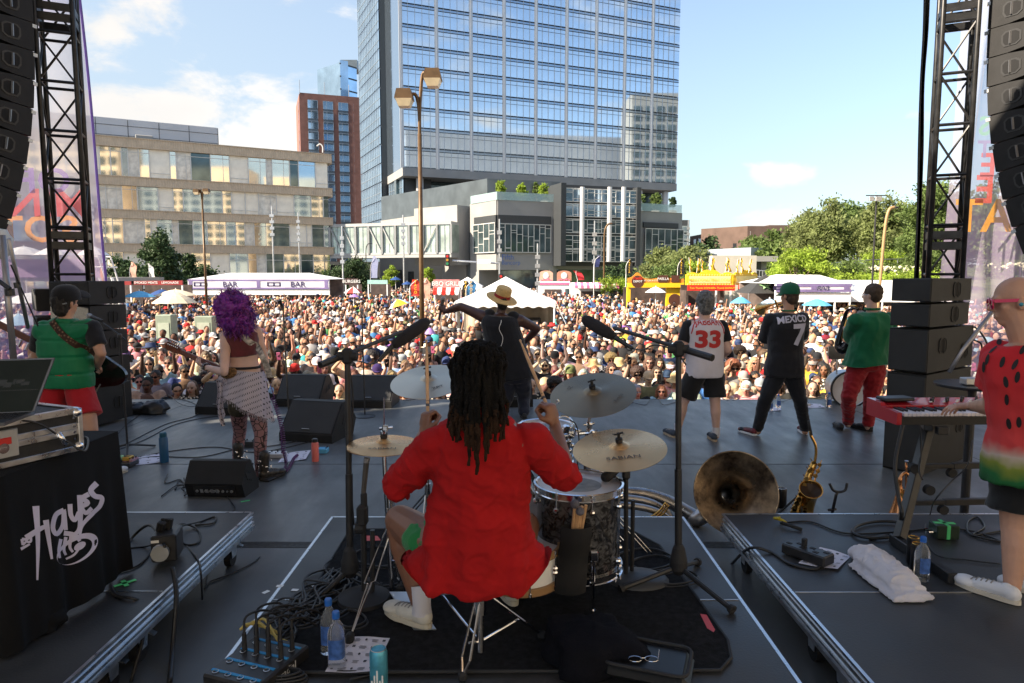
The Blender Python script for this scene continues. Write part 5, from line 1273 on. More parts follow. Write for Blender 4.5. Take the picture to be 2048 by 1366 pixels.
#trusses
trm=M('truss_black',(.018,.018,.019),.4,.2,var=.6,vs=9,spec=.6)
def truss(label,u0,u1,vb,D,rz,s=.52,z1=9.2):
 xc=at((u0+u1)/2,300,D).x;zb=0 if vb is Nn else zat(vb,D);t=th_('truss_tower',label,'truss',(xc,D,0),'black truss towers');R=rotm(0,0,rz);r=.03
 cs=[R@V((sx*s/2,sy*s/2,0))for sx,sy in((-1,-1),(1,-1),(1,1),(-1,1))]
 for c in cs:mb=MB().cyl((xc+c.x,D+c.y,0),(xc+c.x,D+c.y,z1),r,seg=10);part(mb,'chord',trm,t,sm=1)
 k=0;z=.1;step=.60
 while z<z1-step:
  for i in Rg(4):
   a,b2=cs[i],cs[(i+1)%4];mb=MB();A=V((xc,D,0))
   lo,hi=(a,b2)if(k+i)%2 else(b2,a)
   mb.tube([A+lo+Zv(z),A+hi+Zv(z+step)],.014,6);part(mb,'diagonal',trm,t)
   mb=MB().tube([A+a+Zv(z+step),A+b2+Zv(z+step)],.02,6);part(mb,'rung',trm,t)
  z+=step;k+=1
 for zz_ in(zat(492,D),zat(45,D)):
  mb=MB()
  for i in Rg(4):
   a,b2=cs[i],cs[(i+1)%4]
   for dz in(0,.13):mb.bar(V((xc,D,zz_+dz))+a,V((xc,D,zz_+dz))+b2,.03,.09)
  part(mb,'splice_plate',trm,t)
 return t
truss('black lattice truss tower at the left of the stage',100,160,Nn,9.0,.42,.40)
truss('black lattice truss tower at the right of the stage',1865,1935,Nn,8.6,-.42,.36)
mb=MB()
for k in Rg(5):
 rnd=random.Random(k);off=(k-2)*.018;mb.tube(spn([at(1851+k*2,-60,7.5),at(1848+k*1.5,60,7.5),at(1842+k,170,7.5),at(1838+k*1.6,300,7.5),at(1836+k,420,7.5),at(1830+k*1.2,560,7.5)]),.016,6)
tag(part(mb,'hanging_cable',cablem,Nn,at(1836,560,7.5),True),'thick bundle of black cables hanging left of the right truss','cable')
pl=th_('scaffold_frame','grey scaffold poles with a cross brace at the left edge','scaffold',at(20,700,5.6))
polem=M('scaffold_steel',(.34,.33,.35),.4,.7,var=.2)
mb=MB().tube([at(5,470,5.6),at(30,745,5.6)],.024,8);part(mb,'upright',polem,pl,sm=1)
mb=MB().tube([at(18,478,5.4),at(56,655,5.9)],.016,8);part(mb,'brace',polem,pl,sm=1)
mb=MB().tube([at(22,530,5.4),at(76,652,5.9)],.006,6);mb.tube([at(-5,560,5.5),at(20,578,5.5)],.018,8);part(mb,'strap',bkm,pl)
mb=MB().cyl(at(19,578,5.58),at(21,592,5.58),.035);mb.cyl(at(34,565,5.55),at(36,576,5.55),.025);part(mb,'clamp',bkm,pl)
mb=MB().sph(at(-8,488,5.7),(.13,.12,.13),16,10);sk_=part(mb,'sand_bag',M('white_bag',(.6,.6,.58),.8,bump=.6,bs=12),Nn,at(-8,488,5.7),True);tag(sk_,'crumpled white bag tied to the scaffold pole','bag')
for v_ in sk_.data.vertices:v_.co+=v_.co.normalized()*noise.noise(v_.co*14)*.03
#printed mesh banners (scrims)
def scrimmat(name,zones,alpha=.52):
 m=bpy.data.materials.new(name);m.use_nodes=True;nt=m.node_tree;N=nt.nodes;L=nt.links;b=N['Principled BSDF'];siv(b,'Roughness',.8)
 t=N.new('ShaderNodeTexCoord');sp=N.new('ShaderNodeSeparateXYZ');lnk(L,t,'Object',sp,0);nz_=N.new('ShaderNodeTexNoise');siv(nz_,'Scale',.9);lnk(L,t,'Object',nz_,'Vector')
 ad=N.new('ShaderNodeMath');ad.operation='MULTIPLY_ADD';lnk(L,nz_,'Fac',ad,0);siv(ad,1,1.2);lnk(L,sp,'Z',ad,2)
 mr=N.new('ShaderNodeMapRange');lnk(L,ad,0,mr,0);siv(mr,'From Min',-.5);siv(mr,'From Max',9.5)
 cr=N.new('ShaderNodeValToRGB');lnk(L,mr,0,cr,0)
 el=cr.color_ramp.elements;el[0].position=zones[0][0];el[0].color=(*zones[0][1],1);el[1].position=zones[-1][0];el[1].color=(*zones[-1][1],1)
 for p_,c_ in zones[1:-1]:e=el.new(p_);e.color=(*c_,1)
 lnk(L,cr,0,b,'Base Color');tl=N.new('ShaderNodeBsdfTranslucent');lnk(L,cr,0,tl,0);x1=N.new('ShaderNodeMixShader');siv(x1,0,.6);lnk(L,b,0,x1,1);lnk(L,tl,0,x1,2)
 tp=N.new('ShaderNodeBsdfTransparent');x2=N.new('ShaderNodeMixShader');siv(x2,0,alpha);lnk(L,tp,0,x2,1);lnk(L,x1,0,x2,2);out=[n for n in N if n.type=='OUTPUT_MATERIAL'][0];lnk(L,x2,0,out,0);return m
pu=(.26,.18,.42);wh=(.62,.60,.66);lp=(.50,.42,.58);bl=(.40,.50,.66)
scl=scrimmat('left_scrim_print',[(0,pu),(.14,lp),(.22,(.42,.34,.5)),(.26,wh),(.47,wh),(.52,lp),(.6,bl),(1,(.6,.64,.7))],.66)
scr=scrimmat('right_scrim_print',[(0,lp),(.2,(.48,.4,.55)),(.275,wh),(.5,wh),(.55,bl),(.7,lp),(1,bl)],.58)
def flat_alpha(name,col,a):
 m=M(name,col,.8,alpha=a);return m
D=10.6
lban=th_('mesh_banner','translucent purple and white printed banner behind the left truss','banner',at(60,560,D),'printed mesh banners')
def Lp(a,c):
 z=zat(570,D)+c*(9.6-zat(570,D));uL=-120;pR0=at(222,570,D).x;slope=(at(222,570,D).x-at(158,0,D).x)/(zat(0,D)-zat(570,D));xr=pR0-(z-zat(570,D))*slope;xl=at(uL,550,D).x
 return V((xl+(xr-xl)*a,D+.06*sin(a*11+c*3)+.05*sin(c*7+a*5),z))
mb=MB().grid(lambda a,c:Lp(a,c),40,40)
zl0=zat(570,D)
mb.grid(lambda a,c:V((Lp(a,0).x,Lp(a,0).y,.0+(zl0)*c)),40,4);part(mb,'mesh',scl,lban,sm=1)
mb=MB().tube([Lp(1,c/20)+V((0,-.01,0))for c in Rg(21)],.02,5);part(mb,'hem',flat_alpha('purple_hem',(.12,.07,.35),1),lban)
for s,u,v,h_,colr in(('OF',90,385,.36,(.24,.16,.45)),('MINN',62,432,.40,(.55,.07,.08)),('SOT',78,483,.38,(.65,.28,.08))):
 mb=MB();p=at(u,v,D-.12);tmb(mb,s,p,(-1,0,0),(0,0,1),h_,0,offset=.02,sx=1.2);part(mb,'lettering',flat_alpha('scrim_ink_'+s,colr,.62),lban)
D=9.6
rban=th_('mesh_banner','wrinkled translucent banner with orange letters behind the right truss','banner',at(1990,560,D),'printed mesh banners')
def Rp_(a,c):
 z=.05+c*9.5;u_l=1905-40*sin(min(1,c*1.1)*pi)*.3+(40*c);xl=at(u_l-20,550,D).x+.25*c;xr=at(2200,550,D).x
 fold=.16*sin(a*34+c*2.2+1.5*sin(c*5))*(.5+.5*c)+.12*sin(a*13-c*6)
 return V((xl+(xr-xl)*a,D+.15+fold*.8,z))
mb=MB().grid(lambda a,c:Rp_(a,c),120,60);part(mb,'mesh',scr,rban,sm=1)
for s,u,v,h_,colr in(('AT',1965,462,.42,(.75,.35,.04)),('E',1968,405,.36,(.62,.10,.08)),('E',1975,352,.3,(.55,.12,.10)),('T',1968,315,.22,(.35,.30,.55)),('S',1968,270,.24,(.30,.55,.45))):
 mb=MB();tmb(mb,s,at(u,v,D-.2),(-1,0,0),(0,0,1),h_,0,offset=.02);part(mb,'lettering',flat_alpha('scrim_ink_r'+s,colr,.75),rban)
#microphone stands
foam=M('mic_foam',(.018,.016,.02),.85,bump=.5,bs=200);meshm=M('mic_mesh',(.30,.30,.31),.4,.6,bump=.6,bs=500)
def tripod(mb,c,r,z,n=3,a0=.3,h=.09,rad=.012):
 for k in Rg(n):a=a0+2*pi*k/n;mb.tube([(c[0],c[1],z+h),(c[0]+r*cos(a),c[1]+r*sin(a),z+.012)],rad,6)
ms=th_('microphone_stand','boom microphone stand left of the purple haired guitarist','microphone stand',flr(256,905))
b0=flr(256,905);D0=b0.y;top=at(240,672,D0)
mb=MB().tube([b0+Zv(.05),top],.011,8);part(mb,'pole',bkm,ms)
mb=MB();tripod(mb,b0,.3,0,3,1.0);part(mb,'leg',bkm,ms)
mb=MB().tube([at(252,680,D0),at(215,652,D0+.1),at(192,638,D0+.15)],.008,6);part(mb,'boom',bkm,ms)
mb=MB().cyl(at(205,642,D0+.12),at(184,634,D0+.16),.017,.022);mb.box(top,(.04,.04,.05),Nn,.01);mm=part(mb,'microphone',bkm,ms)
mb=MB().sph(at(179,632,D0+.17),.030,12,8);part(mb,'mic_head',meshm,mm)
ms2=th_('microphone_stand','straight microphone stand with round base in front of the middle wedges','microphone stand',flr(578,834))
b0=flr(578,834);mb=MB().tube([b0,at(566,612,b0.y)],.011,8);part(mb,'pole',bkm,ms2)
mb=MB().lathe([(.15,0),(.15,.008),(.13,.016),(.02,.03)],b0);part(mb,'base',bkm,ms2,sm=1,auto=40)
mb=MB().cyl(at(566,620,b0.y),at(563,608,b0.y),.02,.026);mb.cyl(at(565,614,b0.y),at(559,600,b0.y-.05),.014,.026);part(mb,'microphone',bkm,ms2)
ms3=th_('microphone_stand','straight microphone stand between the two wedges behind the left boom','microphone stand',flr(730,833))
b0=flr(730,833);mb=MB().tube([b0,at(724,625,b0.y)],.009,8);part(mb,'pole',bkm,ms3)
mb=MB().lathe([(.14,0),(.14,.008),(.12,.016),(.02,.03)],b0);part(mb,'base',bkm,ms3,sm=1,auto=40)
mb=MB().sph(at(724,620,b0.y),.025,10,8);mb.cyl(at(724,622,b0.y),at(724,632,b0.y),.02,.012);part(mb,'microphone',meshm,ms3)
def overhead(label,uP,vT,vB,D,jU,jV,ends,mic0,mic1,legs,taperend,dz=.0):
 t=th_('microphone_stand',label,'microphone stand',at(uP,vB,D));pz=RZ
 base=V((at(uP,vB,D).x,D,pz));top=at(jU,jV,D)
 mb=MB().tube([base+Zv(.1),top],.015,10);mb.tube([base+Zv(.1),base.lerp(top,.5)],.019,10);part(mb,'pole',bkm,t,sm=1,auto=40)
 mb=MB().lathe([(.022,.06),(.045,.09),(.045,.13),(.03,.2),(.018,.22)],base);mb.box(top,(.05,.05,.08),Nn,.012);mb.cyl(top+V((-.05,0,.0)),top+V((.05,0,0)),.022);part(mb,'clutch',rb_,t)
 for(u,v)in legs:q=F(u,v,pz);mb=MB().tube([base+Zv(.1),q+Zv(.012)],.013,8);l=part(mb,'leg',bkm,t);mb=MB().cyl(base.lerp(q,.94)+Zv(.018),q+Zv(.012),.02,.024);part(mb,'rubber_foot',rb_,l)
 a=at(*ends[0]);b_=at(*ends[1]);mb=MB().tube([a,b_],.011,8);mb.tube([a,a.lerp(b_,.22)],.018,8);part(mb,'boom',bkm,t,sm=1,auto=40)
 a=at(*mic0);b_=at(*mic1);mb=MB();ax_=(b_-a);L2=ax_.length;mb.lathe([(.001,0),(.022,.01),(.034,L2*.15),(.037,L2*.45),(.034,L2*.75),(.024,L2*.93),(.002,L2)],a,ax_,20);f_=part(mb,'windshield',foam,t,sm=1)
 q0=at(*taperend[0]);q1=at(*taperend[1]);mb=MB().tube([q0,q1],[.016,.010],8);part(mb,'microphone_body',bkm,t)
 return t
overhead('tall boom stand with a foam covered microphone over the left cymbals',701,712,1165,3.35,695,712,((640,730,3.25),(803,664,3.75)),(858,640,3.9),(783,694,3.75),[(640,1200),(760,1180),(690,1130)],((785,692,3.76),(758,722,3.7)))
overhead('tall boom stand with a foam covered microphone over the right cymbals',1356,700,1165,3.38,1357,698,((1425,716,3.25),(1228,656,3.8)),(1165,636,4.0),(1232,676,3.85),[(1240,1185),(1466,1228),(1395,1130)],((1230,675,3.86),(1265,697,3.8)))
cb_('cable looping from the left overhead microphone',[at(758,722,3.7),at(740,728,3.66),at(715,722,3.5),at(700,730,3.38),at(706,800,3.37),at(702,950,3.36),at(708,1050,3.36)],.004,G)
cb_('cable looping from the right overhead microphone',[at(1265,697,3.8),at(1285,700,3.7),at(1310,690,3.6),at(1350,702,3.4),at(1372,730,3.36)],.004,G)
hs=th_('microphone_stand','short stand with a pencil microphone pointing up by the left boom pole','microphone stand',F(738,1185,RZ));D=3.2;b0=V((at(728,1180,D).x,D,RZ))
mb=MB().tube([b0,at(727,1020,D)],.014,8);mb.tube([b0+V((.04,0,0)),at(745,1060,D)],.012,8);part(mb,'pole',bkm,hs)
mb=MB().lathe([(.13,0),(.125,.03),(.06,.05),(.015,.06)],b0);part(mb,'base',rb_,hs,sm=1,auto=40)
mb=MB().box(at(725,1030,D),(.05,.06,.1),Nn,.012);mb.cyl(at(712,1055,D),at(728,1055,D),.03);mb.box(at(728,1000,D),(.03,.03,.08),Nn,.01);part(mb,'clamp',rb_,hs)
mb=MB().tube([at(727,985,D),at(733,922,D-.02)],[.012,.014],10);part(mb,'microphone',M('mic_grey',(.13,.12,.11),.4,.5),hs)
mb=MB().cyl(at(733,925,D-.02),at(734,916,D-.02),.015);part(mb,'mic_head',meshm,hs)
#drum kit
brz=M('cymbal_bronze',(.74,.44,.20),.28,.95,var=.16,vs=3,rvar=.08);brz2=M('cymbal_pale',(.60,.52,.40),.33,.95,var=.12,vs=3,rvar=.08);brz3=M('cymbal_dark',(.26,.20,.13),.34,.95,var=.18,vs=4,rvar=.08)
for m in(brz,brz2,brz3):
 N,L,b=nof(m);t=N.new('ShaderNodeTexCoord');w=N.new('ShaderNodeTexWave');w.wave_type='RINGS';w.rings_direction='Z';siv(w,'Scale',60);siv(w,'Distortion',.4);lnk(L,t,'Object',w,'Vector')
 bp=N.new('ShaderNodeBump');siv(bp,'Strength',.35);siv(bp,'Distance',.002);lnk(L,w,'Fac',bp,'Height');lnk(L,bp,0,b,'Normal')
inkm=M('cymbal_ink',(.10,.08,.06),.5,.3)
def cym(label,u,v,D,r,tx,ty,m,foot,words=Nn,stand=True,bow=.018):
 """tilted about x (tx, towards the drummer) and y (ty)"""
 c=at(u,v,D);t=th_('cymbal',label,'cymbal',c,'cymbals of the drum kit');R=rotm(tx,ty,0);nrm=R@Zv(1);bell=r*.2
 prof=[(.006,.020+bow),(bell*.5,.018+bow),(bell*.85,.010+bow),(bell,.004+bow),(bell*1.15,bow),(r*.5,bow*.72),(r*.8,bow*.3),(r,0),(r,-.0015),(r*.8,bow*.3-.0015),(bell*1.1,bow-.0015),(bell*.5,.0165+bow),(.006,.0185+bow)]
 mb=MB().lathe(prof,c,nrm,64,False);cy=part(mb,'plate',m,t,sm=1,auto=25)
 cy.data.transform(Matrix.Translation(Zv(0)))
 mb=MB().lathe([(.018,.02+bow),(.018,.04+bow),(.008,.041+bow),(.008,.07+bow)],c,nrm,12);mb.bar(c+nrm*(.062+bow)-R@V((.022,0,0)),c+nrm*(.07+bow)+R@V((.022,0,0)),.008,.008);part(mb,'wing_nut',rb_,t)
 if words:
  mb=MB()
  for s,ang,rr_,h_,md in words:
   d=R@V((sin(ang),-cos(ang),0));x_=R@V((cos(ang),sin(ang),0));y_=R@V((-sin(ang),cos(ang),0));tmb(mb,s,c+d*(rr_*r)+nrm*(bow*(1.08-rr_*.72)+.001),x_,y_,h_,.0012,sx=md)
  part(mb,'printed_lettering',inkm,t)
 if foot is not Nn:
  mb=MB();q=V(foot);top=c-nrm*.02;mid=V((q.x,q.y,top.z-.25));mb.tube([q+Zv(.05),mid],.014,10);mb.tube([mid,top],.009,8);mb.tube([q.lerp(mid,.45)-Zv(.03),q.lerp(mid,.45)+Zv(.04)],.02,10);s_=part(mb,'stand_pole',ch_,t,sm=1,auto=40)
  mb=MB()
  for k in Rg(3):
   a=.5+k*2.094
   for e in(-.012,.012):mb.tube([q+V((e,0,.30)),q+V((.27*cos(a)+e,.27*sin(a),.01))],.005,5)
  part(mb,'stand_legs',ch_,t)
 return t
def rf(x,y):return V((x,y,RZ))
cym('pale crash cymbal behind the left drumstick',858,762,3.9,.222,radians(17),radians(-4),brz2,rf(-.50,3.95),[('ZBT',.5,.62,.022,1.2)])
cym('large dark grey crash cymbal right of the drummer',1186,788,3.75,.240,radians(20),radians(-9),brz3,rf(.42,3.8),[('Avedis',.9,.7,.022,1.0),('20',-2.2,.66,.026,1.0)])
cym('bronze ride cymbal lettered over the floor tom',1239,898,3.32,.232,radians(12),radians(-6),brz,rf(.55,3.62),[('SABIAN',.0,.56,.030,1.15),('RIDE',pi*.96,.66,.022,1.0)])
hh=cym('bronze hi-hat pair left of the red shirt',768,890,3.30,.178,radians(3),radians(1),brz,Nn,[('SABIAN',.1,.6,.024,1.15)])
c=at(768,890,3.30);mb=MB().lathe([(.006,-.014),(.04,-.012),(.178,.002),(.178,.0035),(.035,-.008),(.006,-.01)],c-Zv(.012),(0,0,1),48,False);part(mb,'lower_plate',brz,hh,sm=1,auto=30)
mb=MB().cyl(c+Zv(.02),at(768,795,3.30),.0035,seg=8);mb.box(c+V((.008,0,.085)),(.03,.025,.03),Nn,.006);mb.cyl(c+V((-.02,0,.085)),c+V((.045,0,.09)),.006);mb.cyl(c+Zv(.045),c+Zv(.07),.016);part(mb,'clutch',ch_,hh)
mb=MB();q=V((c.x+.03,c.y-.02,RZ));mb.tube([q+Zv(.02),c+Zv(-.02)],.013,10);mb.tube([q+Zv(.45),q+Zv(.52)],.02,10);part(mb,'stand_pole',ch_,hh,sm=1,auto=40)
for k,(u,v)in enumerate(((700,1290),(800,1190),(860,1180))):
 p=flr(u,v,RZ)
 mb=MB();m_=q.lerp(p,.55)+Zv(.17);dd=V((.025,.01,0))
 top=q+Zv(.37);end=p+Zv(.03);mid=top.lerp(end,.55)
 mb.tube([top-dd*.4,mid-dd*.9,mid+Zv(-.005)-dd*.3,end],.004,6);mb.tube([top+dd*.4,mid+dd*.9,mid+Zv(-.005)+dd*.3,end],.004,6);l_=part(mb,'stand_leg',ch_,hh)
 mb=MB().box(end+Zv(.0),(.035,.05,.05),Nn,.01);part(mb,'rubber_foot',rb_,l_)
def lugs(t,c,r,z0,z1,n,a0=.2):
 for z in(z0,z1):
  for k in Rg(n):
   a=a0+2*pi*k/n;p=V((c.x+(r+.012)*cos(a),c.y+(r+.012)*sin(a),z));s=1 if z==z1 else-1
   mb=MB().sph(p+Zv(-s*.07),.015,8,6);mb.cyl(p+Zv(-s*.07),p+Zv(s*.01),.0035,seg=6);mb.box(p+Zv(s*.004),(.014,.014,.02),Nn,.003);part(mb,'lug',ch_,t)
pearl=M('black_pearl',(.055,.055,.06),.16,.2,var=.0,vs=8,coat=.6)
N,L,b=nof(pearl);t_=N.new('ShaderNodeTexCoord');nn=N.new('ShaderNodeTexNoise');siv(nn,'Scale',26);siv(nn,'Detail',6);siv(nn,'Distortion',1.6);lnk(L,t_,'Object',nn,'Vector')
cr=N.new('ShaderNodeValToRGB');cr.color_ramp.elements[0].position=.42;cr.color_ramp.elements[0].color=(.012,.012,.014,1);cr.color_ramp.elements[1].position=.62;cr.color_ramp.elements[1].color=(.10,.10,.105,1);lnk(L,nn,'Fac',cr,0);lnk(L,cr,0,b,'Base Color')
headm=M('drum_head',(.62,.60,.63),.35,var=.1,vs=5,coat=.2);headc=M('drum_head_patch',(.22,.22,.23),.4,var=.4,vs=14)
def drum(name,label,c,r,z0,z1,shell,hoop=ch_,n=8,tilt=Nn,legs=0):
 t=th_(name,label,'drum',(c.x,c.y,RZ if legs else z0));c=V((c.x,c.y,0))
 mb=MB().lathe([(r,z0),(r,z1)],c,seg=48,capped=False);part(mb,'shell',shell,t,sm=1)
 mb=MB().lathe([(.0001,z1-.004),(r*.98,z1-.004),(r*1.0,z1-.002)],c,seg=48,capped=False);h_=part(mb,'head',headm,t)
 mb=MB().lathe([(.0001,z1-.003),(r*.55,z1-.003)],c,seg=36,capped=False);part(mb,'coated_patch',headc,h_)
 mb=MB().lathe([(.0001,z0+.002),(r*.99,z0+.002)],c,seg=48,capped=False);part(mb,'lower_head',headm,t)
 for z,s in((z1,1),(z0,-1)):
  mb=MB().lathe([(r+.002,z-s*.022),(r+.014,z-s*.022),(r+.010,z-s*.018),(r+.010,z+s*.010),(r+.016,z+s*.012),(r+.006,z+s*.014),(r-.002,z+s*.010),(r,z-s*.018)],c,seg=48,capped=False);part(mb,'hoop',hoop,t,sm=1,auto=30)
 lugs(t,c,r,z0,z1,n)
 for k in Rg(legs):
  a=-1.35+2*pi*k/legs;p=V((c.x+(r+.03)*cos(a),c.y+(r+.03)*sin(a),0));mb=MB().tube([V((p.x,p.y,z0+.12)),V((p.x,p.y,RZ+.02))],.006,6);mb.box(V((p.x,p.y,z0+.14)),(.04,.03,.05),Nn,.006);mb.cyl(V((p.x,p.y,RZ)),V((p.x,p.y,RZ+.04)),.014);part(mb,'leg',ch_,t)
 return t
c=at(1157,968,3.27);ft_=drum('floor_tom','black pearl floor tom with white head right of the drummer',V((c.x,c.y,0)),.205,RZ+.16,c.z,pearl,legs=3)
c=at(1098,850,3.95);drum('rack_tom','white headed rack tom partly behind the right forearm',V((c.x-.02,c.y,0)),.15,c.z-.2,c.z-.005,pearl)
c=at(1020,1000,3.25);drum('snare_drum','wooden hooped snare drum beside the red shirt hem',V((at(1052,1100,3.05).x-.02,3.1,0)),.17,RZ+.17,RZ+.33,whm,M('wood_hoop',(.32,.19,.09),.4),8)
kd=th_('kick_drum','black pearl bass drum lying in front of the drummer','drum',(-.1,3.75,RZ));mb=MB().lathe([(.27,-.2),(.27,.2)],(-.12,3.75,RZ+.28),(0,1,0),48,False);part(mb,'shell',pearl,kd,sm=1)
mb=MB().lathe([(.0001,-.19),(.265,-.19)],(-.12,3.75,RZ+.28),(0,1,0),48,False);mb.lathe([(.0001,.19),(.265,.19)],(-.12,3.75,RZ+.28),(0,1,0),48,False);part(mb,'head',headm,kd)
for s in(-1,1):mb=MB().lathe([(.27,s*.17),(.285,s*.17),(.285,s*.215),(.27,s*.215)],(-.12,3.75,RZ+.28),(0,1,0),48,False);part(mb,'hoop',ch_,kd,sm=1,auto=30)
hw=th_('tom_mount','chrome tom arm and clamps between the right hand and the cymbals','drum hardware',at(1165,870,3.7));mb=MB()
P_=lambda u,v,D=3.75:at(u,v,D)
mb.tube([P_(1130,862),P_(1152,868),P_(1176,866),P_(1186,860)],.011,8);mb.tube([P_(1178,800),P_(1178,880),P_(1178,1010)],.011,8)
for u,v,s in((1132,858,.04),(1152,864,.035),(1178,850,.035),(1184,866,.03),(1140,872,.03)):mb.box(P_(u,v),(s,s,s*1.1),rotm(.3,.2,.4),.008);mb.cyl(P_(u,v)+V((-.03,0,.0)),P_(u,v)+V((.03,0,.01)),.007)
part(mb,'arm',ch_,hw,sm=1,auto=30)
mb=MB();p0=P_(1128,858);mb.tube([p0+V((.055*cos(a*.35),0,.075*sin(a*.35)))for a in Rg(18)],.006,6);part(mb,'ring',ch_,hw)
cb_('short cable arching over the tom hardware',[P_(1140,840,3.6),P_(1152,850,3.6),P_(1158,880,3.6),P_(1155,930,3.5),P_(1170,960,3.5)],.004,G)
fm=th_('microphone_stand','short black stand with a drum microphone over the floor tom rim','microphone stand',(at(1250,1150,3.4).x,3.4,RZ));D=3.42;b0=V((at(1252,1150,D).x,D,RZ))
mb=MB().tube([b0,at(1252,935,D)],.012,8);mb.tube([b0+V((.035,.03,0)),at(1266,1000,D)],.011,8);part(mb,'pole',bkm,fm)
mb=MB().sph((b0.x+.06,b0.y,RZ),(.17,.14,.05),20,10);part(mb,'base',M('cast_base',(.06,.062,.066),.5,.3),fm,sm=1)
mb=MB().tube(spn([at(1252,950,D),at(1240,935,D),at(1225,945,D-.05)]),.008,6);mb.box(at(1252,945,D),(.04,.04,.07),Nn,.01);part(mb,'gooseneck',bkm,fm)
mb=MB().cyl(at(1236,935,D-.02),at(1214,953,D-.08),.022,.026,14);mb.sph(at(1212,954,D-.085),.027,12,8);part(mb,'microphone',rb_,fm,sm=1,auto=40)
cb_('cable curling over the drum microphone',[at(1232,930,D-.03),at(1246,925,D),at(1250,945,D),at(1240,975,D),at(1222,990,D-.05)],.004,G)
sbg=th_('stick_bag','black stick bag with mallets hung on the floor tom','stick bag',at(1140,1100,2.98));mb=MB();D=3.02
def SB(a,c_):
 x=at(1122+55*a,1000,D).x;p=at(1122+55*a-14*c_+(6 if a>.5 else 0),1050+130*c_,D);return V((p.x,D-.02-.03*sin(a*pi)-.015*sin(c_*9),p.z))
mb.grid(SB,10,12);mb.grid(lambda a,c_:SB(a,c_)+V((0,.07*sin(a*pi)+.01,0)),10,12);part(mb,'bag',M('bag_cloth',(.012,.012,.013),.9),sbg,sm=1)
malw=M('mallet_wood',(.50,.30,.15),.5,var=.2,vs=20);felt=M('mallet_felt',(.12,.12,.15),.95,bump=.8,bs=90)
for k,(u0,v0,u1,v1,w)in enumerate(((1150,1008,1145,1062,0),(1160,1022,1153,1065,0),(1172,1010,1163,1062,1),(1164,1012,1158,1060,1),(1156,1006,1151,1058,1))):
 mb=MB().tube([at(u0,v0,D-.03),at(u1,v1,D-.02)],.0075,8);m_=part(mb,'stick',malw,sbg)
 if not w:mb=MB().sph(at(u0,v0,D-.03),.021,12,8);part(mb,'felt_head',felt,m_)
th=th_('drum_throne','chrome legged drum throne under the drummer','stool',(at(962,1250,2.6).x,2.6,RZ));tcx=at(960,1200,2.62).x
mb=MB().lathe([(.001,RZ+.44),(.135,RZ+.44),(.150,RZ+.42),(.150,RZ+.38),(.13,RZ+.365),(.001,RZ+.365)],(tcx,2.76,0),seg=32);part(mb,'seat',rb_,th,sm=1,auto=40)
mb=MB().tube([(tcx,2.62,RZ+.39),(tcx,2.62,RZ+.08)],.016,10);mb.tube([(tcx,2.62,RZ+.30),(tcx,2.62,RZ+.24)],.026,10);mb.box((tcx-.05,2.6,RZ+.36),(.05,.03,.03),Nn,.006);part(mb,'post',ch_,th,sm=1,auto=40)
for k,(u,v)in enumerate(((1083,1278),(925,1362),(845,1200))):
 p=flr(u,v,RZ);top=V((tcx,2.62,RZ+.34));p.z=RZ+.02;sd=(p-top).cross(Zv(1)).normalized()*.022
 mb=MB();mid=top.lerp(p,.8);mb.tube([top-sd*.5,mid-sd,p],.0055,6);mb.tube([top+sd*.5,mid+sd,p],.0055,6);lg=part(mb,'leg',ch_,th)
 mb=MB().tube([V((tcx,2.62,RZ+.12)),top.lerp(p,.62)],.005,6);part(mb,'leg_brace',ch_,lg)
 mb=MB().box(p,(.035,.035,.035),Nn,.008);part(mb,'rubber_foot',rb_,lg)
pdl=th_('hi_hat_pedal','black footboard pedal under the drummer left shoe','pedal',flr(830,1245,RZ));a=flr(800,1205,RZ);b_=flr(850,1265,RZ)
mb=MB().slab([a+V((-.05,0,.05)),b_+V((-.05,0,.012)),b_+V((.05,0,.012)),a+V((.05,0,.05))],.006);part(mb,'footboard',gv_,pdl)
mb=MB().box(((a.x+b_.x)/2,(a.y+b_.y)/2,RZ+.006),(.1,(a-b_).length*1.05,.01));part(mb,'frame',bkm,pdl)
rug=M('black_rug',(.013,.0135,.016),.97,var=.5,vs=40,bump=1.0,bs=260,spec=.2)
cs=[(590,1350),(1440,1345),(1462,1320),(1455,1285),(1320,1095),(1270,1068),(1240,1062),(700,1062),(640,1160),(575,1310)]
mb=MB();P3=[flr(u,v,RZ)for u,v in cs];mb.prism([(p.x,p.y)for p in P3],(0,0,RZ+.003),(1,0,0),(0,1,0),(0,0,1),.009)
rg=th_('drum_rug','black textured rug with rounded corners under the drum kit','rug',(0,3,RZ));part(mb,'carpet',rug,rg)
mb=MB().tube([V((p.x,p.y,RZ+.01))for p in P3],.008,6,closed=True);part(mb,'binding',rb_,rg)
def patch(pts,z):
 mb=MB();q=[flr(u,v,RZ)for u,v in pts];n=len(q);mb.add([(p.x,p.y,z)for p in q],[tuple(Rg(n-1,-1,-1))]);return mb
mb=patch([(1400,1233),(1413,1235),(1430,1265),(1427,1270),(1414,1262)],RZ+.0135);part(mb,'red_tag',red,rg)
mb=patch([(725,1075),(755,1076),(762,1085),(732,1086)],RZ+.0135);part(mb,'red_tag',red,rg)
for k,(u,v)in enumerate(((560,1172),(532,1184),(628,1172),(590,1180))):
 c=flr(u,v,RZ);mb=MB().box(c+Zv(.001),(.035,.022,.001),rotm(0,0,k));tag(part(mb,'tape_scrap',whm,Nn,c),'%s scrap of white tape on the left part of the drum riser'%('upper left','lower left','rightmost','middle')[k],'tape','tape scraps')
paper=M('paper',(.66,.64,.72),.8,var=.04);ink=M('print_ink',(.08,.08,.10),.8)
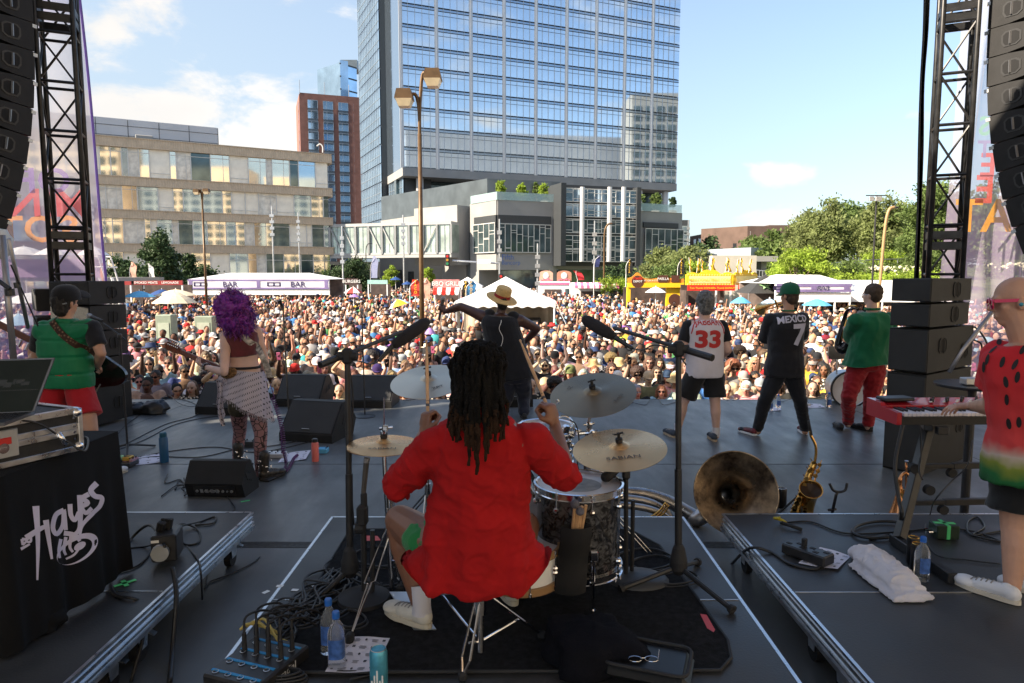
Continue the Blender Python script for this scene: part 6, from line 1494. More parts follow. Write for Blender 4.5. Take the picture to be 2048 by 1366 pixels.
def sht(label,c4,z,marks=(5,4),seed=1,holed=False,group='song sheets on the floor'):
 t=th_('paper_sheet',label,'paper',flr(c4[0][0],c4[0][1],z),group);q=[flr(u,v,z)for u,v in c4]
 def S(a,b2):p=q[0].lerp(q[1],a).lerp(q[3].lerp(q[2],a),b2);return V((p.x,p.y,z+.006+.006*sin(a*5+b2*3)*a))
 mb=MB().grid(S,8,8);part(mb,'page',paper,t,sm=1)
 rnd=random.Random(seed);mb=MB()
 for i in Rg(marks[0]):
  for j in Rg(marks[1]):
   a=(i+.5)/marks[0];b2=(j+.5)/marks[1];
   if(i+j)%2==0:
    r_=.1/marks[1]*1.6
    if rnd.random()<.5:mb.add([S(a+r_*.8*cos(k*pi/5),b2+r_*sin(k*pi/5))+Zv(.002)for k in Rg(10)],[tuple(Rg(10))])
    else:mb.add([S(a-r_,b2-r_)+Zv(.002),S(a+r_,b2-r_)+Zv(.002),S(a+r_,b2+r_*.8)+Zv(.002),S(a-r_,b2+r_*.8)+Zv(.002)],[(0,1,2,3)])
   else:
    for k in Rg(3):w=rnd.uniform(.05,.09);mb.add([S(a-w,b2-.02+k*.03)+Zv(.002),S(a+w,b2-.02+k*.03)+Zv(.002),S(a+w,b2-.008+k*.03)+Zv(.002),S(a-w,b2-.008+k*.03)+Zv(.002)],[(0,1,2,3)])
 part(mb,'printing',ink,t);return t
sht('printed sheet of small pictures on the rug beside the water bottles',[(693,1276),(780,1276),(748,1348),(650,1346)],RZ+.012,(5,5))
sht('printed sheet under the power strip on the right riser',[(1640,1096),(1702,1112),(1675,1142),(1596,1128)],RZ,(4,4),2)
sht('song sheet beside the tall blue bottle',[(275,915),(320,905),(330,925),(262,932)],0,(3,4),3)
sht('song sheet beside the pink bottle',[(570,908),(622,900),(612,920),(556,926)],0,(3,4),4)
sht('small sheet at the front edge by the MEXICO trousers',[(1535,815),(1562,815),(1562,822),(1530,822)],0,(2,2),5)
sht('small sheet at the front edge left of the red trousers',[(1618,808),(1640,808),(1650,816),(1615,816)],0,(2,2),6)
water=M('water',(.75,.80,.86),.03,trans=.9,ior=1.33,var=0);pet=M('clear_plastic',(.9,.93,.97),.05,trans=.93,ior=1.25,var=0);capb=M('blue_cap',(.02,.13,.50),.4);labb=M('bottle_label',(.05,.12,.35),.4,var=.5,vs=40)
def btl(label,c,h=.235,w=.066,square=True,group='water bottles',capm=capb,labm=labb):
 t=th_('water_bottle',label,'bottle',c,group);c=V(c)
 def sq(r,z,e=.28):
  pts=[]
  for k in Rg(24):
   a=2*pi*k/24;cc,ss=cos(a),sin(a);m_=(abs(cc)**(1/e*.9)+abs(ss)**(1/e*.9))**(-e/.9)if square else 1;pts.append(c+V((r*cc*m_,r*ss*m_,z)))
  return pts
 prof=[(w*.42,.001),(w*.5,.008),(w*.5,h*.62),(w*.46,h*.68),(w*.3,h*.78),(w*.2,h*.83),(w*.2,h*.9)]
 mb=MB();vs_=[]
 for r,z in prof:vs_+=sq(r,z)
 mb.add(vs_,[(i*24+k,i*24+(k+1)%24,(i+1)*24+(k+1)%24,(i+1)*24+k)for i in Rg(len(prof)-1)for k in Rg(24)]+[tuple(Rg(23,-1,-1))]);part(mb,'body',pet,t,sm=1,auto=50)
 mb=MB().lathe([(w*.22,h*.88),(w*.23,h*.89),(w*.23,h*.98),(w*.2,h)],c,seg=20);part(mb,'cap',capm,t)
 mb=MB();vs_=sq(w*.505,h*.2)+sq(w*.505,h*.55);sel=[k for k in Rg(24)if 12<=k<24 and k%24>14]
 mb.add(vs_,[(k,(k+1)%24,24+(k+1)%24,24+k)for k in sel]);part(mb,'label',labm,t,sm=1)
 return t
btl('rear clear water bottle with blue cap on the rug',flr(657,1315,RZ)+V((0,.02,.012)))
btl('front clear water bottle with blue cap on the rug',flr(672,1345,RZ)+V((0,.02,.012)))
btl('clear water bottle standing by the keyboard stand foot',flr(1842,1160,RZ))
btl('small water bottle at the front edge by the MEXICO trousers',flr(1540,822),.2)
btl('second small water bottle at the front edge by the MEXICO trousers',flr(1556,816),.2)
btl('small water bottle at the front edge left of the red trousers',flr(1657,815),.22)
btl('blue capped bottle behind the right riser beside the black can',flr(1575,1035)+V((-.05,.25,0)),.26)
def can(label,c,col,topm,h=.155,r=.031,name='drink_can'):
 t=th_(name,label,'can',c,'drink cans');c=V(c)
 mb=MB().lathe([(r*.8,0),(r,.012),(r,h-.015),(r*.86,h-.002)],c,seg=28);part(mb,'body',col,t,sm=1,auto=40)
 mb=MB().lathe([(.0001,h-.008),(r*.78,h-.008),(r*.82,h+.001),(r*.88,h-.001)],c,seg=28,capped=False);mb.box(c+V((0,-.004,h-.004)),(.012,.02,.002));part(mb,'lid',topm,t)
 return t
canb=M('can_blue',(.10,.42,.60),.3,.5,var=.25,vs=25);cank=M('can_black',(.02,.02,.022),.3,.4,var=.3,vs=20);gold=M('can_gold',(.75,.42,.08),.25,.9)
cn=can('tall light blue drink can at the bottom edge of the rug',flr(771,1345,RZ)+V((0,-.13,.012)),canb,alu,.165,.034)
mb=MB();c=flr(771,1345,RZ)+V((0,-.13,.012))
for k in Rg(5):mb.box(c+V((-.02+.01*k,-.0335,.03+.02*(k%3))),(.006,.002,.05))
part(mb,'lettering',whm,cn)
can('rear black and gold can by the keyboard stand',flr(1824,1128,RZ),cank,gold)
can('front black and gold can by the keyboard stand',flr(1832,1142,RZ),cank,gold)
can('black tumbler can behind the right riser beside the saxophone',flr(1586,1035)+V((0,.25,0)),cank,alu,.16,.045)
def flask(name,label,c,h,r,col,capm):
 t=th_(name,label,'bottle',c);c=V(c);mb=MB().lathe([(r*.95,0),(r,.01),(r,h*.8),(r*.8,h*.84)],c,seg=24);part(mb,'body',col,t,sm=1,auto=40)
 mb=MB().lathe([(r*.82,h*.84),(r*.82,h*.96),(r*.6,h)],c,seg=20);part(mb,'cap',capm,t);return t
flask('drink_flask','tall dark blue drink flask standing on the stage left',flr(329,924),.31,.042,M('flask_blue',(.015,.09,.20),.4),M('flask_cap',(.02,.10,.16),.4))
flask('drink_flask','coral pink insulated flask beside the near wedge',flr(631,922),.235,.036,M('flask_pink',(.70,.16,.14),.4),bkm)
sx_=th_('stage_box','black stage box with blue stripes and plugged connectors at the bottom left','stage box',flr(490,1330,RZ));R=rotm(0,0,-.35)
c=flr(512,1338,RZ)+V((.02,-.03,.032));mb=MB().box(c,(.26,.32,.06),R,.008);part(mb,'case',bkm,sx_)
mb=MB()
for k in Rg(4):mb.box(c+R@V((0,-.12+.08*k,.0315)),(.23,.012,.003),R)
part(mb,'blue_stripe',M('stripe_blue',(.02,.25,.55),.5),sx_)
for i in Rg(4):
 for j in Rg(4):mb=MB().lathe([(.011,0),(.013,.003),(.010,.004),(.0105,.0)],c+R@V((-.09+.06*i,-.13+.075*j,.0305)),seg=12,capped=False);part(mb,'socket',gv_,sx_)
for i in Rg(4):
 for j in Rg(2):
  mb=MB();q=c+R@V((-.09+.06*i,.03+.07*j,.031));mb.cyl(q,q+Zv(.075),.011,.009,10);mb.tube(spn([q+Zv(.07),q+V((.0,.03,.13)),q+V((.05,.12,.11)),q+V((.08,.22,.02))]),.005,6);part(mb,'plug',rb_,sx_)
mb=MB();tmb(mb,'radial',c+R@V((.131,.02,-.015)),R@V((0,1,0)),Zv(1),.03,.002,offset=.01);part(mb,'lettering',whm,sx_)
def bbm(name,label,cat,c,r,amp,fr,m,seed,floor_z,rot=0):
 mb=MB().sph(c,r,48,30,rotm(0,0,rot));o=part(mb,name,m,Nn,c,True)
 for v_ in o.data.vertices:
  p=v_.co;w=noise.fractal(V((p.x*fr,p.y*fr,p.z*fr))+V((seed,0,0)),1.0,2.0,4);r2=abs(noise.noise(V((p.x*fr*1.7+seed,p.y*fr*.6,p.z*fr))))
  v_.co=p*(1+amp*w)-p.normalized()*amp*.12*r2;v_.co.z=max(v_.co.z,floor_z-c[2])
 return tag(o,label,cat)
darkcl=M('dark_cloth',(.006,.0065,.010),.95,bump=.5,bs=120,spec=.15)
p=flr(1190,1310,RZ);bbm('jacket','dark navy jacket dropped in a heap on the rug','jacket',(p.x,p.y-.02,RZ+.06),(.24,.20,.10),.42,4.2,darkcl,3,RZ+.012)
p=flr(1290,1335,RZ);bg_=th_('bag','open black bag with rounded rim at the bottom of the rug','bag',(p.x,p.y-.03,RZ));q=V((p.x,p.y-.06,RZ+.02))
mb=MB().box(q+Zv(.03),(.34,.24,.06),rotm(0,0,-.35),.04);part(mb,'body',M('bag_leather',(.012,.013,.014),.35),bg_)
R=rotm(0,0,-.35);mb=MB();rr=[(.16,.11),(-.16,.11),(-.16,-.11),(.16,-.11)];pts=[]
for k in Rg(4):
 cx2,cy2=rr[k];
 for j in Rg(6):a=k*pi/2+j*pi/10;pts.append(q+R@V((math.copysign(abs(cx2)-.04,cx2)+.04*cos(a),math.copysign(abs(cy2)-.04,cy2)+.04*sin(a),.068)))
mb.tube(pts,.008,6,closed=True);part(mb,'rim',rb_,bg_)
cb_('red cord tied to the black bag',[F(1345,1325,RZ+.06),F(1365,1335,RZ),F(1375,1345,RZ),F(1358,1348,RZ),F(1380,1330,RZ)],.003,Nn,red)
gl_=th_('eyeglasses','wire framed glasses lying on the black bag','glasses',q+Zv(.07));mb=MB()
for dx in(-.032,.032):mb.tube([q+V((-.03+dx+.026*cos(a*.524),-.05+.02*sin(a*.524),.082))for a in Rg(12)],.0016,5,closed=True)
mb.tube([q+V((-.036,-.05,.086)),q+V((-.024,-.05,.086))],.0016,5);mb.tube([q+V((.028,-.05,.082)),q+V((.05,.03,.075))],.0016,5);mb.tube([q+V((-.088,-.05,.082)),q+V((-.07,.04,.075))],.0016,5);part(mb,'frame',ch_,gl_)
p=flr(290,826);bbm('equipment_bag','crumpled black equipment bag near the left stage edge','bag',(p.x,p.y,.07),(.34,.16,.12),.45,5,M('bag_nylon',(.02,.021,.023),.35,bump=.3,bs=60),8,.005,.15)
def pdb(label,u,v,w,d,h,col,knobs=3,rz=0,z=0,name='effects_pedal'):
 c=flr(u,v,z);t=th_(name,label,'effects pedal',c,'effects pedals');R=rotm(0,0,rz);mb=MB().box(c+Zv(h/2),(w,d,h),R,.006);part(mb,'case',col,t)
 mb=MB()
 for k in Rg(knobs):mb.cyl(c+R@V((-w*.38+w*.76*k/max(1,knobs-1),d*.25,h)),c+R@V((-w*.38+w*.76*k/max(1,knobs-1),d*.25,h+.014)),.008,seg=8);mb.cyl(c+R@V((-w*.38+w*.76*k/max(1,knobs-1),-d*.2,h)),c+R@V((-w*.38+w*.76*k/max(1,knobs-1),-d*.2,h+.01)),.007,seg=8)
 part(mb,'controls',rb_,t);return t
pdb('silver white effects pedal with four switches near the pink bottle',548,914,.24,.13,.05,M('pedal_silver',(.5,.5,.52),.4,.3),4)
pdb('black tuner pedal behind the guitarist boots',500,892,.10,.1,.06,bkm,2)
t=pdb('pedal board with blue and green pedals at the bassist feet',235,932,.34,.18,.05,bkm,5,name='pedal_board')
for k,cl in enumerate(('umbrella_blue','star_green','can_gold')):
 c=flr(235,932);mb=MB().box(c+V((-.10+.1*k,.02,.075)),(.07,.1,.04),Nn,.006);part(mb,'pedal',MATS[cl],t)
pdb('pinkish pedal at the right of the pedal board',262,930,.10,.12,.07,M('pedal_pink',(.45,.25,.3),.5),2)
pdb('blue pedal behind the pink bottle',645,905,.12,.1,.05,MATS['umbrella_blue'],2)
pdb('grey box at the front edge between the two jersey players',1605,812,.2,.1,.05,gv_,2)
pur=M('purple_cable',(.09,.02,.12),.45);pts=[]
A0,A1=at(545,795,6.2),at(567,905,5.9)
for k in Rg(26*8):t=k/(26*8-1);a=2*pi*k/8;p=A0.lerp(A1,t);pts.append(p+V((.018*cos(a),.018*sin(a),0))+V((.03*sin(t*pi),0,0)))
pts=[at(541,770,6.25)]+pts;mb=MB().tube(pts,.0045,5)
pts=spn([A1,F(572,928),F(570,946),F(580,935),F(588,920),F(595,914)]);pts2=[]
for k in Rg(140):t=k/139*(len(pts)-1.001);i=int(t);p=pts[i].lerp(pts[i+1],t-i);a=k*pi*.5;pts2.append(p+V((.014*cos(a),.006,.014+.014*sin(a))))
mb.tube(pts2,.005,5);tag(part(mb,'coiled_guitar_cable',pur,Nn,A1,True),'purple coiled guitar cable hanging to the floor','cable')
#bodies: one continuous voxel-joined surface each
class Blob(MB):
 def cap(s,a,ra,b,rb,seg=12):
  a=V(a);b=V(b);d=b-a;L_=max(d.length,1e-4);u,w,d=frame(d/L_);rings=[]
  for k in Rg(4):t=-pi/2+pi/2*k/4;rings.append((a+d*(ra*sin(t)),ra*cos(t)))
  rings.append((a,ra));rings.append((b,rb))
  for k in Rg(1,5):t=pi/2*k/4;rings.append((b+d*(rb*sin(t)),rb*cos(t)))
  vs=[]
  for c,r in rings:
   r=max(r,1e-4)
   for k in Rg(seg):t=2*pi*k/seg;vs.append(c+u*(r*cos(t))+w*(r*sin(t)))
  n=len(rings);fs=[(i*seg+k,i*seg+(k+1)%seg,(i+1)*seg+(k+1)%seg,(i+1)*seg+k)for i in Rg(n-1)for k in Rg(seg)]
  fs+=[tuple(Rg(seg-1,-1,-1)),tuple((n-1)*seg+k for k in Rg(seg))];return s.add(vs,fs)
 def chain(s,pts,rs):
  for i in Rg(len(pts)-1):s.cap(pts[i],rs[i],pts[i+1],rs[i+1])
  return s
 def loft(s,rings,e=2.4,seg=24):
  """rings: (centre, lateral half vector, depth half vector)"""
  vs=[]
  for c,a,b in rings:
   c=V(c)
   for k in Rg(seg):
    t=2*pi*k/seg;x,y=cos(t),sin(t);m_=(abs(x)**e+abs(y)**e)**(-1/e);vs.append(c+V(a)*(x*m_)+V(b)*(y*m_))
  n=len(rings);fs=[(i*seg+k,i*seg+(k+1)%seg,(i+1)*seg+(k+1)%seg,(i+1)*seg+k)for i in Rg(n-1)for k in Rg(seg)]
  fs+=[tuple(Rg(seg-1,-1,-1)),tuple((n-1)*seg+k for k in Rg(seg))];return s.add(vs,fs)
 def ell(s,c,r,R=Nn):return s.sph(c,r,16,10,R)
 def remesh(s,name,vox,sm=4,fac=.5):
  me=bpy.data.meshes.new(name);me.from_pydata(s.v,[],s.f);ob=bpy.data.objects.new('tmp',me);COL.objects.link(ob)
  m=ob.modifiers.new('r','REMESH');m.mode='VOXEL';m.voxel_size=vox;m.adaptivity=0
  if sm:m2=ob.modifiers.new('s','SMOOTH');m2.factor=fac;m2.iterations=sm
  dg=bpy.context.evaluated_depsgraph_get();out=bpy.data.meshes.new_from_object(ob.evaluated_get(dg));out.name=name
  bpy.data.objects.remove(ob);bpy.data.meshes.remove(me);return out
def dsp(me,fn):
 ns=[v.normal.copy()for v in me.vertices]
 for v,n in zip(me.vertices,ns):v.co=v.co+n*fn(v.co,n)
 me.update()
def folds(me,amp=.006,sc=(9,9,4),seed=0,ridge=.6,fine=.25):
 S=V(sc);o=V((seed*3.1,seed*1.7,seed))
 def f(p,n):
  q=V((p.x*S.x,p.y*S.y,p.z*S.z))+o;a=noise.noise(q);b=noise.noise(q*2.3+V((5,1,2)));w=noise.noise(V((q.x*.5+p.z*3,q.y*.5,q.z))+V((9,3,1)))
  return amp*(ridge*(1-2.2*abs(a))+(1-ridge)*w*2+fine*b*1.6)
 dsp(me,f)
def hand(bl,wrist,d,pn,side,size=1.0,curl=.5,spread=.12,thumb=.5,wr=.026):
 """palm + four fingers of different length with two bends + thumb from the side of the palm. d: towards the fingers, pn: palm normal (fingers curl towards it), side: +1/-1 thumb side along d x pn"""
 w=V(wrist);d=V(d).normalized();pn=V(pn);pn=(pn-d*pn.dot(d)).normalized();ac=d.cross(pn).normalized()*side;s=size
 pc=w+d*.048*s
 bl.cap(w,wr*s*.85,w+d*.02*s,wr*s*.9)
 bl.sph(pc,(.040*s,.046*s,.017*s),14,8,Matrix((ac,d,pn)).transposed())
 bl.sph(w+d*.078*s,(.040*s,.018*s,.014*s),14,8,Matrix((ac,d,pn)).transposed())
 for k,(off,ln,r)in enumerate(((.030,.072,.0092),(.010,.082,.0095),(-.011,.076,.0090),(-.030,.060,.0080))):
  p=w+d*(.082-.004*abs(k-1))*s+ac*off*s;a=0;dd=(d+ac*(off/.03)*spread).normalized()
  for j,(f,c_)in enumerate(((.42,.75),(.32,1.1),(.26,.8))):
   a+=curl*c_*(1+.08*k);v_=dd*cos(a)+pn*sin(a);q=p+v_*(ln*f*s);bl.cap(p,r*s*(1-.08*j),q,r*s*(.94-.08*j),8);p=q
 p=w+d*.025*s+ac*.030*s;v1=(d*.55+ac*.75+pn*.35).normalized();q=p+v1*.038*s;bl.cap(p,.0135*s,q,.011*s,8);v2=(d*(.9-thumb*.5)-ac*thumb*.7+pn*(.3+thumb*.5)).normalized();r_=q+v2*.032*s;bl.cap(q,.011*s,r_,.0095*s,8);bl.cap(r_,.0095*s,r_+(v2+pn*.3-ac*.2).normalized()*.022*s,.008*s,8)
def head(bl,c,f,up=Zv(1),s=1.0,ears=True):
 """c centre of skull; f facing direction"""
 f=V(f).normalized();r=f.cross(up).normalized();u=r.cross(f).normalized();R=Matrix((r,f,u)).transposed();P=lambda x,y,z:V(c)+R@V((x*s,y*s,z*s))
 bl.sph(P(0,-.008,.025),(.077*s,.095*s,.092*s),20,14,R);bl.sph(P(0,.022,-.035),(.060*s,.068*s,.078*s),18,12,R);bl.sph(P(0,.050,-.092),(.030*s,.030*s,.026*s),12,8,R)
 bl.cap(P(-.042,.052,-.025),.024*s,P(-.03,.058,-.045),.020*s,8);bl.cap(P(.042,.052,-.025),.024*s,P(.03,.058,-.045),.020*s,8)
 bl.cap(P(-.038,.076,.020),.014*s,P(.038,.076,.020),.014*s,8)
 bl.cap(P(0,.084,.008),.009*s,P(0,.107,-.028),.014*s,8);bl.cap(P(-.012,.092,-.034),.010*s,P(.012,.092,-.034),.010*s,8)
 bl.cap(P(-.018,.083,-.062),.0095*s,P(.018,.083,-.062),.0095*s,8);bl.cap(P(-.015,.082,-.074),.0085*s,P(.015,.082,-.074),.0085*s,8)
 if ears:
  for k in(-1,1):bl.sph(P(k*.080,-.008,-.012),(.012*s,.019*s,.033*s),10,8,R)
 return R,P
def basis(J):
 lat=(V(J['shR'])-V(J['shL'])).normalized();return lat
def trg(J,w,inf=.0,keys=('hip','waist','chest','top')):
 lat=basis(J);hl=(V(J['hipR'])-V(J['hipL'])).normalized()if 'hipR' in J else lat;out=[]
 pts=[V(J['hip']),V(J['waist']),V(J['chest']),V(J['neck'])]
 for i,(p,l_,hw,hd)in enumerate(w):
  k=min(2,int(p));c=pts[k].lerp(pts[k+1],p-k);d=(pts[min(3,k+1)]-pts[k]).normalized();ll=hl.lerp(lat,min(1,p/2)).normalized();ll=(ll-d*ll.dot(d)*.6).normalized();dep=ll.cross(d).normalized();out.append((c+dep*l_,ll*(hw+inf),dep*(hd+inf)))
 return out
STD=[(-.12,0,.155,.11),(.1,0,.168,.118),(.6,0,.155,.108),(1.0,0,.142,.102),(1.5,0,.158,.112),(2.0,0,.170,.118),(2.4,0,.170,.105),(2.7,0,.135,.085),(2.88,0,.08,.065)]
def body_blob(J,k=1.0,kt=1.0,arm=1.0,leg=1.0,hs=1.0,face=Nn,ears=True,hands=Nn,legs=True,headon=True):
 bl=Blob();lat=basis(J);bl.loft([(c,a*k,b*k*kt)for c,a,b in trg(J,STD)])
 bl.cap(V(J['neck'])-Zv(.02),.060*k**.5,V(J['head'])-Zv(.06),.055*k**.5)
 for S in 'LR':
  sh,el,wr_=V(J['sh'+S]),V(J['el'+S]),V(J['wr'+S]);a=arm
  bl.cap(V(J['chest']).lerp(sh,.6),.075*k,sh,.062*a);bl.chain([sh,sh.lerp(el,.45),el],[.062*a,.053*a,.042*a]);bl.chain([el,el.lerp(wr_,.3),wr_],[.042*a,.044*a,.027*a**.5])
  if hands and S in hands:d,pn,cu=hands[S][:3];hand(bl,wr_,d,pn,1 if S=='R' else-1,hs*(hands[S][3]if len(hands[S])>3 else 1.0),cu)
  if legs:
   hp,kn,an=V(J['hip'+S]),V(J['kn'+S]),V(J['an'+S]);l_=leg
   bl.chain([hp,hp.lerp(kn,.35),kn],[.098*l_,.088*l_,.060*l_]);bl.chain([kn,kn.lerp(an,.28)+V((0,-.012,0)),an],[.058*l_,.060*l_,.036*l_**.5]);bl.cap(an,.036,an-Zv(.05),.038)
 if headon:face=V(face if face is not Nn else(0,1,0));head(bl,J['head'],face,s=J.get('hsize',1.0),ears=ears)
 return bl
skin_l=M('skin_light',(.52,.29,.20),.5,var=.10,vs=12,bump=.15,bs=120,spec=.4);skin_p=M('skin_pale',(.62,.40,.33),.5,var=.08,vs=10,spec=.4)
skin_b=M('skin_brown',(.22,.10,.06),.42,var=.12,vs=10,bump=.12,bs=120,spec=.5);skin_d=M('skin_dark',(.075,.035,.028),.38,var=.12,vs=10,spec=.55)
for m_ in(skin_l,skin_p,skin_b,skin_d):
 b=m_.node_tree.nodes['Principled BSDF'];siv(b,'Subsurface Weight',.12);siv(b,'Subsurface Radius',(.02,.008,.004));siv(b,'Subsurface Scale',.5)
def wv_(name,col,rough=.85,bs=700,var=.08,sheen=.2,bump=.25):return M(name,col,rough,var=var,vs=5,bump=bump,bs=bs,sheen=sheen,spec=.3)
def put(me,name,mat,parent):return link_mesh(me,name,mat,parent,Nn,True)
def prs(label,J,skin,z=.0,**kw):
 t=th_('person',label,'person',(V(J['hip']).x,V(J['hip']).y,z));me=body_blob(J,**kw).remesh('body',VOX,5);put(me,'body',skin,t);return t
lacem=M('shoe_lace',(.30,.29,.28),.8)
VOX=.011
def JJ(D,**k):
 o={}
 for n,q in k.items():
  if isinstance(q,(int,float)):o[n]=q
  elif len(q)==2:o[n]=at(q[0],q[1],D)
  else:o[n]=at(*q)
 return o
def shoe(t,heel,toe,z,m,sole,w=.048,h=.075,name='shoe',ank=Nn,boot=0):
 heel=V((heel[0],heel[1],z));toe=V((toe[0],toe[1],z));d=(toe-heel);L_=d.length;d.normalize();x=Zv(1).cross(d);bl=Blob();R=Matrix((x,d,Zv(1))).transposed()
 bl.sph(heel+d*.045+Zv(.045),(w*.75,.045,.04),14,10,R);bl.cap(heel+d*.05+Zv(.05),w*.7,heel+d*L_*.6+Zv(.035),w*.72);bl.sph(heel+d*(L_-.055)+Zv(.032),(w*.95,.06,.03),14,10,R)
 bl.cap(heel+d*.055+Zv(.05),w*.72,heel+d*.065+Zv(h-.02+boot*1.2),w*.62 if not boot else w*.95)
 me=bl.remesh(name,.007,3)
 for v in me.vertices:v.co.z=max(v.co.z,z+.012)
 o=put(me,name,m,t);mb=MB();poly=[]
 for k in Rg(24):
  a=2*pi*k/24;yy=sin(a)*L_*.5;ww=w*(.93 if yy>0 else.78)*(1.05 if abs(yy)<L_*.3 else 1);poly.append((cos(a)*abs(cos(a))**-.25*ww if abs(cos(a))>.01 else 0,yy*1.0))
 mb.prism(poly,heel+d*L_*.5+Zv(.002),x,d,(0,0,1),.022);part(mb,'sole',sole,o)
 mb=MB();T_=Matrix.Translation(ORG[rto(o).name]);bv=BVHTree.FromPolygons([T_@v.co for v in o.data.vertices],[tuple(p.vertices)for p in o.data.polygons])
 for k in Rg(5):
  P_=[]
  for s_ in(-1,-.5,0,.5,1):
   q=bv.ray_cast(heel+d*(L_*(.42+.075*k))+x*(s_*w*.42)+Zv(.3),Zv(-1))[0]
   if q is not Nn:P_.append(q+Zv(.002))
  if len(P_)>2:mb.tube(P_,.0035,4)
 if mb.v:part(mb,'laces',lacem,o)
 return o
def trs(t,J,m,name='trousers',to=1.0,r0=.108,rk=.078,ra=.066,inf=.012,k=1.0,amp=.006,seed=1,sc=(10,10,9),flare=0,hipw=1.0,up=.75):
 bl=Blob();bl.loft([(c,a*k*hipw,b*k)for c,a,b in trg(J,[(-.28,0,.13,.10),(-.1,0,.165,.118),(.15,0,.172,.12),(up,0,.155,.112)],inf)])
 for S in 'LR':
  hp,kn,an=V(J['hip'+S]),V(J['kn'+S]),V(J['an'+S])
  if to<1:
   e=hp.lerp(kn,to);d=(kn-hp).normalized();x_=V((1,0,0));x_=(x_-d*x_.dot(d)).normalized();y_=d.cross(x_);bl.loft([(hp-d*.03,x_*r0*.92,y_*r0),(hp.lerp(kn,to*.5),x_*r0*.90,y_*r0*.98),(e,x_*(r0*.88+flare),y_*(r0*.92+flare))],2.1)
  else:bl.chain([hp,hp.lerp(kn,.4),kn,kn.lerp(an,.5),kn.lerp(an,min(1,to-1+.92))],[r0,r0*.92,rk,(rk+ra)/2,ra])
 me=bl.remesh(name,.011,4);
 folds(me,amp,sc,seed);return put(me,name,m,t)
def top(t,J,m,name='shirt',sleeve=.62,inf=.016,k=1.0,kt=1.0,rs=.078,hem=-.15,amp=.006,seed=1,sc=(10,10,8),rings=Nn,vox=.011,neck=2.86,flare=.0,arms='LR',hemz=Nn,cr=.088):
 W=[(hem,0,.168+flare,.12+flare),(.1,0,.170+flare*.8,.12+flare*.7),(.6,0,.160+flare*.5,.112+flare*.4),(1.0,0,.150+flare*.3,.106+flare*.3),(1.5,0,.160+flare*.1,.114),(2.0,0,.172,.120),(2.4,0,.172,.108),(2.7,0,.14,.088),(neck,0,.085,.07)]
 W=[w_ for w_ in W if w_[0]>=hem];bl=Blob();bl.loft([(c,a*k,b*k*kt)for c,a,b in trg(J,rings or W,inf)])
 for S in arms:
  sh,el,wr_=V(J['sh'+S]),V(J['el'+S]),V(J['wr'+S]);bl.cap(V(J['chest']).lerp(sh,.6),cr*k,sh,rs)
  if sleeve<=0:continue
  if sleeve<=1:
   e=sh.lerp(el,sleeve);d=(el-sh).normalized();u,w_,_=frame(d);bl.loft([(sh,u*rs,w_*rs),(e,u*rs*.98,w_*rs*.98)],2)
  else:
   bl.chain([sh,el],[rs,rs*.86]);e=el.lerp(wr_,sleeve-1);d=(wr_-el).normalized();u,w_,_=frame(d);bl.loft([(el,u*rs*.86,w_*rs*.86),(e,u*rs*.80,w_*rs*.80)],2)
 me=bl.remesh(name,vox,3);folds(me,amp,sc,seed)
 if hemz is not Nn:
  for v in me.vertices:v.co.z=max(v.co.z,hemz(v.co))
 return put(me,name,m,t)
def ptx(t,surf,s,c,ax,up,h,mat,d=V((0,1,0)),off=.004,sx=1,offset=.0,arc=0,name='lettering',shear=0,fine=.02):
 """letters wrapped on the garment: subdivided and cast onto its surface"""
 import bmesh
 mb=MB();tmb(mb,s,c,ax,up,h,0,offset=offset,sx=sx,shear=shear,res=4);me=bpy.data.meshes.new('t');me.from_pydata(mb.v,[],mb.f)
 bm=bmesh.new();bm.from_mesh(me);bmesh.ops.remove_doubles(bm,verts=bm.verts,dist=1e-5);bmesh.ops.triangulate(bm,faces=bm.faces)
 for _ in Rg(4):
  ed=[e for e in bm.edges if e.calc_length()>fine]
  if not ed:break
  bmesh.ops.subdivide_edges(bm,edges=ed,cuts=1);bmesh.ops.triangulate(bm,faces=[f for f in bm.faces if len(f.verts)>3])
 sm=surf.data;T=surf.matrix_world if False else Matrix.Translation(ORG[rto(surf).name]);bv=BVHTree.FromPolygons([T@v.co for v in sm.vertices],[tuple(p.vertices)for p in sm.polygons])
 ax=V(ax).normalized();up=V(up).normalized();d=V(d).normalized();c=V(c)
 for v in bm.verts:
  x=(v.co-c).dot(ax);p=v.co-up*(arc*x*x);q,n,i,dist=bv.ray_cast(p-d*.6,d)
  v.co=(q-d*off)if q is not Nn else p
 bm.to_mesh(me);bm.free();mb2=MB();mb2.add([v.co for v in me.vertices],[tuple(p.vertices)for p in me.polygons]);bpy.data.meshes.remove(me)
 return part(mb2,name,mat,surf)
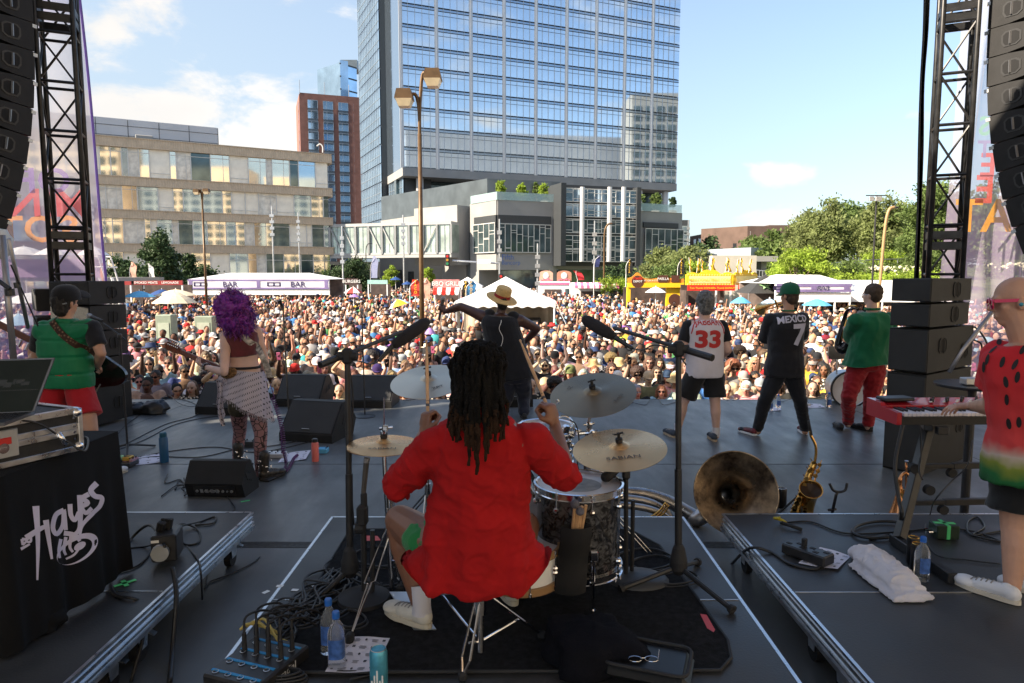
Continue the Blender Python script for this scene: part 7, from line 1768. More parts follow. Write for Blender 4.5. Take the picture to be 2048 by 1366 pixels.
def cap_hat(t,c,f,m,s=1.0,back=False,brim=True,name='cap',up=Zv(1),brimm=Nn):
 f=V(f).normalized();r=f.cross(V(up)).normalized();u=r.cross(f).normalized();R=Matrix((r,f,u)).transposed();P=lambda x,y,z:V(c)+R@V((x*s,y*s,z*s));mb=MB()
 vs=[];n=24;prof=[(1.0,.012),(1.02,.03),(1.0,.06),(.90,.095),(.66,.122),(.34,.135),(.04,.139)]
 for q,z in prof:
  for k in Rg(n):a=2*pi*k/n;vs.append(P(.088*q*cos(a),-.008+.108*q*sin(a),z))
 mb.add(vs,[(i*n+k,i*n+(k+1)%n,(i+1)*n+(k+1)%n,(i+1)*n+k)for i in Rg(len(prof)-1)for k in Rg(n)]+[tuple((len(prof)-1)*n+k for k in Rg(n))]);mb.sph(P(0,-.008,.14),.008*s,6,4)
 o=part(mb,name,m,t,sm=1)
 if brim:
  mb=MB();sg=-1 if back else 1;vs=[]
  for j in Rg(4):
   for k in Rg(13):
    a=pi*(k/12);e=1+j*.24;vs.append(P(.084*cos(a)*(1+.02*j),sg*(.088*sin(a)*e+.01),.018-.010*j*sin(a)-.012*abs(cos(a))*j*.5))
  n2=13;fs=[(j*n2+k,j*n2+k+1,(j+1)*n2+k+1,(j+1)*n2+k)for j in Rg(3)for k in Rg(12)];mb.add(vs,fs);mb.add([v+R@Zv(.004)for v in vs],fs);part(mb,'brim',brimm or m,o,sm=1)
 return o
def hbl(t,c,f,m,kind='short',s=1.0,seed=1,vox=.009,up=Zv(1),amp=.008):
 f=V(f).normalized();r=f.cross(V(up)).normalized();u=r.cross(f).normalized();R=Matrix((r,f,u)).transposed();P=lambda x,y,z:V(c)+R@V((x*s,y*s,z*s));bl=Blob()
 bl.sph(P(0,-.022,.040),(.084*s,.098*s,.092*s),20,14,R)
 if kind in('short','short_low'):bl.sph(P(0,-.052,-.01),(.074*s,.062*s,.075*s),16,10,R)
 if kind=='short_low':bl.sph(P(0,-.055,-.045),(.066*s,.052*s,.06*s),16,10,R)
 me=bl.remesh('hair',vox,3)
 for v in me.vertices:
  q=R.transposed()@(v.co-V(c));
  if q.y/s>.062 and q.z/s<.055:v.co=v.co-R@V((0,(q.y-.062*s),0))
 folds(me,amp,(38,38,16),seed,.7,.5);return put(me,'hair',m,t)
hairm=M('hair_brown',(.06,.035,.02),.5,var=.4,vs=30,bump=.8,bs=180);hairblk=M('hair_black',(.016,.013,.012),.5,var=.4,vs=30,bump=.8,bs=200);hairgrey=M('hair_grey',(.15,.15,.15),.55,var=.6,vs=40,bump=1.0,bs=150)
VOX=.008
J=JJ(2.6,hip=(958,1122,2.68),waist=(958,1010,2.66),chest=(960,905,2.62),neck=(963,822,2.58),head=(958,752,2.56),shL=(874,890,2.60),shR=(1058,884,2.60),elL=(795,968,2.74),elR=(1130,950,2.72),wrL=(848,868,2.98),wrR=(1110,852,2.93),hipL=(905,1118,2.74),hipR=(1005,1118,2.76),knL=(800,1040,3.05),knR=(1050,1052,3.14),anL=(842,1212,2.96),anR=(1030,1165,3.26))
dr=th_('person','drummer in a red shirt seen from behind with long dreadlocks and raised drumsticks','person',(J['hip'].x,J['hip'].y,RZ))
bl=body_blob(J,hands={'L':((.1,.25,1),(.75,.6,-.1),1.15,1.06),'R':((-.25,.15,1),(-.75,.6,-.1),1.15,1.08)},arm=.98,leg=1.18,face=(0,1,-.05));put(bl.remesh('body',.0062,4),'body',skin_b,dr)
redsh=wv_('red_shirt_cloth',(.40,.008,.010),.9,900,.14,0,.4)
W=[(-.30,0,.300,.165),(-.05,0,.276,.165),(.3,0,.238,.155),(.8,0,.200,.145),(1.3,0,.190,.142),(1.8,0,.192,.140),(2.1,0,.198,.128),(2.4,0,.186,.118),(2.65,0,.150,.100),(2.86,0,.095,.082)]
def dhem(p):
 x=(p.x-J['hip'].x-.01)/.305;left=max(0,-x);right=max(0,x);return J['hip'].z-.135+.155*min(1,abs(x))**2.2+.05*max(0,x)**3
shb=Blob();shb.loft(trg(J,W,0));
for S in 'LR':
 sh,el,w_=V(J['sh'+S]),V(J['el'+S]),V(J['wr'+S]);cp=V(J['chest']).lerp(sh,.6);shb.cap(cp,.085,sh,.072);shb.chain([sh,sh.lerp(el,.55)+Zv(-.008),el+Zv(-.006)],[.072,.071,.060])
 d=(w_-el).normalized();u,q,_=frame(d);shb.loft([(el,u*.058,q*.058),(el+d*(.03 if S=='R' else.06),u*.060,q*.060)],2)
me=shb.remesh('shirt',.0075,5)
cL=V(J['neck'])
def dfold(p,n):
 x=(p.x-J['hip'].x);z=p.z;f=0
 if abs(x)<.3 and z<J['chest'].z+.15:
  dz=max(0,J['chest'].z+.10-z);f+=.023*min(1,dz*2.0)*sin(x*38+3.2*noise.noise(V((x*3,0,z*2.0)))*2+z*1.5)*(.4+.6*abs(noise.noise(V((x*5,2,z*2)))))
  f+=.006*noise.noise(V((x*7,p.y*5,z*9)))+.007*(1-2.4*abs(noise.noise(V((x*5+z*7,3,z*6-x*5)))))+.006*max(0,1-7*abs(noise.noise(V((x*9-z*5,1,z*7+x*4)))))+.004*max(0,1-6*abs(noise.noise(V((x*16+z*12,5,z*15)))))
  f+=.004*(1-2.5*abs(noise.noise(V((x*6-z*8,7,z*5+x*6)))))
 else:f+=.005*(1-2.4*abs(noise.noise(V((p.x*14,p.y*10,z*12)))))+.007*max(0,1-5*abs(noise.noise(V((p.x*12,p.y*9,z*16)))))+.006*noise.noise(V((p.x*22,p.y*20,z*22)))
 f-=.004*math.exp(-((z-(J['chest'].z+.155))/.006)**2)if abs(x)<.2 else 0
 for s_,shp in((-1,J['shL']),(1,J['shR'])):
  dd=abs((p-V(shp)).dot(V((s_*.9,.0,.25)))+.02);f-=.008*math.exp(-(dd/.010)**2)if z>J['chest'].z-.12 else 0
 f+=.002*noise.noise(p*60);return f
dsp(me,dfold)
for v in me.vertices:v.co.z=max(v.co.z,dhem(v.co))
shirt=put(me,'shirt',redsh,dr)
mb=MB();cpts=[]
for k in Rg(17):
 a=pi*1.0+pi*(k/16)*1.0;cpts.append(cL+V((.082*cos(a),.02+.085*sin(a),.012)))
mb.tube(cpts,.016,8);mb.tube([p+V((0,-.008,-.022))for p in cpts],.012,8);part(mb,'collar',redsh,shirt,sm=1)
gsh=wv_('green_short_cloth',(.015,.20,.05),.85,700)
bl=Blob();
for S in 'LR':hp,kn=J['hip'+S],J['kn'+S];bl.chain([hp,hp.lerp(kn,.48)],[.10,.098 if S=='L' else.07])
bl.cap(J['hipL'],.11,J['hipR'],.10);me=bl.remesh('shorts',.009,3);folds(me,.012,(14,10,14),4);put(me,'shorts',gsh,dr)
sockm=wv_('white_sock',(.62,.60,.64),.9,300,.06,.1,.5);offw=M('off_white_shoe',(.60,.57,.50),.55,var=.12,vs=18,bump=.2,bs=60);solew=M('shoe_sole',(.55,.50,.40),.6,var=.15)
for S,(hu,hv),(tu,tv)in(('L',(862,1256),(780,1222)),('R',(1030,1212),(1005,1172))):
 h_=flr(hu,hv,RZ+.03);t_=flr(tu,tv,RZ+.03);d=(t_-h_).normalized();t_=h_+d*.285;shoe(dr,h_,t_,RZ+.025,offw,solew,.052,.085)
 mb=MB();a0=h_+d*.055;an=V(J['an'+S]);top_=V((a0.x*.4+an.x*.6,a0.y*.4+an.y*.6,RZ+.20));sp=spn([(a0.x,a0.y,RZ+.085),(a0.x,a0.y,RZ+.14),top_]);mb.tube(sp,[.046,.044,.043,.042,.041,.041,.041,.042,.042,.043,.043,.044,.045][:len(sp)],16);part(mb,'sock',sockm,dr,sm=1,auto=60)
drm=M('dreadlock',(.006,.005,.0045),.85,var=.5,vs=25,bump=1.0,bs=140,spec=.2);drt=M('dreadlock_tip',(.026,.013,.007),.85,var=.5,vs=25,bump=1.0,bs=140,spec=.2)
hc=V(J['head']);bl=Blob();bl.sph(hc+V((0,-.01,.03)),(.088,.108,.104),24,16);bl.sph(hc+V((0,-.06,-.02)),(.085,.06,.08),16,10);me=bl.remesh('hair',.008,3);folds(me,.010,(30,30,14),3,.7,.6);hr=put(me,'hair',drm,dr)
rnd=random.Random(11)
for k in Rg(74):
 a=-pi*.05-rnd.random()*pi*.92 if k>30 else rnd.uniform(0,2*pi)
 el_=rnd.uniform(.15,1.1);rr=V((.088*cos(a)*cos(el_),.115*sin(a)*cos(el_)-.01,.03+.105*sin(el_)));st_=hc+rr
 side=cos(a);ln=rnd.uniform(.17,.31)-.06*abs(side)+(.07 if abs(side+.1)<.45 and rnd.random()<.5 else 0)
 out=V((side*.088+rnd.uniform(-.016,.016),min(-.03,sin(a)*.13),0));zend=hc.z+.02-ln
 backy=J['neck'].y-.10
 p1=hc+V((rr.x*1.25,rr.y*1.15,rr.z*.9));p2=hc+V((out.x*.95,out.y*1.05-.02,-.05));p3=V((hc.x+out.x*rnd.uniform(.9,1.12),min(hc.y+out.y-.03,backy-.0),zend*.5+(hc.z-.05)*.5));p4=V((hc.x+out.x*rnd.uniform(.92,1.15),min(hc.y+out.y-.045,backy-.035),zend))
 if rr.y>.02:p3=hc+V((rr.x*1.35,rr.y*.6,-.10));p4=hc+V((rr.x*1.5,rr.y*.4-.03,-.10-ln*.45))
 sp=spn([st_,p1,p2,p3,p4],9);r0=rnd.uniform(.0075,.0115);rs=[]
 for i,p in enumerate(sp):t_=i/(len(sp)-1);rs.append(r0*(1+.24*sin(i*1.9+k))*(1-.45*t_**3));p+=V((noise.noise(V((k,t_*7,0)))*.009,noise.noise(V((k,t_*7,5)))*.007,0))
 half=int(len(sp)*.78);mb=MB().tube(sp,rs,7);mb.m=[0 if j//7<half else 1 for j in Rg(len(mb.f))];part(mb,'dreadlock',[drm,drt],hr,sm=1)
stickm=M('drumstick_wood',(.56,.34,.19),.4,var=.1,vs=20)
def stick(label,a,b):
 t=th_('drumstick',label,'drumstick',a,'drumsticks held by the drummer');a=V(a);b=V(b);d=(b-a).normalized();mb=MB();L_=(b-a).length
 mb.lathe([(.0005,0),(.0075,.004),(.0078,L_*.7),(.0045,L_*.93),(.003,L_*.955),(.0055,L_*.972),(.005,L_*.99),(.0005,L_)],a,d,12);part(mb,'shaft',stickm,t,sm=1,auto=50)
 mb=MB().lathe([(.0082,L_*.22),(.0082,L_*.25)],a,d,12,False);mb.lathe([(.0082,L_*.28),(.0082,L_*.285)],a,d,12,False);part(mb,'printed_mark',ink,t)
hL=V(J['wrL'])+V((.012,.05,.075));hR=V(J['wrR'])+V((-.03,.045,.075))
e=at(853,690,3.16);d=(e-hL).normalized();stick('left drumstick held upright in front of the pale cymbal',hL-d*.05,hL+d*.36)
e=at(1040,680,3.18);d=(e-hR).normalized();stick('right drumstick leaning left in the raised hand',hR-d*.05,hR+d*.37)
mb=MB().tube([V(J['wrR'])+V((.014+.006*cos(a*.5),.05,.098+.009*sin(a*.5)))for a in Rg(13)],.0018,5);part(mb,'ring',ch_,dr)
VOX=.011
J=JJ(6.2,hip=(133,762),waist=(132,722),chest=(128,676),neck=(131,634),head=(132,606),shL=(84,660,6.15),shR=(184,656,6.15),elL=(73,712,6.25),elR=(202,706,6.1),wrL=(62,716,6.5),wrR=(196,732,6.38),hipL=(108,782),hipR=(160,782),knL=(108,858,6.2),knR=(180,858,6.1),anL=(112,940,6.35),anR=(190,944,6.15))
bs=prs('bass player in a quilted green vest, red shorts and black cap seen from behind',J,skin_l,hands={'L':((-.1,.15,.9),(.3,1,0),.75,1.0),'R':((-.2,.8,-.4),(-.8,0,-.5),.5,1.0)},k=1.06,kt=.98,arm=1.05,leg=1.15,face=(.35,1,0))
vestm=wv_('green_vest_nylon',(.006,.17,.070),.5,90,.12,.1,.12)
tee=wv_('black_tee',(.012,.012,.015),.9,500)
top(bs,J,tee,'tee_shirt',.72,-.03,1.10,1.0,.076,amp=.005,hem=1.0,cr=.06)
W=[(-.28,0,.225,.155),(.1,0,.225,.16),(.6,0,.222,.158),(1.1,0,.218,.155),(1.6,0,.215,.15),(2.1,0,.218,.145),(2.45,0,.20,.12),(2.7,0,.15,.10),(2.95,0,.08,.075)]
me=Nn
bl=Blob();bl.loft(trg(J,W,.012));[bl.cap(V(J['chest']).lerp(V(J['sh'+S]),.5),.12,V(J['sh'+S]).lerp(V(J['chest']),.10),.098)for S in 'LR'];me=bl.remesh('vest',.011,4);z0=J['hip'].z
def quilt(p,n):
 q=((p.z-z0)/.155)%1.0;return-.012*math.exp(-((q-.5)/.06)**2)+.004*noise.noise(p*14)+.003*noise.noise(V((p.x*30,p.y*30,p.z*8)))
dsp(me,quilt);vst=put(me,'vest',vestm,bs)
redsho=wv_('red_short_cloth',(.42,.012,.02),.85,500)
o=trs(bs,J,redsho,'shorts',.66,.128,flare=.014,k=1.22,amp=.008,seed=4)
blackcap=wv_('black_cap_cloth',(.010,.010,.012),.9,300)
f_=V((.35,1,0));cap_hat(bs,J['head']+Zv(.01),(-.35,-1,-.05),blackcap,1.16,brim=False);hbl(bs,J['head']+Zv(-.012),f_,hairblk,'short_low',1.02,3)
mb=MB();q=J['head']+V((.09,.12,.075));mb.sph(q,(.06,.06,.008),12,6,rotm(.5,.5,.4));part(mb,'cap_peak',blackcap,bs)
mb=MB();q=J['head']+V((.035,-.088,-.002));mb.tube([q+V((-.02,0,0)),q+V((.0,-.01,-.004)),q+V((.03,.0,.004))],.006,6);part(mb,'cap_strap',gv_,bs)
for S,uu,vv in(('L',112,955),('R',198,958)):p=flr(uu,vv);shoe(bs,p,p+V((.03 if S=='L' else.12,.26,0)),0,M('white_shoe',(.62,.62,.64),.5),solew)
def strap(label,pts,w,m,surf=Nn,name='guitar_strap',th=.004):
 P_=spn(pts,10);mb=MB()
 for i in Rg(len(P_)-1):
  a,b2=P_[i],P_[i+1];d=(b2-a).normalized();n=V((0,-1,.15));s_=d.cross(n).normalized()*w/2;t2=d.cross(s_).normalized()*th
  mb.add([a-s_,a+s_,b2+s_,b2-s_,a-s_+t2,a+s_+t2,b2+s_+t2,b2-s_+t2],[(0,1,2,3),(7,6,5,4),(0,4,5,1),(3,2,6,7),(0,3,7,4),(1,5,6,2)])
 return mb
def over(surf_o,pts,off=.012):
 T=Matrix.Translation(ORG[rto(surf_o).name]);bv=BVHTree.FromPolygons([T@v.co for v in surf_o.data.vertices],[tuple(p.vertices)for p in surf_o.data.polygons]);out=[]
 for p in pts:
  q,n,i,d=bv.ray_cast(V((p.x,p.y-1,p.z)),V((0,1,0)));out.append(V((p.x,q.y-off,p.z))if q is not Nn else p)
 return out
strm=M('woven_strap',(.10,.045,.02),.8,var=.9,vs=42);N,L,b=nof(strm);t_=N.new('ShaderNodeTexCoord');vv_=N.new('ShaderNodeTexVoronoi');siv(vv_,'Scale',38);lnk(L,t_,'Object',vv_,'Vector');cr=N.new('ShaderNodeValToRGB');cr.color_ramp.elements[0].color=(.32,.20,.12,1);cr.color_ramp.elements[1].color=(.045,.02,.012,1);cr.color_ramp.elements[1].position=.45;lnk(L,vv_,'Distance',cr,0);lnk(L,cr,0,b,'Base Color')
bass=th_('bass_guitar','dark bass guitar with patterned strap held by the green vested player','bass guitar',at(120,740,6.6))
pts=over(vst,[at(112+(200-112)*k/12,634+(716-634)*k/12,6.2)for k in Rg(13)]);mb=strap('',pts,.058,strm);part(mb,'strap',strm,bass)
bodym=M('bass_black',(.012,.01,.01),.2,coat=.6);neckm=M('neck_wood',(.14,.055,.035),.35,var=.2,vs=10)
mb=MB().prism([(.20*cos(a)*(1+.15*cos(2*a)),.155*sin(a)*(1+.12*cos(3*a)))for a in[2*pi*k/32 for k in Rg(32)]],at(205,745,6.55),V((.96,0,-.25)),V((.25,0,.96)),V((0,1,0)),.045);part(mb,'body',bodym,bass)
mb=MB().bar(at(170,735,6.55),at(-30,634,6.45),.062,.03,V((0,1,0)),.008);part(mb,'neck',neckm,bass);mb=MB().bar(at(-30,634,6.43),at(-60,620,6.43),.10,.02,V((0,1,0)),.006);part(mb,'headstock',neckm,bass)
mb=MB();
for k in Rg(3):mb.cyl(at(30+14*k,672+7*k,6.5),at(24+14*k,686+7*k,6.5),.012)
part(mb,'tuner',ch_,bass)
cb_('guitar cable from the bass down to the floor',[at(201,768,6.3),at(190,790,6.25),at(187,830,6.2),at(180,880,6.2),F(190,945),F(240,935)],.006,Nn,M('grey_cable',(.12,.11,.10),.5))
J=JJ(6.25,hip=(492,772),waist=(486,722),chest=(482,676),neck=(481,650),head=(466,624,6.15),shL=(452,672,6.2),shR=(513,662,6.3),elL=(449,745,6.0),elR=(531,724,6.35),wrL=(408,733,6.38),wrR=(512,752,6.6),hipL=(476,790),hipR=(510,790),knL=(480,862,6.5),knR=(522,866,6.25),anL=(474,935,6.72),anR=(520,955,6.3))
J['hsize']=.95
gp=prs('guitarist with curly purple hair, dark red crop top and scarf skirt',J,skin_p,hands={'L':((-.9,.35,.35),(.2,.6,.9),.7,.95),'R':((-.6,.7,-.3),(0,.6,-.8),.5,.95)},k=.92,kt=.95,arm=.84,leg=.90,face=(-.35,1,-.35))
velvet=M('dark_red_velvet',(.10,.006,.010),.8,var=.25,vs=9,sheen=.8,bump=.2,bs=40)
W=[(1.22,0,.146,.108),(1.5,0,.152,.110),(1.9,0,.160,.114),(2.3,0,.158,.104),(2.55,0,.135,.09)]
bl=Blob();bl.loft([(c,a*.96,b*.98)for c,a,b in trg(J,W,.006)])
for S in 'LR':bl.cap(V(J['chest']).lerp(V(J['sh'+S]),.55),.062,V(J['sh'+S]).lerp(V(J['neck']),.35),.045)
me=bl.remesh('crop_top',.009,3);folds(me,.004,(14,10,10),6);ct=put(me,'crop_top',velvet,gp)
mb=MB();pz_=over(ct,[at(505,690,6.2).lerp(at(495,662,6.2),k/4)for k in Rg(5)],.004);mb.tube(pz_,.004,5);part(mb,'zip',whm,ct)
camo=M('camo_short',(.06,.055,.035),.9,var=.6,vs=14);trs(gp,J,camo,'shorts',.42,.105,k=.95,amp=.004,up=.35)
scarf=M('scarf_cloth',(.44,.40,.48),.85,var=.06,vs=4,bump=.3,bs=300);N,L,b=nof(scarf);t_=N.new('ShaderNodeTexCoord');mpn=N.new('ShaderNodeMapping');siv(mpn,'Rotation',(0,.35,0));siv(mpn,'Scale',(1,.3,1));lnk(L,t_,'Object',mpn,0)
w1=N.new('ShaderNodeTexWave');w1.bands_direction='Z';siv(w1,'Scale',6.5);siv(w1,'Distortion',1.2);siv(w1,'Detail Scale',8);siv(w1,'Detail',1);lnk(L,mpn,0,w1,'Vector')
w2=N.new('ShaderNodeTexWave');w2.bands_direction='X';w2.wave_profile='TRI';siv(w2,'Scale',22);lnk(L,mpn,0,w2,'Vector')
mu=N.new('ShaderNodeMath');mu.operation='MULTIPLY';lnk(L,w1,'Fac',mu,0);lnk(L,w2,'Fac',mu,1);gt_=N.new('ShaderNodeMath');gt_.operation='GREATER_THAN';lnk(L,mu,0,gt_,0);siv(gt_,1,.60)
mx=N.new('ShaderNodeMix');mx.data_type='RGBA';lnk(L,gt_,0,mx,0);siv(mx,6,(.44,.40,.48,1));siv(mx,7,(.03,.03,.04,1));lnk(L,mx,2,b,'Base Color')
hipc=V(J['hip']);wst=V(J['waist'])
def SK(a,c_):
 """a around (0 at the left knot, 1 around), c_ downwards"""
 th=pi*1.0+a*2*pi;ztop=wst.z-.075-.02*cos(th);x,y=cos(th),sin(th)
 ln=.20+.24*(.5+.5*x)+(.0 if x>-.5 else.0);r=.158+.075*c_;z=ztop-ln*c_
 wv=.012*sin(th*9+c_*2)*c_
 return V((hipc.x+.004+(r+wv)*x*1.0,hipc.y+(r*.80+wv)*y,z))
mb=MB().grid(SK,96,14);sk1=part(mb,'scarf_skirt',scarf,gp,sm=1)
mb=MB()
for k in Rg(150):a=k/150;p=SK(a,1.0);mb.tube([p,p+V((.006*sin(k*3),.004*cos(k),-.035-.012*sin(k*1.7)))],.0022,3,False)
part(mb,'fringe',scarf,sk1)
mb=MB();kn_=at(440,762,6.15)
mb.grid(lambda a,c_:V((kn_.x-.0+(-.035+.10*a)*(1-.55*c_)+.02*sin(c_*7)*c_+.012*sin(a*14)*.5-.015*c_,kn_.y+.02*sin(a*12)+.02*c_,kn_.z+.02-.44*c_*(.75+.25*sin(a*pi)))),20,18);part(mb,'knot_tail',scarf,sk1,sm=1)
mb=MB().sph(at(447,757,6.15),(.045,.04,.04),14,10);part(mb,'knot',scarf,sk1,sm=1)
leo=M('leopard_pouch',(.16,.09,.04),.9,var=.9,vs=60);mb=MB().sph(at(458,746,6.12),(.075,.05,.05),16,10,rotm(0,-.3,0));part(mb,'hip_pouch',leo,gp,sm=1)
mb=MB();lw_=[wst+V((.148*cos(a*.2618),.108*sin(a*.2618),-.055))for a in Rg(24)];mb.tube(lw_,.012,6,closed=True);part(mb,'waistband',tee,gp)
tights=M('lace_tights',(.17,.085,.085),.6,var=.1);N,L,b=nof(tights);t_=N.new('ShaderNodeTexCoord');v1=N.new('ShaderNodeTexVoronoi');v1.feature='DISTANCE_TO_EDGE';siv(v1,'Scale',17);lnk(L,t_,'Object',v1,'Vector');nz_=N.new('ShaderNodeTexNoise');siv(nz_,'Scale',7);lnk(L,t_,'Object',nz_,'Vector')
cr=N.new('ShaderNodeValToRGB');cr.color_ramp.elements[0].position=.03;cr.color_ramp.elements[0].color=(.012,.01,.012,1);cr.color_ramp.elements[1].position=.075;cr.color_ramp.elements[1].color=(.30,.16,.17,1);lnk(L,v1,'Distance',cr,0);lnk(L,cr,0,b,'Base Color')
bl=Blob()
for S in 'LR':hp,kn,an=V(J['hip'+S]),V(J['kn'+S]),V(J['an'+S]);bl.chain([hp.lerp(kn,.2),hp.lerp(kn,.5),kn],[.090,.082,.062]);bl.chain([kn,kn.lerp(an,.28)+V((0,-.012,0)),an],[.060,.060,.042])
put(bl.remesh('tights',.009,3),'tights',tights,gp)
boot=M('studded_boot',(.03,.026,.022),.4,var=.3,vs=20,bump=.4,bs=60)
for S,uu,vv,dx in(('L',472,942,.05),('R',520,962,.16)):
 p=flr(uu,vv);o=shoe(gp,p+V((0,-.02,0)),p+V((dx,.22,0)),.012,boot,rb_,.054,.12,'boot',boot=.10);mb=MB();rnd=random.Random(3)
 for k in Rg(26):a=rnd.uniform(0,2*pi);q=p+V((.03,.06,0))+V((.055*cos(a),.07*sin(a),.07+.13*rnd.random()));mb.sph(q,.008,5,4)
 part(mb,'stud',ch_,o);mb=MB().box(p+V((dx/2,.10,.012)),(.11,.26,.024),rotm(0,0,-dx*2),.01);part(mb,'platform_sole',rb_,o)
pm1=M('hair_purple',(.17,.02,.24),.5,var=.5,vs=12);pm2=M('hair_violet',(.10,.02,.24),.5,var=.5,vs=12);pm3=M('hair_magenta',(.30,.04,.22),.5,var=.5,vs=12);hc=V(J['head'])
bl=Blob();bl.sph(hc+V((.005,-.02,.05)),(.150,.135,.13),20,14);bl.sph(hc+V((.03,-.03,-.05)),(.15,.11,.12),20,14);bl.sph(hc+V((.10,-.02,-.12)),(.08,.07,.07),16,10);me=bl.remesh('hair',.01,2);folds(me,.022,(20,20,20),4,.6,.8);ph=put(me,'hair',pm1,gp)
for mi,mm_ in enumerate((pm1,pm2,pm3)):
 mb=MB();rnd=random.Random(20+mi)
 for k in Rg(300):
  a=rnd.uniform(0,2*pi);z=rnd.uniform(-1,1);s_=sqrt(1-z*z);n_=V((s_*cos(a),s_*sin(a)*.9,z));
  base=hc+V((.03-.05*z*.5,-.02,.0))+V((n_.x*.13,n_.y*.12,n_.z*.16));tz=Zv(1).cross(n_).normalized()if abs(z)<.95 else V((1,0,0));pts=[];L_=rnd.uniform(.05,.14);ph_=rnd.uniform(0,6)
  for i in Rg(7):q=i/6;pts.append(base+n_*(L_*.55*q)+Zv(-.035*q*q if z<.3 else.01*q)+tz*(.014*sin(ph_+q*6))+n_.cross(tz)*(.014*cos(ph_+q*6)))
  mb.tube(pts,[.0042*(1-.6*i/6)for i in Rg(7)],3,False)
 part(mb,'curls',mm_,ph,sm=1)
mb=MB();w_=V(J['wrL']).lerp(V(J['elL']),.12);d=(V(J['elL'])-V(J['wrL'])).normalized();mb.lathe([(.030,-.03),(.036,-.03),(.036,.03),(.030,.03)],w_,d,16,False);sb_=part(mb,'studded_wristband',tee,gp);mb=MB();u,q,_=frame(d)
for k in Rg(10):
 for j in(-.017,.017):a=k*.628;mb.sph(w_+d*j+u*(.038*cos(a))+q*(.038*sin(a)),.0065,5,4)
part(mb,'stud',ch_,sb_)
gt2=th_('electric_guitar','electric guitar with a white patterned strap held by the purple haired guitarist','guitar',at(470,760,6.5))
strw=M('white_strap',(.42,.37,.33),.7,var=.8,vs=30)
pts=[at(474,655,6.05)+V((0,.03,.03))]+[V((p.x,p.y,p.z))for p in over(ct,[at(482+(512-482)*k/5,662+(693-662)*k/5,6.2)for k in Rg(6)],.012)]+[at(524,712,6.10),at(533,732,6.14),at(540,755,6.22)];mb=strap('',pts,.055,strw);part(mb,'strap',strw,gt2)
gw=M('guitar_sunburst',(.16,.05,.03),.25,coat=.5);mb=MB().prism([(.19*cos(a)*(1+.15*cos(2*a)),.15*sin(a)*(1+.12*cos(3*a)))for a in[2*pi*k/32 for k in Rg(32)]],at(492,765,6.5),V((.96,0,-.25)),V((.25,0,.96)),V((0,1,0)),.045);part(mb,'body',gw,gt2)
fret=M('fretboard',(.16,.06,.045),.4,var=.2);A_,B_=at(478,752,6.48),at(362,704,6.62);mb=MB().bar(A_,B_,.050,.026,V((0,1,0)),.006);part(mb,'neck',fret,gt2)
d=(B_-A_).normalized();up_=V((-d.z,0,d.x));up_=up_ if up_.z>0 else-up_;mb=MB().prism([(0,-.025),(0,.025),(.05,.045),(.17,.05),(.19,.0),(.16,-.035),(.06,-.035)],B_,d,up_,V((0,1,0)),.018);hs_=part(mb,'headstock',gw,gt2)
for k in Rg(6):q=B_+d*(.045+.022*k)+up_*.05;mb=MB().cyl(q,q+up_*.022,.006);mb.sph(q+up_*.028,.009,8,6);mb.cyl(q-up_*.02+V((0,-.004,0)),q-up_*.02+V((0,-.012,0)),.006);part(mb,'tuning_peg',ch_,hs_)
J=JJ(9.0,hip=(1030,752),waist=(1018,706),chest=(1000,655),neck=(1002,624),head=(1004,602,9.0),shL=(966,633,9.0),shR=(1040,641,9.0),elL=(921,613,9.1),elR=(1074,657,9.15),wrL=(889,624,9.2),wrR=(1046,688,9.4),hipL=(1016,762),hipR=(1044,762),knL=(1010,815,9.05),knR=(1052,808,9.0),anL=(1002,832,9.3),anR=(1045,835,8.9))
J['knL']=at(1012,800,9.0);J['anL']=flr(1003,838)+Zv(.09);J['anR']=flr(1048,836)+Zv(.09);J['knR']=at(1048,796,9.1)
sg_=prs('singer in a black sleeveless top and straw hat with arms spread wide',J,skin_d,hands={'L':((-.75,.1,.65),(.3,.9,.2),1.0,1.1),'R':((-.6,.7,-.4),(0,0,-1),.4)},k=1.18,kt=1.1,arm=1.3,leg=1.15,face=(-.2,1,.1))
blk_t=wv_('black_tank',(.012,.013,.018),.9,500,.2);W=[(-.1,0,.25,.19),(.3,0,.25,.19),(1.0,0,.235,.185),(1.6,0,.245,.19),(2.1,0,.245,.19),(2.5,0,.235,.17),(2.75,0,.20,.14)]
bl=Blob();bl.loft(trg(J,W,.01));
for S in 'LR':bl.cap(V(J['chest']).lerp(V(J['sh'+S]),.5),.115,V(J['sh'+S]).lerp(V(J['neck']),.35),.085)
me=bl.remesh('tank_top',.012,3);folds(me,.008,(8,8,6),8);tk=put(me,'tank_top',blk_t,sg_)
trs(sg_,J,wv_('dark_jeans',(.012,.015,.03),.8,400),'trousers',2,.125,.09,.075,k=1.3,amp=.008)
straw=M('straw',(.62,.42,.17),.8,var=.18,vs=40,bump=.8,bs=150);c=V(J['head'])+V((0,-.01,.045));ax_=V((.28,-.30,.92)).normalized();mb=MB().lathe([(.205,-.02),(.21,-.012),(.20,-.004),(.13,.008),(.108,.012),(.106,.10),(.10,.135),(.085,.148),(.04,.150),(.001,.150)],c,ax_,36,False);h_=part(mb,'straw_hat',straw,sg_,sm=1,auto=50)
mb=MB().lathe([(.1095,.012),(.110,.05),(.1085,.052)],c,ax_,36,False);part(mb,'hat_band',M('hat_band_red',(.30,.015,.01),.7),h_,sm=1)
hbl(sg_,V(J['head'])+Zv(-.01),(-.2,1,0),hairblk,'short_low',1.02,5)
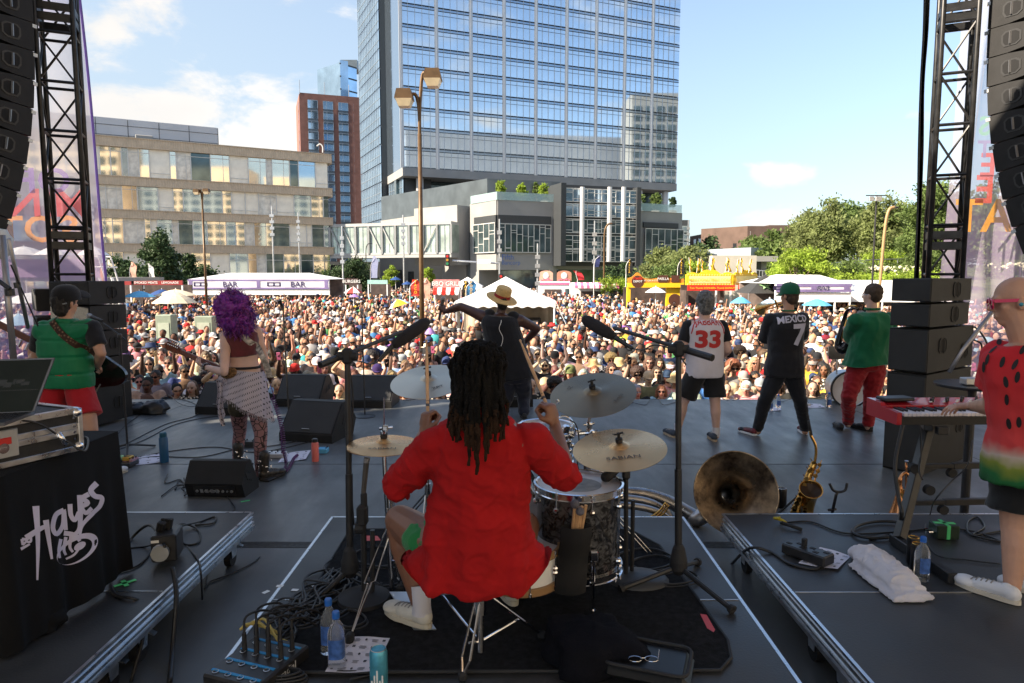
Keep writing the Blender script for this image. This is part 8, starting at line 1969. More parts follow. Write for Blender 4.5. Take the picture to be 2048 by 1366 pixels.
mb=MB();ww=over(tk,[at(998,625,9),at(1003,640,9),at(999,655,9),at(1006,672,9),at(1003,688,9),at(996,700,9)],.006);mb.tube(spn(ww,6),.004,5);part(mb,'earpiece_wire',whm,sg_)
for S,uu,vv in(('L',1000,842),('R',1050,840)):p=flr(uu,vv);shoe(sg_,p,p+V((-.03,.28,0)),0,rb_,rb_)
mt=th_('hand_microphone','black hand microphone held out in the singer left hand','microphone',at(885,620,9.25));mb=MB();a,b_=at(878,640,9.22),at(886,600,9.26);mb.tube([a,b_],[.017,.024],12);part(mb,'handle',bkm,mt,sm=1,auto=40)
mb=MB().sph(b_+(b_-a).normalized()*.018,.030,12,8);part(mb,'mic_head',meshm,mt)
def feet(t,F2,m,sole,w=.05,L_=.29,z=.0):
 for(u,v,dx,dy)in F2:p=flr(u,v,z);shoe(t,p,p+V((dx,dy,0)).normalized()*L_,z,m,sole,w)
J=JJ(7.8,hip=(1409,742),waist=(1409,708),chest=(1410,662),neck=(1409,634),head=(1409,608),shL=(1377,652),shR=(1443,652),elL=(1362,700,7.75),elR=(1456,700,7.75),wrL=(1380,716,8.05),wrR=(1440,716,8.05),hipL=(1390,752),hipR=(1428,752),knL=(1366,805,7.85),knR=(1430,806,7.75),anL=(1356,858,7.95),anR=(1432,864,7.75))
jb=prs('grey haired man in a white basketball jersey and black shorts seen from behind',J,skin_p,hands={'L':((.5,.7,.2),(.6,-.3,0),.6),'R':((-.5,.7,.2),(-.6,-.3,0),.6)},k=1.18,kt=1.15,arm=1.1,leg=1.0,face=(0,1,-.1))
top(jb,J,tee,'tee_shirt',.66,-.03,1.10,1.0,.074,amp=.004,hem=1.2,cr=.03)
jer=M('jersey_white',(.66,.62,.68),.75,var=.06,vs=5,bump=.3,bs=500);W=[(-.32,0,.202,.142),(.1,0,.200,.145),(.8,0,.200,.142),(1.5,0,.198,.145),(2.0,0,.203,.150),(2.35,0,.190,.142),(2.62,0,.150,.120),(2.84,0,.098,.085)]
bl=Blob();bl.loft(trg(J,W,.016));me=bl.remesh('jersey',.010,3);folds(me,.006,(8,8,7),9);js=put(me,'jersey',jer,jb);redl=M('jersey_red',(.50,.03,.03),.7)
ptx(jb,js,'JABBAR',at(1409,648,7.8),(1,0,0),(0,0,1),.070,redl,offset=.02,sx=.80,arc=.35,off=.004);ptx(jb,js,'33',at(1409,691,7.8),(1,0,0),(0,0,1),.178,redl,offset=.045,sx=1.18,off=.004)
for S in(-1,1):
 for dx,m_2 in((.0,redl),):
  mb=MB();P_=[V((J['chest'].x+S*x,7.8,z))for x,z in((.115,J['neck'].z-.015),(.148,J['neck'].z-.07),(.165,J['chest'].z+.06),(.185,J['chest'].z-.02))];pp=over(js,spn(P_,6),.003);mb.tube(pp,.007,5);part(mb,'piping',m_2,js)
sho=wv_('black_basketball_short',(.012,.012,.014),.85,400);o=trs(jb,J,sho,'shorts',.78,.128,flare=.012,k=1.15,amp=.008,seed=3)
hbl(jb,J['head'],(0,1,0),hairgrey,'short_low',1.14,7,amp=.014)
greysh=M('grey_knit_shoe',(.035,.045,.065),.8,var=.2);feet(jb,[(1350,876,-.2,1),(1430,884,.08,1)],greysh,M('tan_sole',(.42,.32,.22),.6),.052)
for S in 'LR':mb=MB();a=V(J['an'+S]);mb.tube([a+Zv(-.05),a+Zv(.06)],[.042,.046],14);part(mb,'sock',sockm,jb,sm=1,auto=50)
J=JJ(7.9,hip=(1568,738),waist=(1570,702),chest=(1571,656),neck=(1577,622),head=(1578,592,7.9),shL=(1541,640,7.9),shR=(1603,638,7.95),elL=(1529,682,8.05),elR=(1604,672,8.2),wrL=(1548,640,8.38),wrR=(1575,640,8.42),hipL=(1554,748),hipR=(1584,748),knL=(1530,800,7.9),knR=(1600,800,7.85),anL=(1516,855,7.95),anR=(1610,855,7.95))
mxp=prs('man in a black MEXICO jersey, black jeans and green cap seen from behind',J,skin_l,hands={'L':((.3,.7,.6),(.6,-.2,.2),.8),'R':((-.2,.7,.5),(-.6,-.2,.2),.8)},k=1.05,kt=1.0,arm=.95,leg=.95,face=(-.55,1,0))
bj=wv_('black_jersey',(.011,.011,.015),.7,400,.2);o=top(mxp,J,bj,'jersey',.95,.018,1.1,1.08,.082,-.38,.009,12,(8,8,7),flare=.015,vox=.010);whl=M('jersey_lettering',(.56,.54,.64),.7)
ptx(mxp,o,'MEXICO',at(1578,642,7.9),V((1,0,.06)),(0,0,1),.072,whl,offset=.035,sx=.95,arc=.45,off=.004);ptx(mxp,o,'7',at(1588,686,7.9),V((1,0,.04)),(0,0,1),.225,whl,offset=.035,sx=1.05,off=.004)
mb=MB();nk=[V(J['neck'])+V((.078*cos(a*.35),.065*sin(a*.35),.006))for a in Rg(18)];mb.tube(nk,.010,6,closed=True);part(mb,'collar',M('green_trim',(.02,.16,.07),.7),o)
trs(mxp,J,wv_('black_jeans',(.014,.015,.02),.8,500,.3),'trousers',2,.112,.078,.058,k=1.02,amp=.008,seed=6,sc=(12,12,14));gcap=wv_('green_cap_cloth',(.008,.10,.05),.85,300)
cap_hat(mxp,V(J['head'])+Zv(.012),(-.55,1,0),gcap,1.08,name='cap');hbl(mxp,V(J['head'])+Zv(-.018),(-.55,1,0),hairm,'short',.98,8,amp=.004)
rsn=M('red_black_sneaker',(.10,.015,.02),.5,var=1.2,vs=12);feet(mxp,[(1512,872,-.42,1),(1612,870,.15,1)],rsn,whm,.05)
J=JJ(8.1,hip=(1732,732),waist=(1736,700),chest=(1744,658),neck=(1744,620),head=(1743,590),shL=(1712,642,8.05),shR=(1777,640,8.15),elL=(1698,676,8.25),elR=(1789,690,8.2),wrL=(1688,650,8.6),wrR=(1760,700,8.55),hipL=(1714,742),hipR=(1750,742),knL=(1697,792,8.05),knR=(1742,796,8.1),anL=(1696,842,8.3),anR=(1736,846,8.15))
gn=prs('man in a loose green shirt and red ripped trousers seen from behind',J,skin_p,hands={'L':((.1,.8,.4),(.5,0,-.5),.7),'R':((-.6,.7,.1),(0,0,-1),.6)},k=1.05,kt=1.02,arm=.96,leg=.96,face=(-.75,1,0))
gshirt=wv_('green_linen',(.008,.135,.055),.85,500,.12);hz_=at(1740,728,8.1).z
o=top(gn,J,gshirt,'shirt',1.02,.030,1.12,1.15,.088,-.30,.016,14,(7,7,5),flare=.035,vox=.010,hemz=lambda p:hz_+.02*sin(p.x*9));mb=MB();nk=[V(J['neck'])+V((.078*cos(a*.35),.065*sin(a*.35),.012))for a in Rg(18)];mb.tube(nk,.016,6,closed=True);part(mb,'collar',gshirt,o)
redtr=wv_('red_denim',(.33,.015,.022),.8,500,.22);trs(gn,J,redtr,'trousers',2,.118,.084,.062,k=1.05,amp=.013,seed=9,sc=(12,12,18));hbl(gn,J['head'],(-.75,1,0),hairm,'short',1.05,9,amp=.006)
mb=MB();R,P=head(Blob(),J['head'],(-.75,1,0));mb.tube([P(-.085,.0,.005),P(-.075,.085,.008)],.003,4);mb.tube([P(-.05+.028*cos(a*.5),.103,-.002+.024*sin(a*.5))for a in Rg(13)],.003,4);mb.tube([P(.025+.028*cos(a*.5),.106,-.002+.024*sin(a*.5))for a in Rg(13)],.003,4);part(mb,'glasses',gv_,gn)
bsn=M('black_trainer',(.02,.02,.022),.6,var=.5,vs=20);feet(gn,[(1682,862,.25,1),(1745,864,-.45,1)],bsn,rb_,.056,.31)
VOX=.0085
J=JJ(3.3,hip=(2076,940,3.3),waist=(2074,850,3.3),chest=(2068,752,3.3),neck=(2050,676,3.32),head=(2030,602,3.34),shL=(2000,716,3.42),shR=(2132,724,3.2),elL=(1986,812,3.46),elR=(2150,830,3.45),wrL=(1946,812,3.78),wrR=(2075,812,3.8),hipL=(2040,955,3.35),hipR=(2114,955,3.25),knL=(2028,1055,3.32),knR=(2130,1055,3.3),anL=(2024,1180,3.24),anR=(2120,1180,3.3))
kp=th_('person','bald keyboard player in a watermelon shirt and pink sunglasses at the right edge','person',(J['hip'].x,J['hip'].y,RZ))
fk=V((-.90,.42,-.12));bl=body_blob(J,hands={'L':((-.85,.35,-.08),(-.1,.1,-1),.38,1.05),'R':((-.3,.9,-.1),(0,.1,-1),.38,1.05)},k=1.08,kt=1.3,arm=1.12,leg=1.0,face=fk);put(bl.remesh('body',.0065,4),'body',skin_l,kp)
wmel=M('watermelon_print',(.5,.01,.015),.8,var=.08,vs=5,bump=.2,bs=600);N,L,b=nof(wmel);t_=N.new('ShaderNodeTexCoord');sp_=N.new('ShaderNodeSeparateXYZ');lnk(L,t_,'Object',sp_,0);nz_=N.new('ShaderNodeTexNoise');siv(nz_,'Scale',9);lnk(L,t_,'Object',nz_,'Vector')
ad=N.new('ShaderNodeMath');ad.operation='MULTIPLY_ADD';lnk(L,nz_,'Fac',ad,0);siv(ad,1,.10);lnk(L,sp_,'Z',ad,2);cr=N.new('ShaderNodeValToRGB');zz0=J['hip'].z-RZ;mr=N.new('ShaderNodeMapRange');lnk(L,ad,0,mr,0);siv(mr,'From Min',zz0-.05);siv(mr,'From Max',zz0+.65);lnk(L,mr,0,cr,0);el=cr.color_ramp.elements;el[0].position=0;el[0].color=(.005,.045,.012,1);el[1].position=1;el[1].color=(.62,.012,.02,1)
for p_,c_ in((.12,(.01,.13,.03)),(.20,(.22,.26,.03)),(.27,(.55,.42,.34)),(.36,(.62,.05,.05))):e=el.new(p_);e.color=(*c_,1)
lnk(L,cr,0,b,'Base Color')
o=top(kp,J,wmel,'shirt',.62,.020,1.10,1.25,.090,-.12,.012,22,(8,8,6),flare=.03,vox=.009);seed_m=M('seed_black',(.015,.012,.012),.7)
T=Matrix.Translation(ORG[kp.name]);bv=BVHTree.FromPolygons([T@v.co for v in o.data.vertices],[tuple(p.vertices)for p in o.data.polygons])
for u,v,r in((1998,685,0),(2030,730,.4),(2005,725,.2),(1975,720,.3),(2035,755,.2),(1986,700,.3),(2018,848,-.2),(2038,845,.0),(2012,765,-.4),(2046,700,.3),(1968,735,.1),(2014,800,.2)):
 rd_=ray(u,v).normalized();q,n,i,d_=bv.ray_cast(EYE,rd_)
 if q is Nn:continue
 n=n.normalized();a_=V((sin(r),0,cos(r)));a_=(a_-n*a_.dot(n)).normalized();b2=n.cross(a_);mb=MB().add([q+n*.003+a_*(.026*cos(k*pi/7))*(1.15 if cos(k*pi/7)>0 else 1)+b2*(.011*sin(k*pi/7))for k in Rg(14)],[tuple(Rg(14))]);part(mb,'printed_seed',seed_m,o)
me_=trs(kp,J,wv_('black_cargo_short',(.012,.012,.013),.9,400),'shorts',.68,.128,flare=.02,k=1.22,amp=.008,seed=8)
mb=MB();Rk,P=head(Blob(),J['head'],fk);pinkg=M('pink_frames',(.62,.02,.10),.3,coat=.4)
mb.bar(P(-.083,-.01,.006),P(-.074,.095,.012),.005,.016);mb.bar(P(.083,-.01,.006),P(.074,.095,.012),.005,.016);mb.bar(P(-.075,.098,.014),P(.075,.098,.014),.006,.012)
for s_ in(-1,1):mb.tube([P(s_*.037+.033*cos(a*.5),.102,-.004+.024*sin(a*.5))for a in Rg(13)],.004,5)
gg=part(mb,'sunglasses',pinkg,kp);mb=MB()
for s_ in(-1,1):mb.add([P(s_*.037+.032*cos(a*.5),.101,-.004+.023*sin(a*.5))for a in Rg(12)],[tuple(Rg(12))])
part(mb,'lens',M('dark_lens',(.04,.02,.03),.1),gg)
mb=MB().sph(P(-.088,-.006,-.014),.010,10,8);part(mb,'earpiece',M('teal_earpiece',(.03,.25,.35),.3),kp)
mb=MB().tube([V(J['wrL'])+V((-.085+.002*k,.032+.010*cos(k),.0+.010*sin(k)))for k in Rg(7)],.002,4);part(mb,'ring',ch_,kp)
wsh=M('white_leather_shoe',(.70,.70,.73),.45,var=.05);h_=flr(2042,1212,RZ);t2=flr(1952,1180,RZ);d=(t2-h_).normalized();shoe(kp,h_,h_+d*.30,RZ,wsh,M('cream_sole',(.66,.60,.50),.5),.05,.08);h_=flr(2140,1200,RZ);shoe(kp,h_,h_+V((-.24,.17,0)),RZ,wsh,M('cream_sole',(.66,.60,.50),.5),.05,.08)
#sousaphone, saxophone, trumpets
tarn=M('tarnished_brass',(.20,.145,.10),.34,.9,var=.0,rvar=.12,vs=3,bump=.25,bs=14);N,L,b=nof(tarn);t_=N.new('ShaderNodeTexCoord');nn=N.new('ShaderNodeTexNoise');siv(nn,'Scale',7);siv(nn,'Detail',9);siv(nn,'Roughness',.65);lnk(L,t_,'Object',nn,'Vector')
cr=N.new('ShaderNodeValToRGB');cr.color_ramp.elements[0].position=.36;cr.color_ramp.elements[0].color=(.055,.040,.032,1);cr.color_ramp.elements[1].position=.66;cr.color_ramp.elements[1].color=(.40,.30,.20,1);lnk(L,nn,'Fac',cr,0);lnk(L,cr,0,b,'Base Color')
silv=M('worn_silver',(.36,.34,.33),.3,.95,var=.3,vs=8,rvar=.1);brass=M('brass',(.72,.42,.12),.2,1.0,var=.15,vs=12,rvar=.08);bell_d=M('bell_dark',(.05,.03,.02),.5,.6)
ss=th_('sousaphone','large tarnished sousaphone lying with its bell facing the camera beside the right riser','sousaphone',flr(1470,1060));bc=at(1472,985,4.62);ax_=(EYE+V((1.0,0,.2))-bc).normalized()
prof=[]
for k in Rg(26):t=k/25;prof.append((.045+.235*t**2.6,-.36+.36*t))
prof+=[(.287,.004),(.290,0),(.284,-.006)]+[(.050+.235*t**2.6,-.366+.36*t)for t in[k/25 for k in Rg(25,-1,-1)]]
mb=MB().lathe(prof,bc,ax_,72,False);part(mb,'bell',tarn,ss,sm=1)
back_=bc-ax_*.36;sp=spn([back_-ax_*.012,back_-ax_*.10,at(1400,1030,5.0)+Zv(-.02),at(1380,1028,5.05),at(1330,1000,5.1),at(1270,985,5.1),at(1200,990,5.05),at(1150,1040,5.0)],8);n=len(sp);mb=MB().tube(sp,[min(.047+.025*i/5,.072-.030*min(1,i/(n-1)*1.4))for i in Rg(n)],20,False);part(mb,'branch_tube',silv,ss,sm=1)
for k,(D,dz,r)in enumerate(((5.0,0,.030),(4.9,-.03,.026))):
 pts=[at(1150,1000+k*14,D),at(1220,995+k*14,D),at(1290,1002+k*14,D),at(1330,1022+k*10,D),at(1342,1050,D),at(1330,1080,D)];mb=MB().tube(spn(pts,8),r,16);part(mb,'tubing',silv,ss,sm=1)
mb=MB()
for k in Rg(3):mb.tube(spn([at(1296+k*5,1037+k*2,4.85),at(1318+k*5,1022+k*2,4.85),at(1332+k*3,1004+k*3,4.85)],6),.007,8)
part(mb,'slides',brass,ss,sm=1)
sx=th_('saxophone','gold alto saxophone standing upright on a stand in the middle of the deck','saxophone',flr(1600,1050));D=4.95
S_=lambda u,v,d=0:at(u,v,D+d)
mb=MB();sp=spn([S_(1629,925),S_(1618,950),S_(1606,985),S_(1596,1012),S_(1593,1026),S_(1600,1034),S_(1610,1030),S_(1615,1012),S_(1619,992,-.05),S_(1622,978,-.10)],6);n=len(sp);mb.tube(sp,[.022+.026*min(1,i/(n*.62))if i<n*.75 else.048+.030*((i-n*.75)/(n*.25))**2 for i in Rg(n)],20,caps=False);part(mb,'body',brass,sx,sm=1)
mb=MB();e=sp[-1];d=(sp[-1]-sp[-3]).normalized();mb.lathe([(.076,-.012),(.083,0),(.080,.004),(.072,-.006)],e,d,28,False);part(mb,'bell_rim',brass,sx,sm=1)
mb=MB().lathe([(.001,-.05),(.07,-.02)],e,d,24,False);part(mb,'bell_inside',bell_d,sx)
mb=MB().tube(spn([S_(1629,926),S_(1632,905),S_(1630,888),S_(1622,872),S_(1620,862)],5),.010,12);part(mb,'neck',brass,sx,sm=1);mb=MB().tube([S_(1622,870),S_(1617,842)],[.012,.009],12);part(mb,'mouthpiece',rb_,sx,sm=1)
mb=MB();rnd=random.Random(2)
for k in Rg(26):
 t=k/25;i=int(t*(n*.55));p=sp[i];s_=1 if k%2 else-1;q=p+V((s_*(.025+.02*t),-.035,rnd.uniform(-.01,.01)));mb.cyl(q,q+V((0,-.008,0)),.014+.012*t,seg=12);mb.tube([q+V((0,-.004,0)),q+V((s_*.02,.01,.03))],.003,5)
for s_ in(-1,1):mb.tube([sp[2]+V((s_*.03,-.03,0)),sp[int(n*.5)]+V((s_*.05,-.03,0))],.0028,5)
part(mb,'keys',brass,sx,sm=1,auto=40)
mb=MB();c=flr(1597,1068);c=V((sp[int(n*.55)].x,D+.03,0))
for k in Rg(3):a=.4+2.094*k;mb.tube([c+Zv(.25),c+V((.2*cos(a),.2*sin(a),.01))],.009,6)
mb.tube([c+Zv(.2),V((sp[int(n*.4)].x,D+.05,sp[int(n*.4)].z))],.009,6);part(mb,'stand',bkm,sx)
hs2=th_('instrument_stand','empty black forked horn stand right of the saxophone','instrument stand',flr(1665,1060));D=4.9;mb=MB()
mb.tube([at(1660,1045,D),at(1672,990,D),at(1676,982,D)],.011,8);mb.tube(spn([at(1659,967,D),at(1666,980,D),at(1678,984,D),at(1690,980,D),at(1694,966,D)],5),.010,8);mb.tube([at(1656,1020,D),at(1672,1018,D)],.010,8);part(mb,'fork',bkm,hs2,sm=1)
mb=MB();c=at(1660,1045,D);c.z=0
for k in Rg(3):a=.4+2.094*k;mb.tube([V((c.x,c.y,at(1660,1045,D).z)),c+V((.18*cos(a),.18*sin(a),.01))],.009,6)
part(mb,'legs',bkm,hs2)
copper=M('copper_brass',(.55,.26,.12),.22,1.0,var=.15,vs=12)
fh=th_('flugelhorn','copper flugelhorn standing bell down behind the right riser','flugelhorn',flr(1800,1050));D=4.75;A2=lambda u,v,d=0:at(u,v,D+d)
mb=MB();sp=spn([A2(1795,1046),A2(1797,1020),A2(1799,990),A2(1800,960),A2(1806,948),A2(1812,945)],8);n=len(sp);mb.tube(sp,[.075*max(.16,(1-i/(n*.62)))**1.5+.010 if i<n*.62 else.0115 for i in Rg(n)],20);part(mb,'bell_tube',copper,fh,sm=1)
mb=MB().tube(spn([A2(1812,945),A2(1820,960),A2(1820,1000),A2(1818,1035)],8),.010,12);mb.tube(spn([A2(1812,925),A2(1812,990),A2(1815,1010)],6),.007,10);part(mb,'tubing',copper,fh,sm=1)
mb=MB()
for k in Rg(3):mb.cyl(A2(1803+k*5,985+k*2,-.02),A2(1803+k*5,1005+k*2,-.02),.010,seg=12);mb.cyl(A2(1803+k*5,985+k*2,-.02),A2(1803+k*5,980+k*2,-.02),.005,seg=8);mb.cyl(A2(1803+k*5,979+k*2,-.02),A2(1803+k*5,978+k*2,-.02),.009,seg=10)
mb.tube([A2(1800,978),A2(1820,984)],.006,8);part(mb,'valves',brass,fh,sm=1,auto=40)
mb=MB().lathe([(.005,0),(.005,.03),(.008,.05),(.014,.055),(.013,.058),(.006,.05)],A2(1812,937),(0,0,1),16,False);part(mb,'mouthpiece',ch_,fh,sm=1)
tb=th_('trombone','gold horn held up by the man in the MEXICO jersey','trombone',at(1545,612,8.5));D=8.45
mb=MB();sp=spn([at(1568,604,8.3),at(1552,607,8.5),at(1536,612,8.75),at(1522,618,9.0)],6);n=len(sp);mb.tube(sp,[.012+.07*(i/(n-1))**4 for i in Rg(n)],16,caps=False);mb.tube(spn([at(1566,610,8.3),at(1545,616,8.6),at(1530,620,8.8)],5),.010,8);part(mb,'bell',brass,tb,sm=1)
mb=MB().tube([at(1556,618,8.4),at(1550,600,8.4)],.012,8);part(mb,'valves',brass,tb)
ds2=th_('dark_saxophone','black and silver saxophone held by the man in the green shirt','saxophone',at(1690,670,8.6));mb=MB();sp=spn([at(1706,618,8.4),at(1694,622,8.5),at(1688,640,8.55),at(1682,665,8.55),at(1676,690,8.55),at(1684,700,8.5),at(1694,690,8.5)],6);n=len(sp);mb.tube(sp,[.012+.05*i/(n-1)for i in Rg(n)],14);part(mb,'body',M('black_lacquer',(.015,.015,.017),.2,.3),ds2,sm=1)
mb=MB().tube(spn([at(1712,612,8.35),at(1700,612,8.45),at(1690,618,8.5)],5),.012,8);mb.tube([at(1694,635,8.5),at(1682,680,8.5)],.008,6);part(mb,'neck',brass,ds2,sm=1)
pdm=th_('bass_drum','white headed bass drum standing at the front edge behind the red trousers','drum',flr(1690,812));c=at(1692,775,10.0);mb=MB().lathe([(.25,-.18),(.25,.18)],c,(.15,1,0),36,False);part(mb,'shell',gv_,pdm,sm=1)
mb=MB().lathe([(.001,-.17),(.245,-.17)],c,(.15,1,0),36,False);part(mb,'head',headm,pdm)
mb=MB().lathe([(.25,-.20),(.27,-.20),(.27,-.16),(.25,-.16)],c,(.15,1,0),36,False);part(mb,'hoop',rb_,pdm,sm=1,auto=40)
mb=MB().tube([c+V((-.15,0,.2)),c+V((-.15,0,.42))],.012,6);part(mb,'rod',ch_,pdm);mb=MB().box(c+V((-.16,0,.52)),(.26,.02,.19),rotm(-.2,0,0),.008);tb_=part(mb,'tablet',bkm,pdm)
#keyboard and stand
kred=M('keyboard_red',(.42,.008,.02),.3,var=.04,coat=.5);keyw=M('key_white',(.72,.68,.72),.3);keyb=M('key_black',(.012,.012,.014),.3)
kb=th_('stage_keyboard','red stage keyboard with black and white keys under the player hand','keyboard',at(1860,850,4.1))
A=at(1793,850,4.12);zb=A.z;x0=A.x;yb=at(1726,832,4.47);dirv=V((.999,.02,0));dep=V((-.035,1,0)).normalized();DEP=.34;Lk=1.25
o_=V((x0,4.12,zb));up_=Zv(1);P4=lambda x,y,z:o_+dirv*x+dep*y+up_*z
mb=MB();pr=[(0,0),(DEP,0),(DEP,.11),(DEP*.55,.105),(DEP*.50,.085),(0,.075)]
for xx in(0,Lk-.03):mb.prism(pr,P4(xx,0,0),dep,up_,dirv,.03)
mb.prism([(DEP*.5,.0),(DEP,0),(DEP,.108),(DEP*.52,.088)],P4(.03,0,0),dep,up_,dirv,Lk-.06);part(mb,'body',kred,kb)
mb=MB().prism([(.0,0),(DEP*.5,0),(DEP*.5,.048),(.0,.048)],P4(.03,0,0),dep,up_,dirv,Lk-.06);part(mb,'front_panel',keyb,kb)
wk=MB();bk=MB();nk_=44;kw=(Lk-.10)/nk_
for k in Rg(nk_):
 c=P4(.05+kw*(k+.5),.085,.060);wk.box(c,(kw*.93,.150,.020),Matrix((dirv,dep,up_)).transposed(),.0015)
 if k%7 not in(2,6):bk.box(P4(.05+kw*(k+1),.112,.076),(kw*.5,.094,.014),Matrix((dirv,dep,up_)).transposed(),.002)
o=part(wk,'white_keys',keyw,kb);o['kind']='stuff';o=part(bk,'black_keys',keyb,kb);o['kind']='stuff'
mb=MB();R=Matrix((dirv,dep,up_)).transposed();rnd=random.Random(4)
mb.box(P4(.14,DEP*.76,.118),(.20,.11,.022),R@rotm(0,0,.1),.006);part(mb,'small_device',bkm,kb)
mb=MB()
for k in Rg(26):mb.cyl(P4(.36+.032*k,DEP*(.66+.12*(k%3)),.100),P4(.36+.032*k,DEP*(.66+.12*(k%3)),.122),.007 if k%4 else.012,seg=10)
part(mb,'knobs',bkm,kb)
mb=MB()
for k in Rg(30):mb.box(P4(.34+.028*k,DEP*(.60+.1*(k%3)),.105),(.014,.010,.006),R)
part(mb,'buttons',whm,kb)
ks=th_('keyboard_stand','black z shaped keyboard stand on the right riser','keyboard stand',flr(1800,1100,RZ));sqm=bkm
f0,f1=flr(1785,1085,RZ),flr(1905,1168,RZ);mb=MB().bar(f0+Zv(.03),f1+Zv(.03),.05,.055,bev=.004);part(mb,'foot',sqm,ks)
m0=f0.lerp(f1,.12)+Zv(.05);m1=V(P4(.28,.12,-.03));mb=MB().bar(m0,m1,.05,.06,V((0,-1,0)),bev=.004);part(mb,'upright',sqm,ks)
mb=MB().bar(P4(.20,.0,-.02),P4(.34,DEP*.9,-.02),.05,.04,bev=.004);mb.box(P4(.27,-.02,-.03),(.07,.04,.05),Nn,.005);part(mb,'upper_arm',sqm,ks)
off=V((.88,.06,0));mb=MB().bar(f0+off+Zv(.03),f1+off+Zv(.03),.05,.055,bev=.004);part(mb,'foot',sqm,ks);mb=MB().bar(m0+off,m1+off,.05,.06,V((0,-1,0)),bev=.004);part(mb,'upright',sqm,ks)
for t_,in((.62,),(.30,)):
 a=m0.lerp(m1,t_);mb=MB().bar(a,a+off,.028,.028,bev=.003);mb.bar(a.lerp(a+off,.25),a.lerp(a+off,.8),.036,.036,bev=.003);part(mb,'crossbar',sqm,ks)
 mb=MB();q=a.lerp(a+off,.22)+V((0,-.02,-.035));mb.cyl(q,q+V((0,-.03,0)),.028,seg=14);part(mb,'knob',rb_,ks)
for q in(m0.lerp(m1,.62)+V((-.05,-.02,.0)),m0.lerp(m1,.42)+V((.09,0,.0))):mb=MB().cyl(q,q+V((0,-.035,0)),.030,seg=14);part(mb,'knob',rb_,ks)
st2=th_('side_table','small dark round topped table with gadgets behind the keyboard','table',(at(1930,770,5.0).x,5.0,0));c=at(1945,768,5.0);mb=MB().lathe([(.001,-.02),(.24,-.02),(.25,-.01),(.25,0),(.001,0)],c,seg=32);part(mb,'tabletop',bkm,st2);mb=MB().cyl((c.x,c.y,0),(c.x,c.y,c.z-.02),.03);mb.lathe([(.001,.03),(.03,.04),(.2,.01),(.2,0)],(c.x,c.y,0));part(mb,'pedestal',bkm,st2)
mb=MB().box(c+V((-.05,-.05,.03)),(.12,.08,.05),Nn,.006);gd=part(mb,'gadget',gv_,Nn,c);tag(gd,'small grey gadget on the side table','gadget');mb=MB().box(c+V((.06,-.08,.02)),(.06,.05,.03));gd=part(mb,'tape_roll',grt,Nn,c);tag(gd,'small green item on the side table','gadget')
mb=MB().tube([at(1995,610,6.2),at(1925,700,6.2),at(1898,745,6.2)],.018,8);tag(part(mb,'side_pole',polem,Nn,at(1898,745,6.2),True),'slanted pole leaning behind the right speaker stack','pole')
for k,pts in enumerate((((1918,600),(1935,612),(1930,640),(1912,655),(1918,640),(1905,650)),((1925,655),(1950,655),(1968,675),(1975,690)),((1948,680),(1962,688),(1965,712),(1972,725)))):cb_('%s black cable dangling from the right speaker stack'%('upper','middle','lower')[k],[at(u,v,6.9)for u,v in pts],.009,'cables behind the right speaker stack')
pst=th_('power_strip','black power strip box with plugs on the song sheet','power strip',flr(1612,1115,RZ));c=flr(1614,1118,RZ);R=rotm(0,0,-.95);mb=MB().box(c+Zv(.035),(.26,.11,.06),R,.008);part(mb,'case',bkm,pst)
mb=MB()
for k in Rg(6):mb.box(c+R@V((-.10+.04*k,.02 if k%2 else-.02,.066)),(.028,.022,.003),R)
part(mb,'sockets',rb_,pst);mb=MB().box(c+R@V((-.02,0,.09)),(.025,.03,.05),R,.005);part(mb,'plug',rb_,pst)
yp=flr(1560,1052,RZ);mb=MB().tube([yp+V((.035*cos(a*.4),.03*sin(a*.4),.02+.004*a))for a in Rg(12)],.010,8);tag(part(mb,'yellow_connector',M('yellow_plug',(.50,.38,.03),.5),Nn,yp,True),'yellow ended cable connector on the far edge of the right riser','connector')
mb=MB().tube([yp+V((0,-.02,.03)),yp+V((.05,-.05,.02)),yp+V((.1,-.09,.01))],.012,8);tag(part(mb,'cable_plug',rb_,Nn,yp,True),'black plug hanging from the yellow connector','connector')
dbx=th_('direct_box','small green taped audio box with cables behind the keyboard stand','audio box',flr(1895,1075,RZ));c=flr(1897,1080,RZ)+V((0,.05,0));mb=MB().box(c+Zv(.045),(.13,.11,.085),rotm(0,0,-.1),.006);part(mb,'case',M('box_green_black',(.03,.05,.035),.4,.3),dbx)
mb=MB().box(c+V((.0,-.0,.0475)),(.02,.114,.085),rotm(0,0,-.1));mb.box(c+Zv(.0885),(.12,.03,.003),rotm(0,0,-.1));part(mb,'tape',grt,dbx)
mb=MB();[mb.cyl(c+V((-.065,-.02+.04*k,.04)),c+V((-.11,-.025+.04*k,.04)),.009,seg=8)for k in Rg(2)];part(mb,'jacks',ch_,dbx)
towm=M('white_towel',(.80,.77,.84),.95,var=.04,bump=1.0,bs=260,sheen=.5)
tA,tC=flr(1738,1128,RZ),flr(1822,1196,RZ);d=(tC-tA).normalized();n_=d.cross(Zv(1));tw_=th_('towel','white towel bundled on the right riser in front of the keyboard stand','towel',tA)
bl=Blob();bl.loft([(tA-d*.10+Zv(.03),n_*.05,Zv(.03)),(tA-d*.06+Zv(.045),n_*.095,Zv(.045)),(tA+d*.06+Zv(.05),n_*.105,Zv(.05)),(tC-d*.08+Zv(.045),n_*.09,Zv(.045)),(tC+Zv(.024),n_*.090,Zv(.024)),(tC+d*.035+Zv(.018),n_*.088,Zv(.018))],2.0)
bl.loft([(tA+d*.02+n_*.06+Zv(.012),n_*.08,Zv(.012)),(tC+d*.05+n_*.03+Zv(.010),n_*.085,Zv(.010))],4)
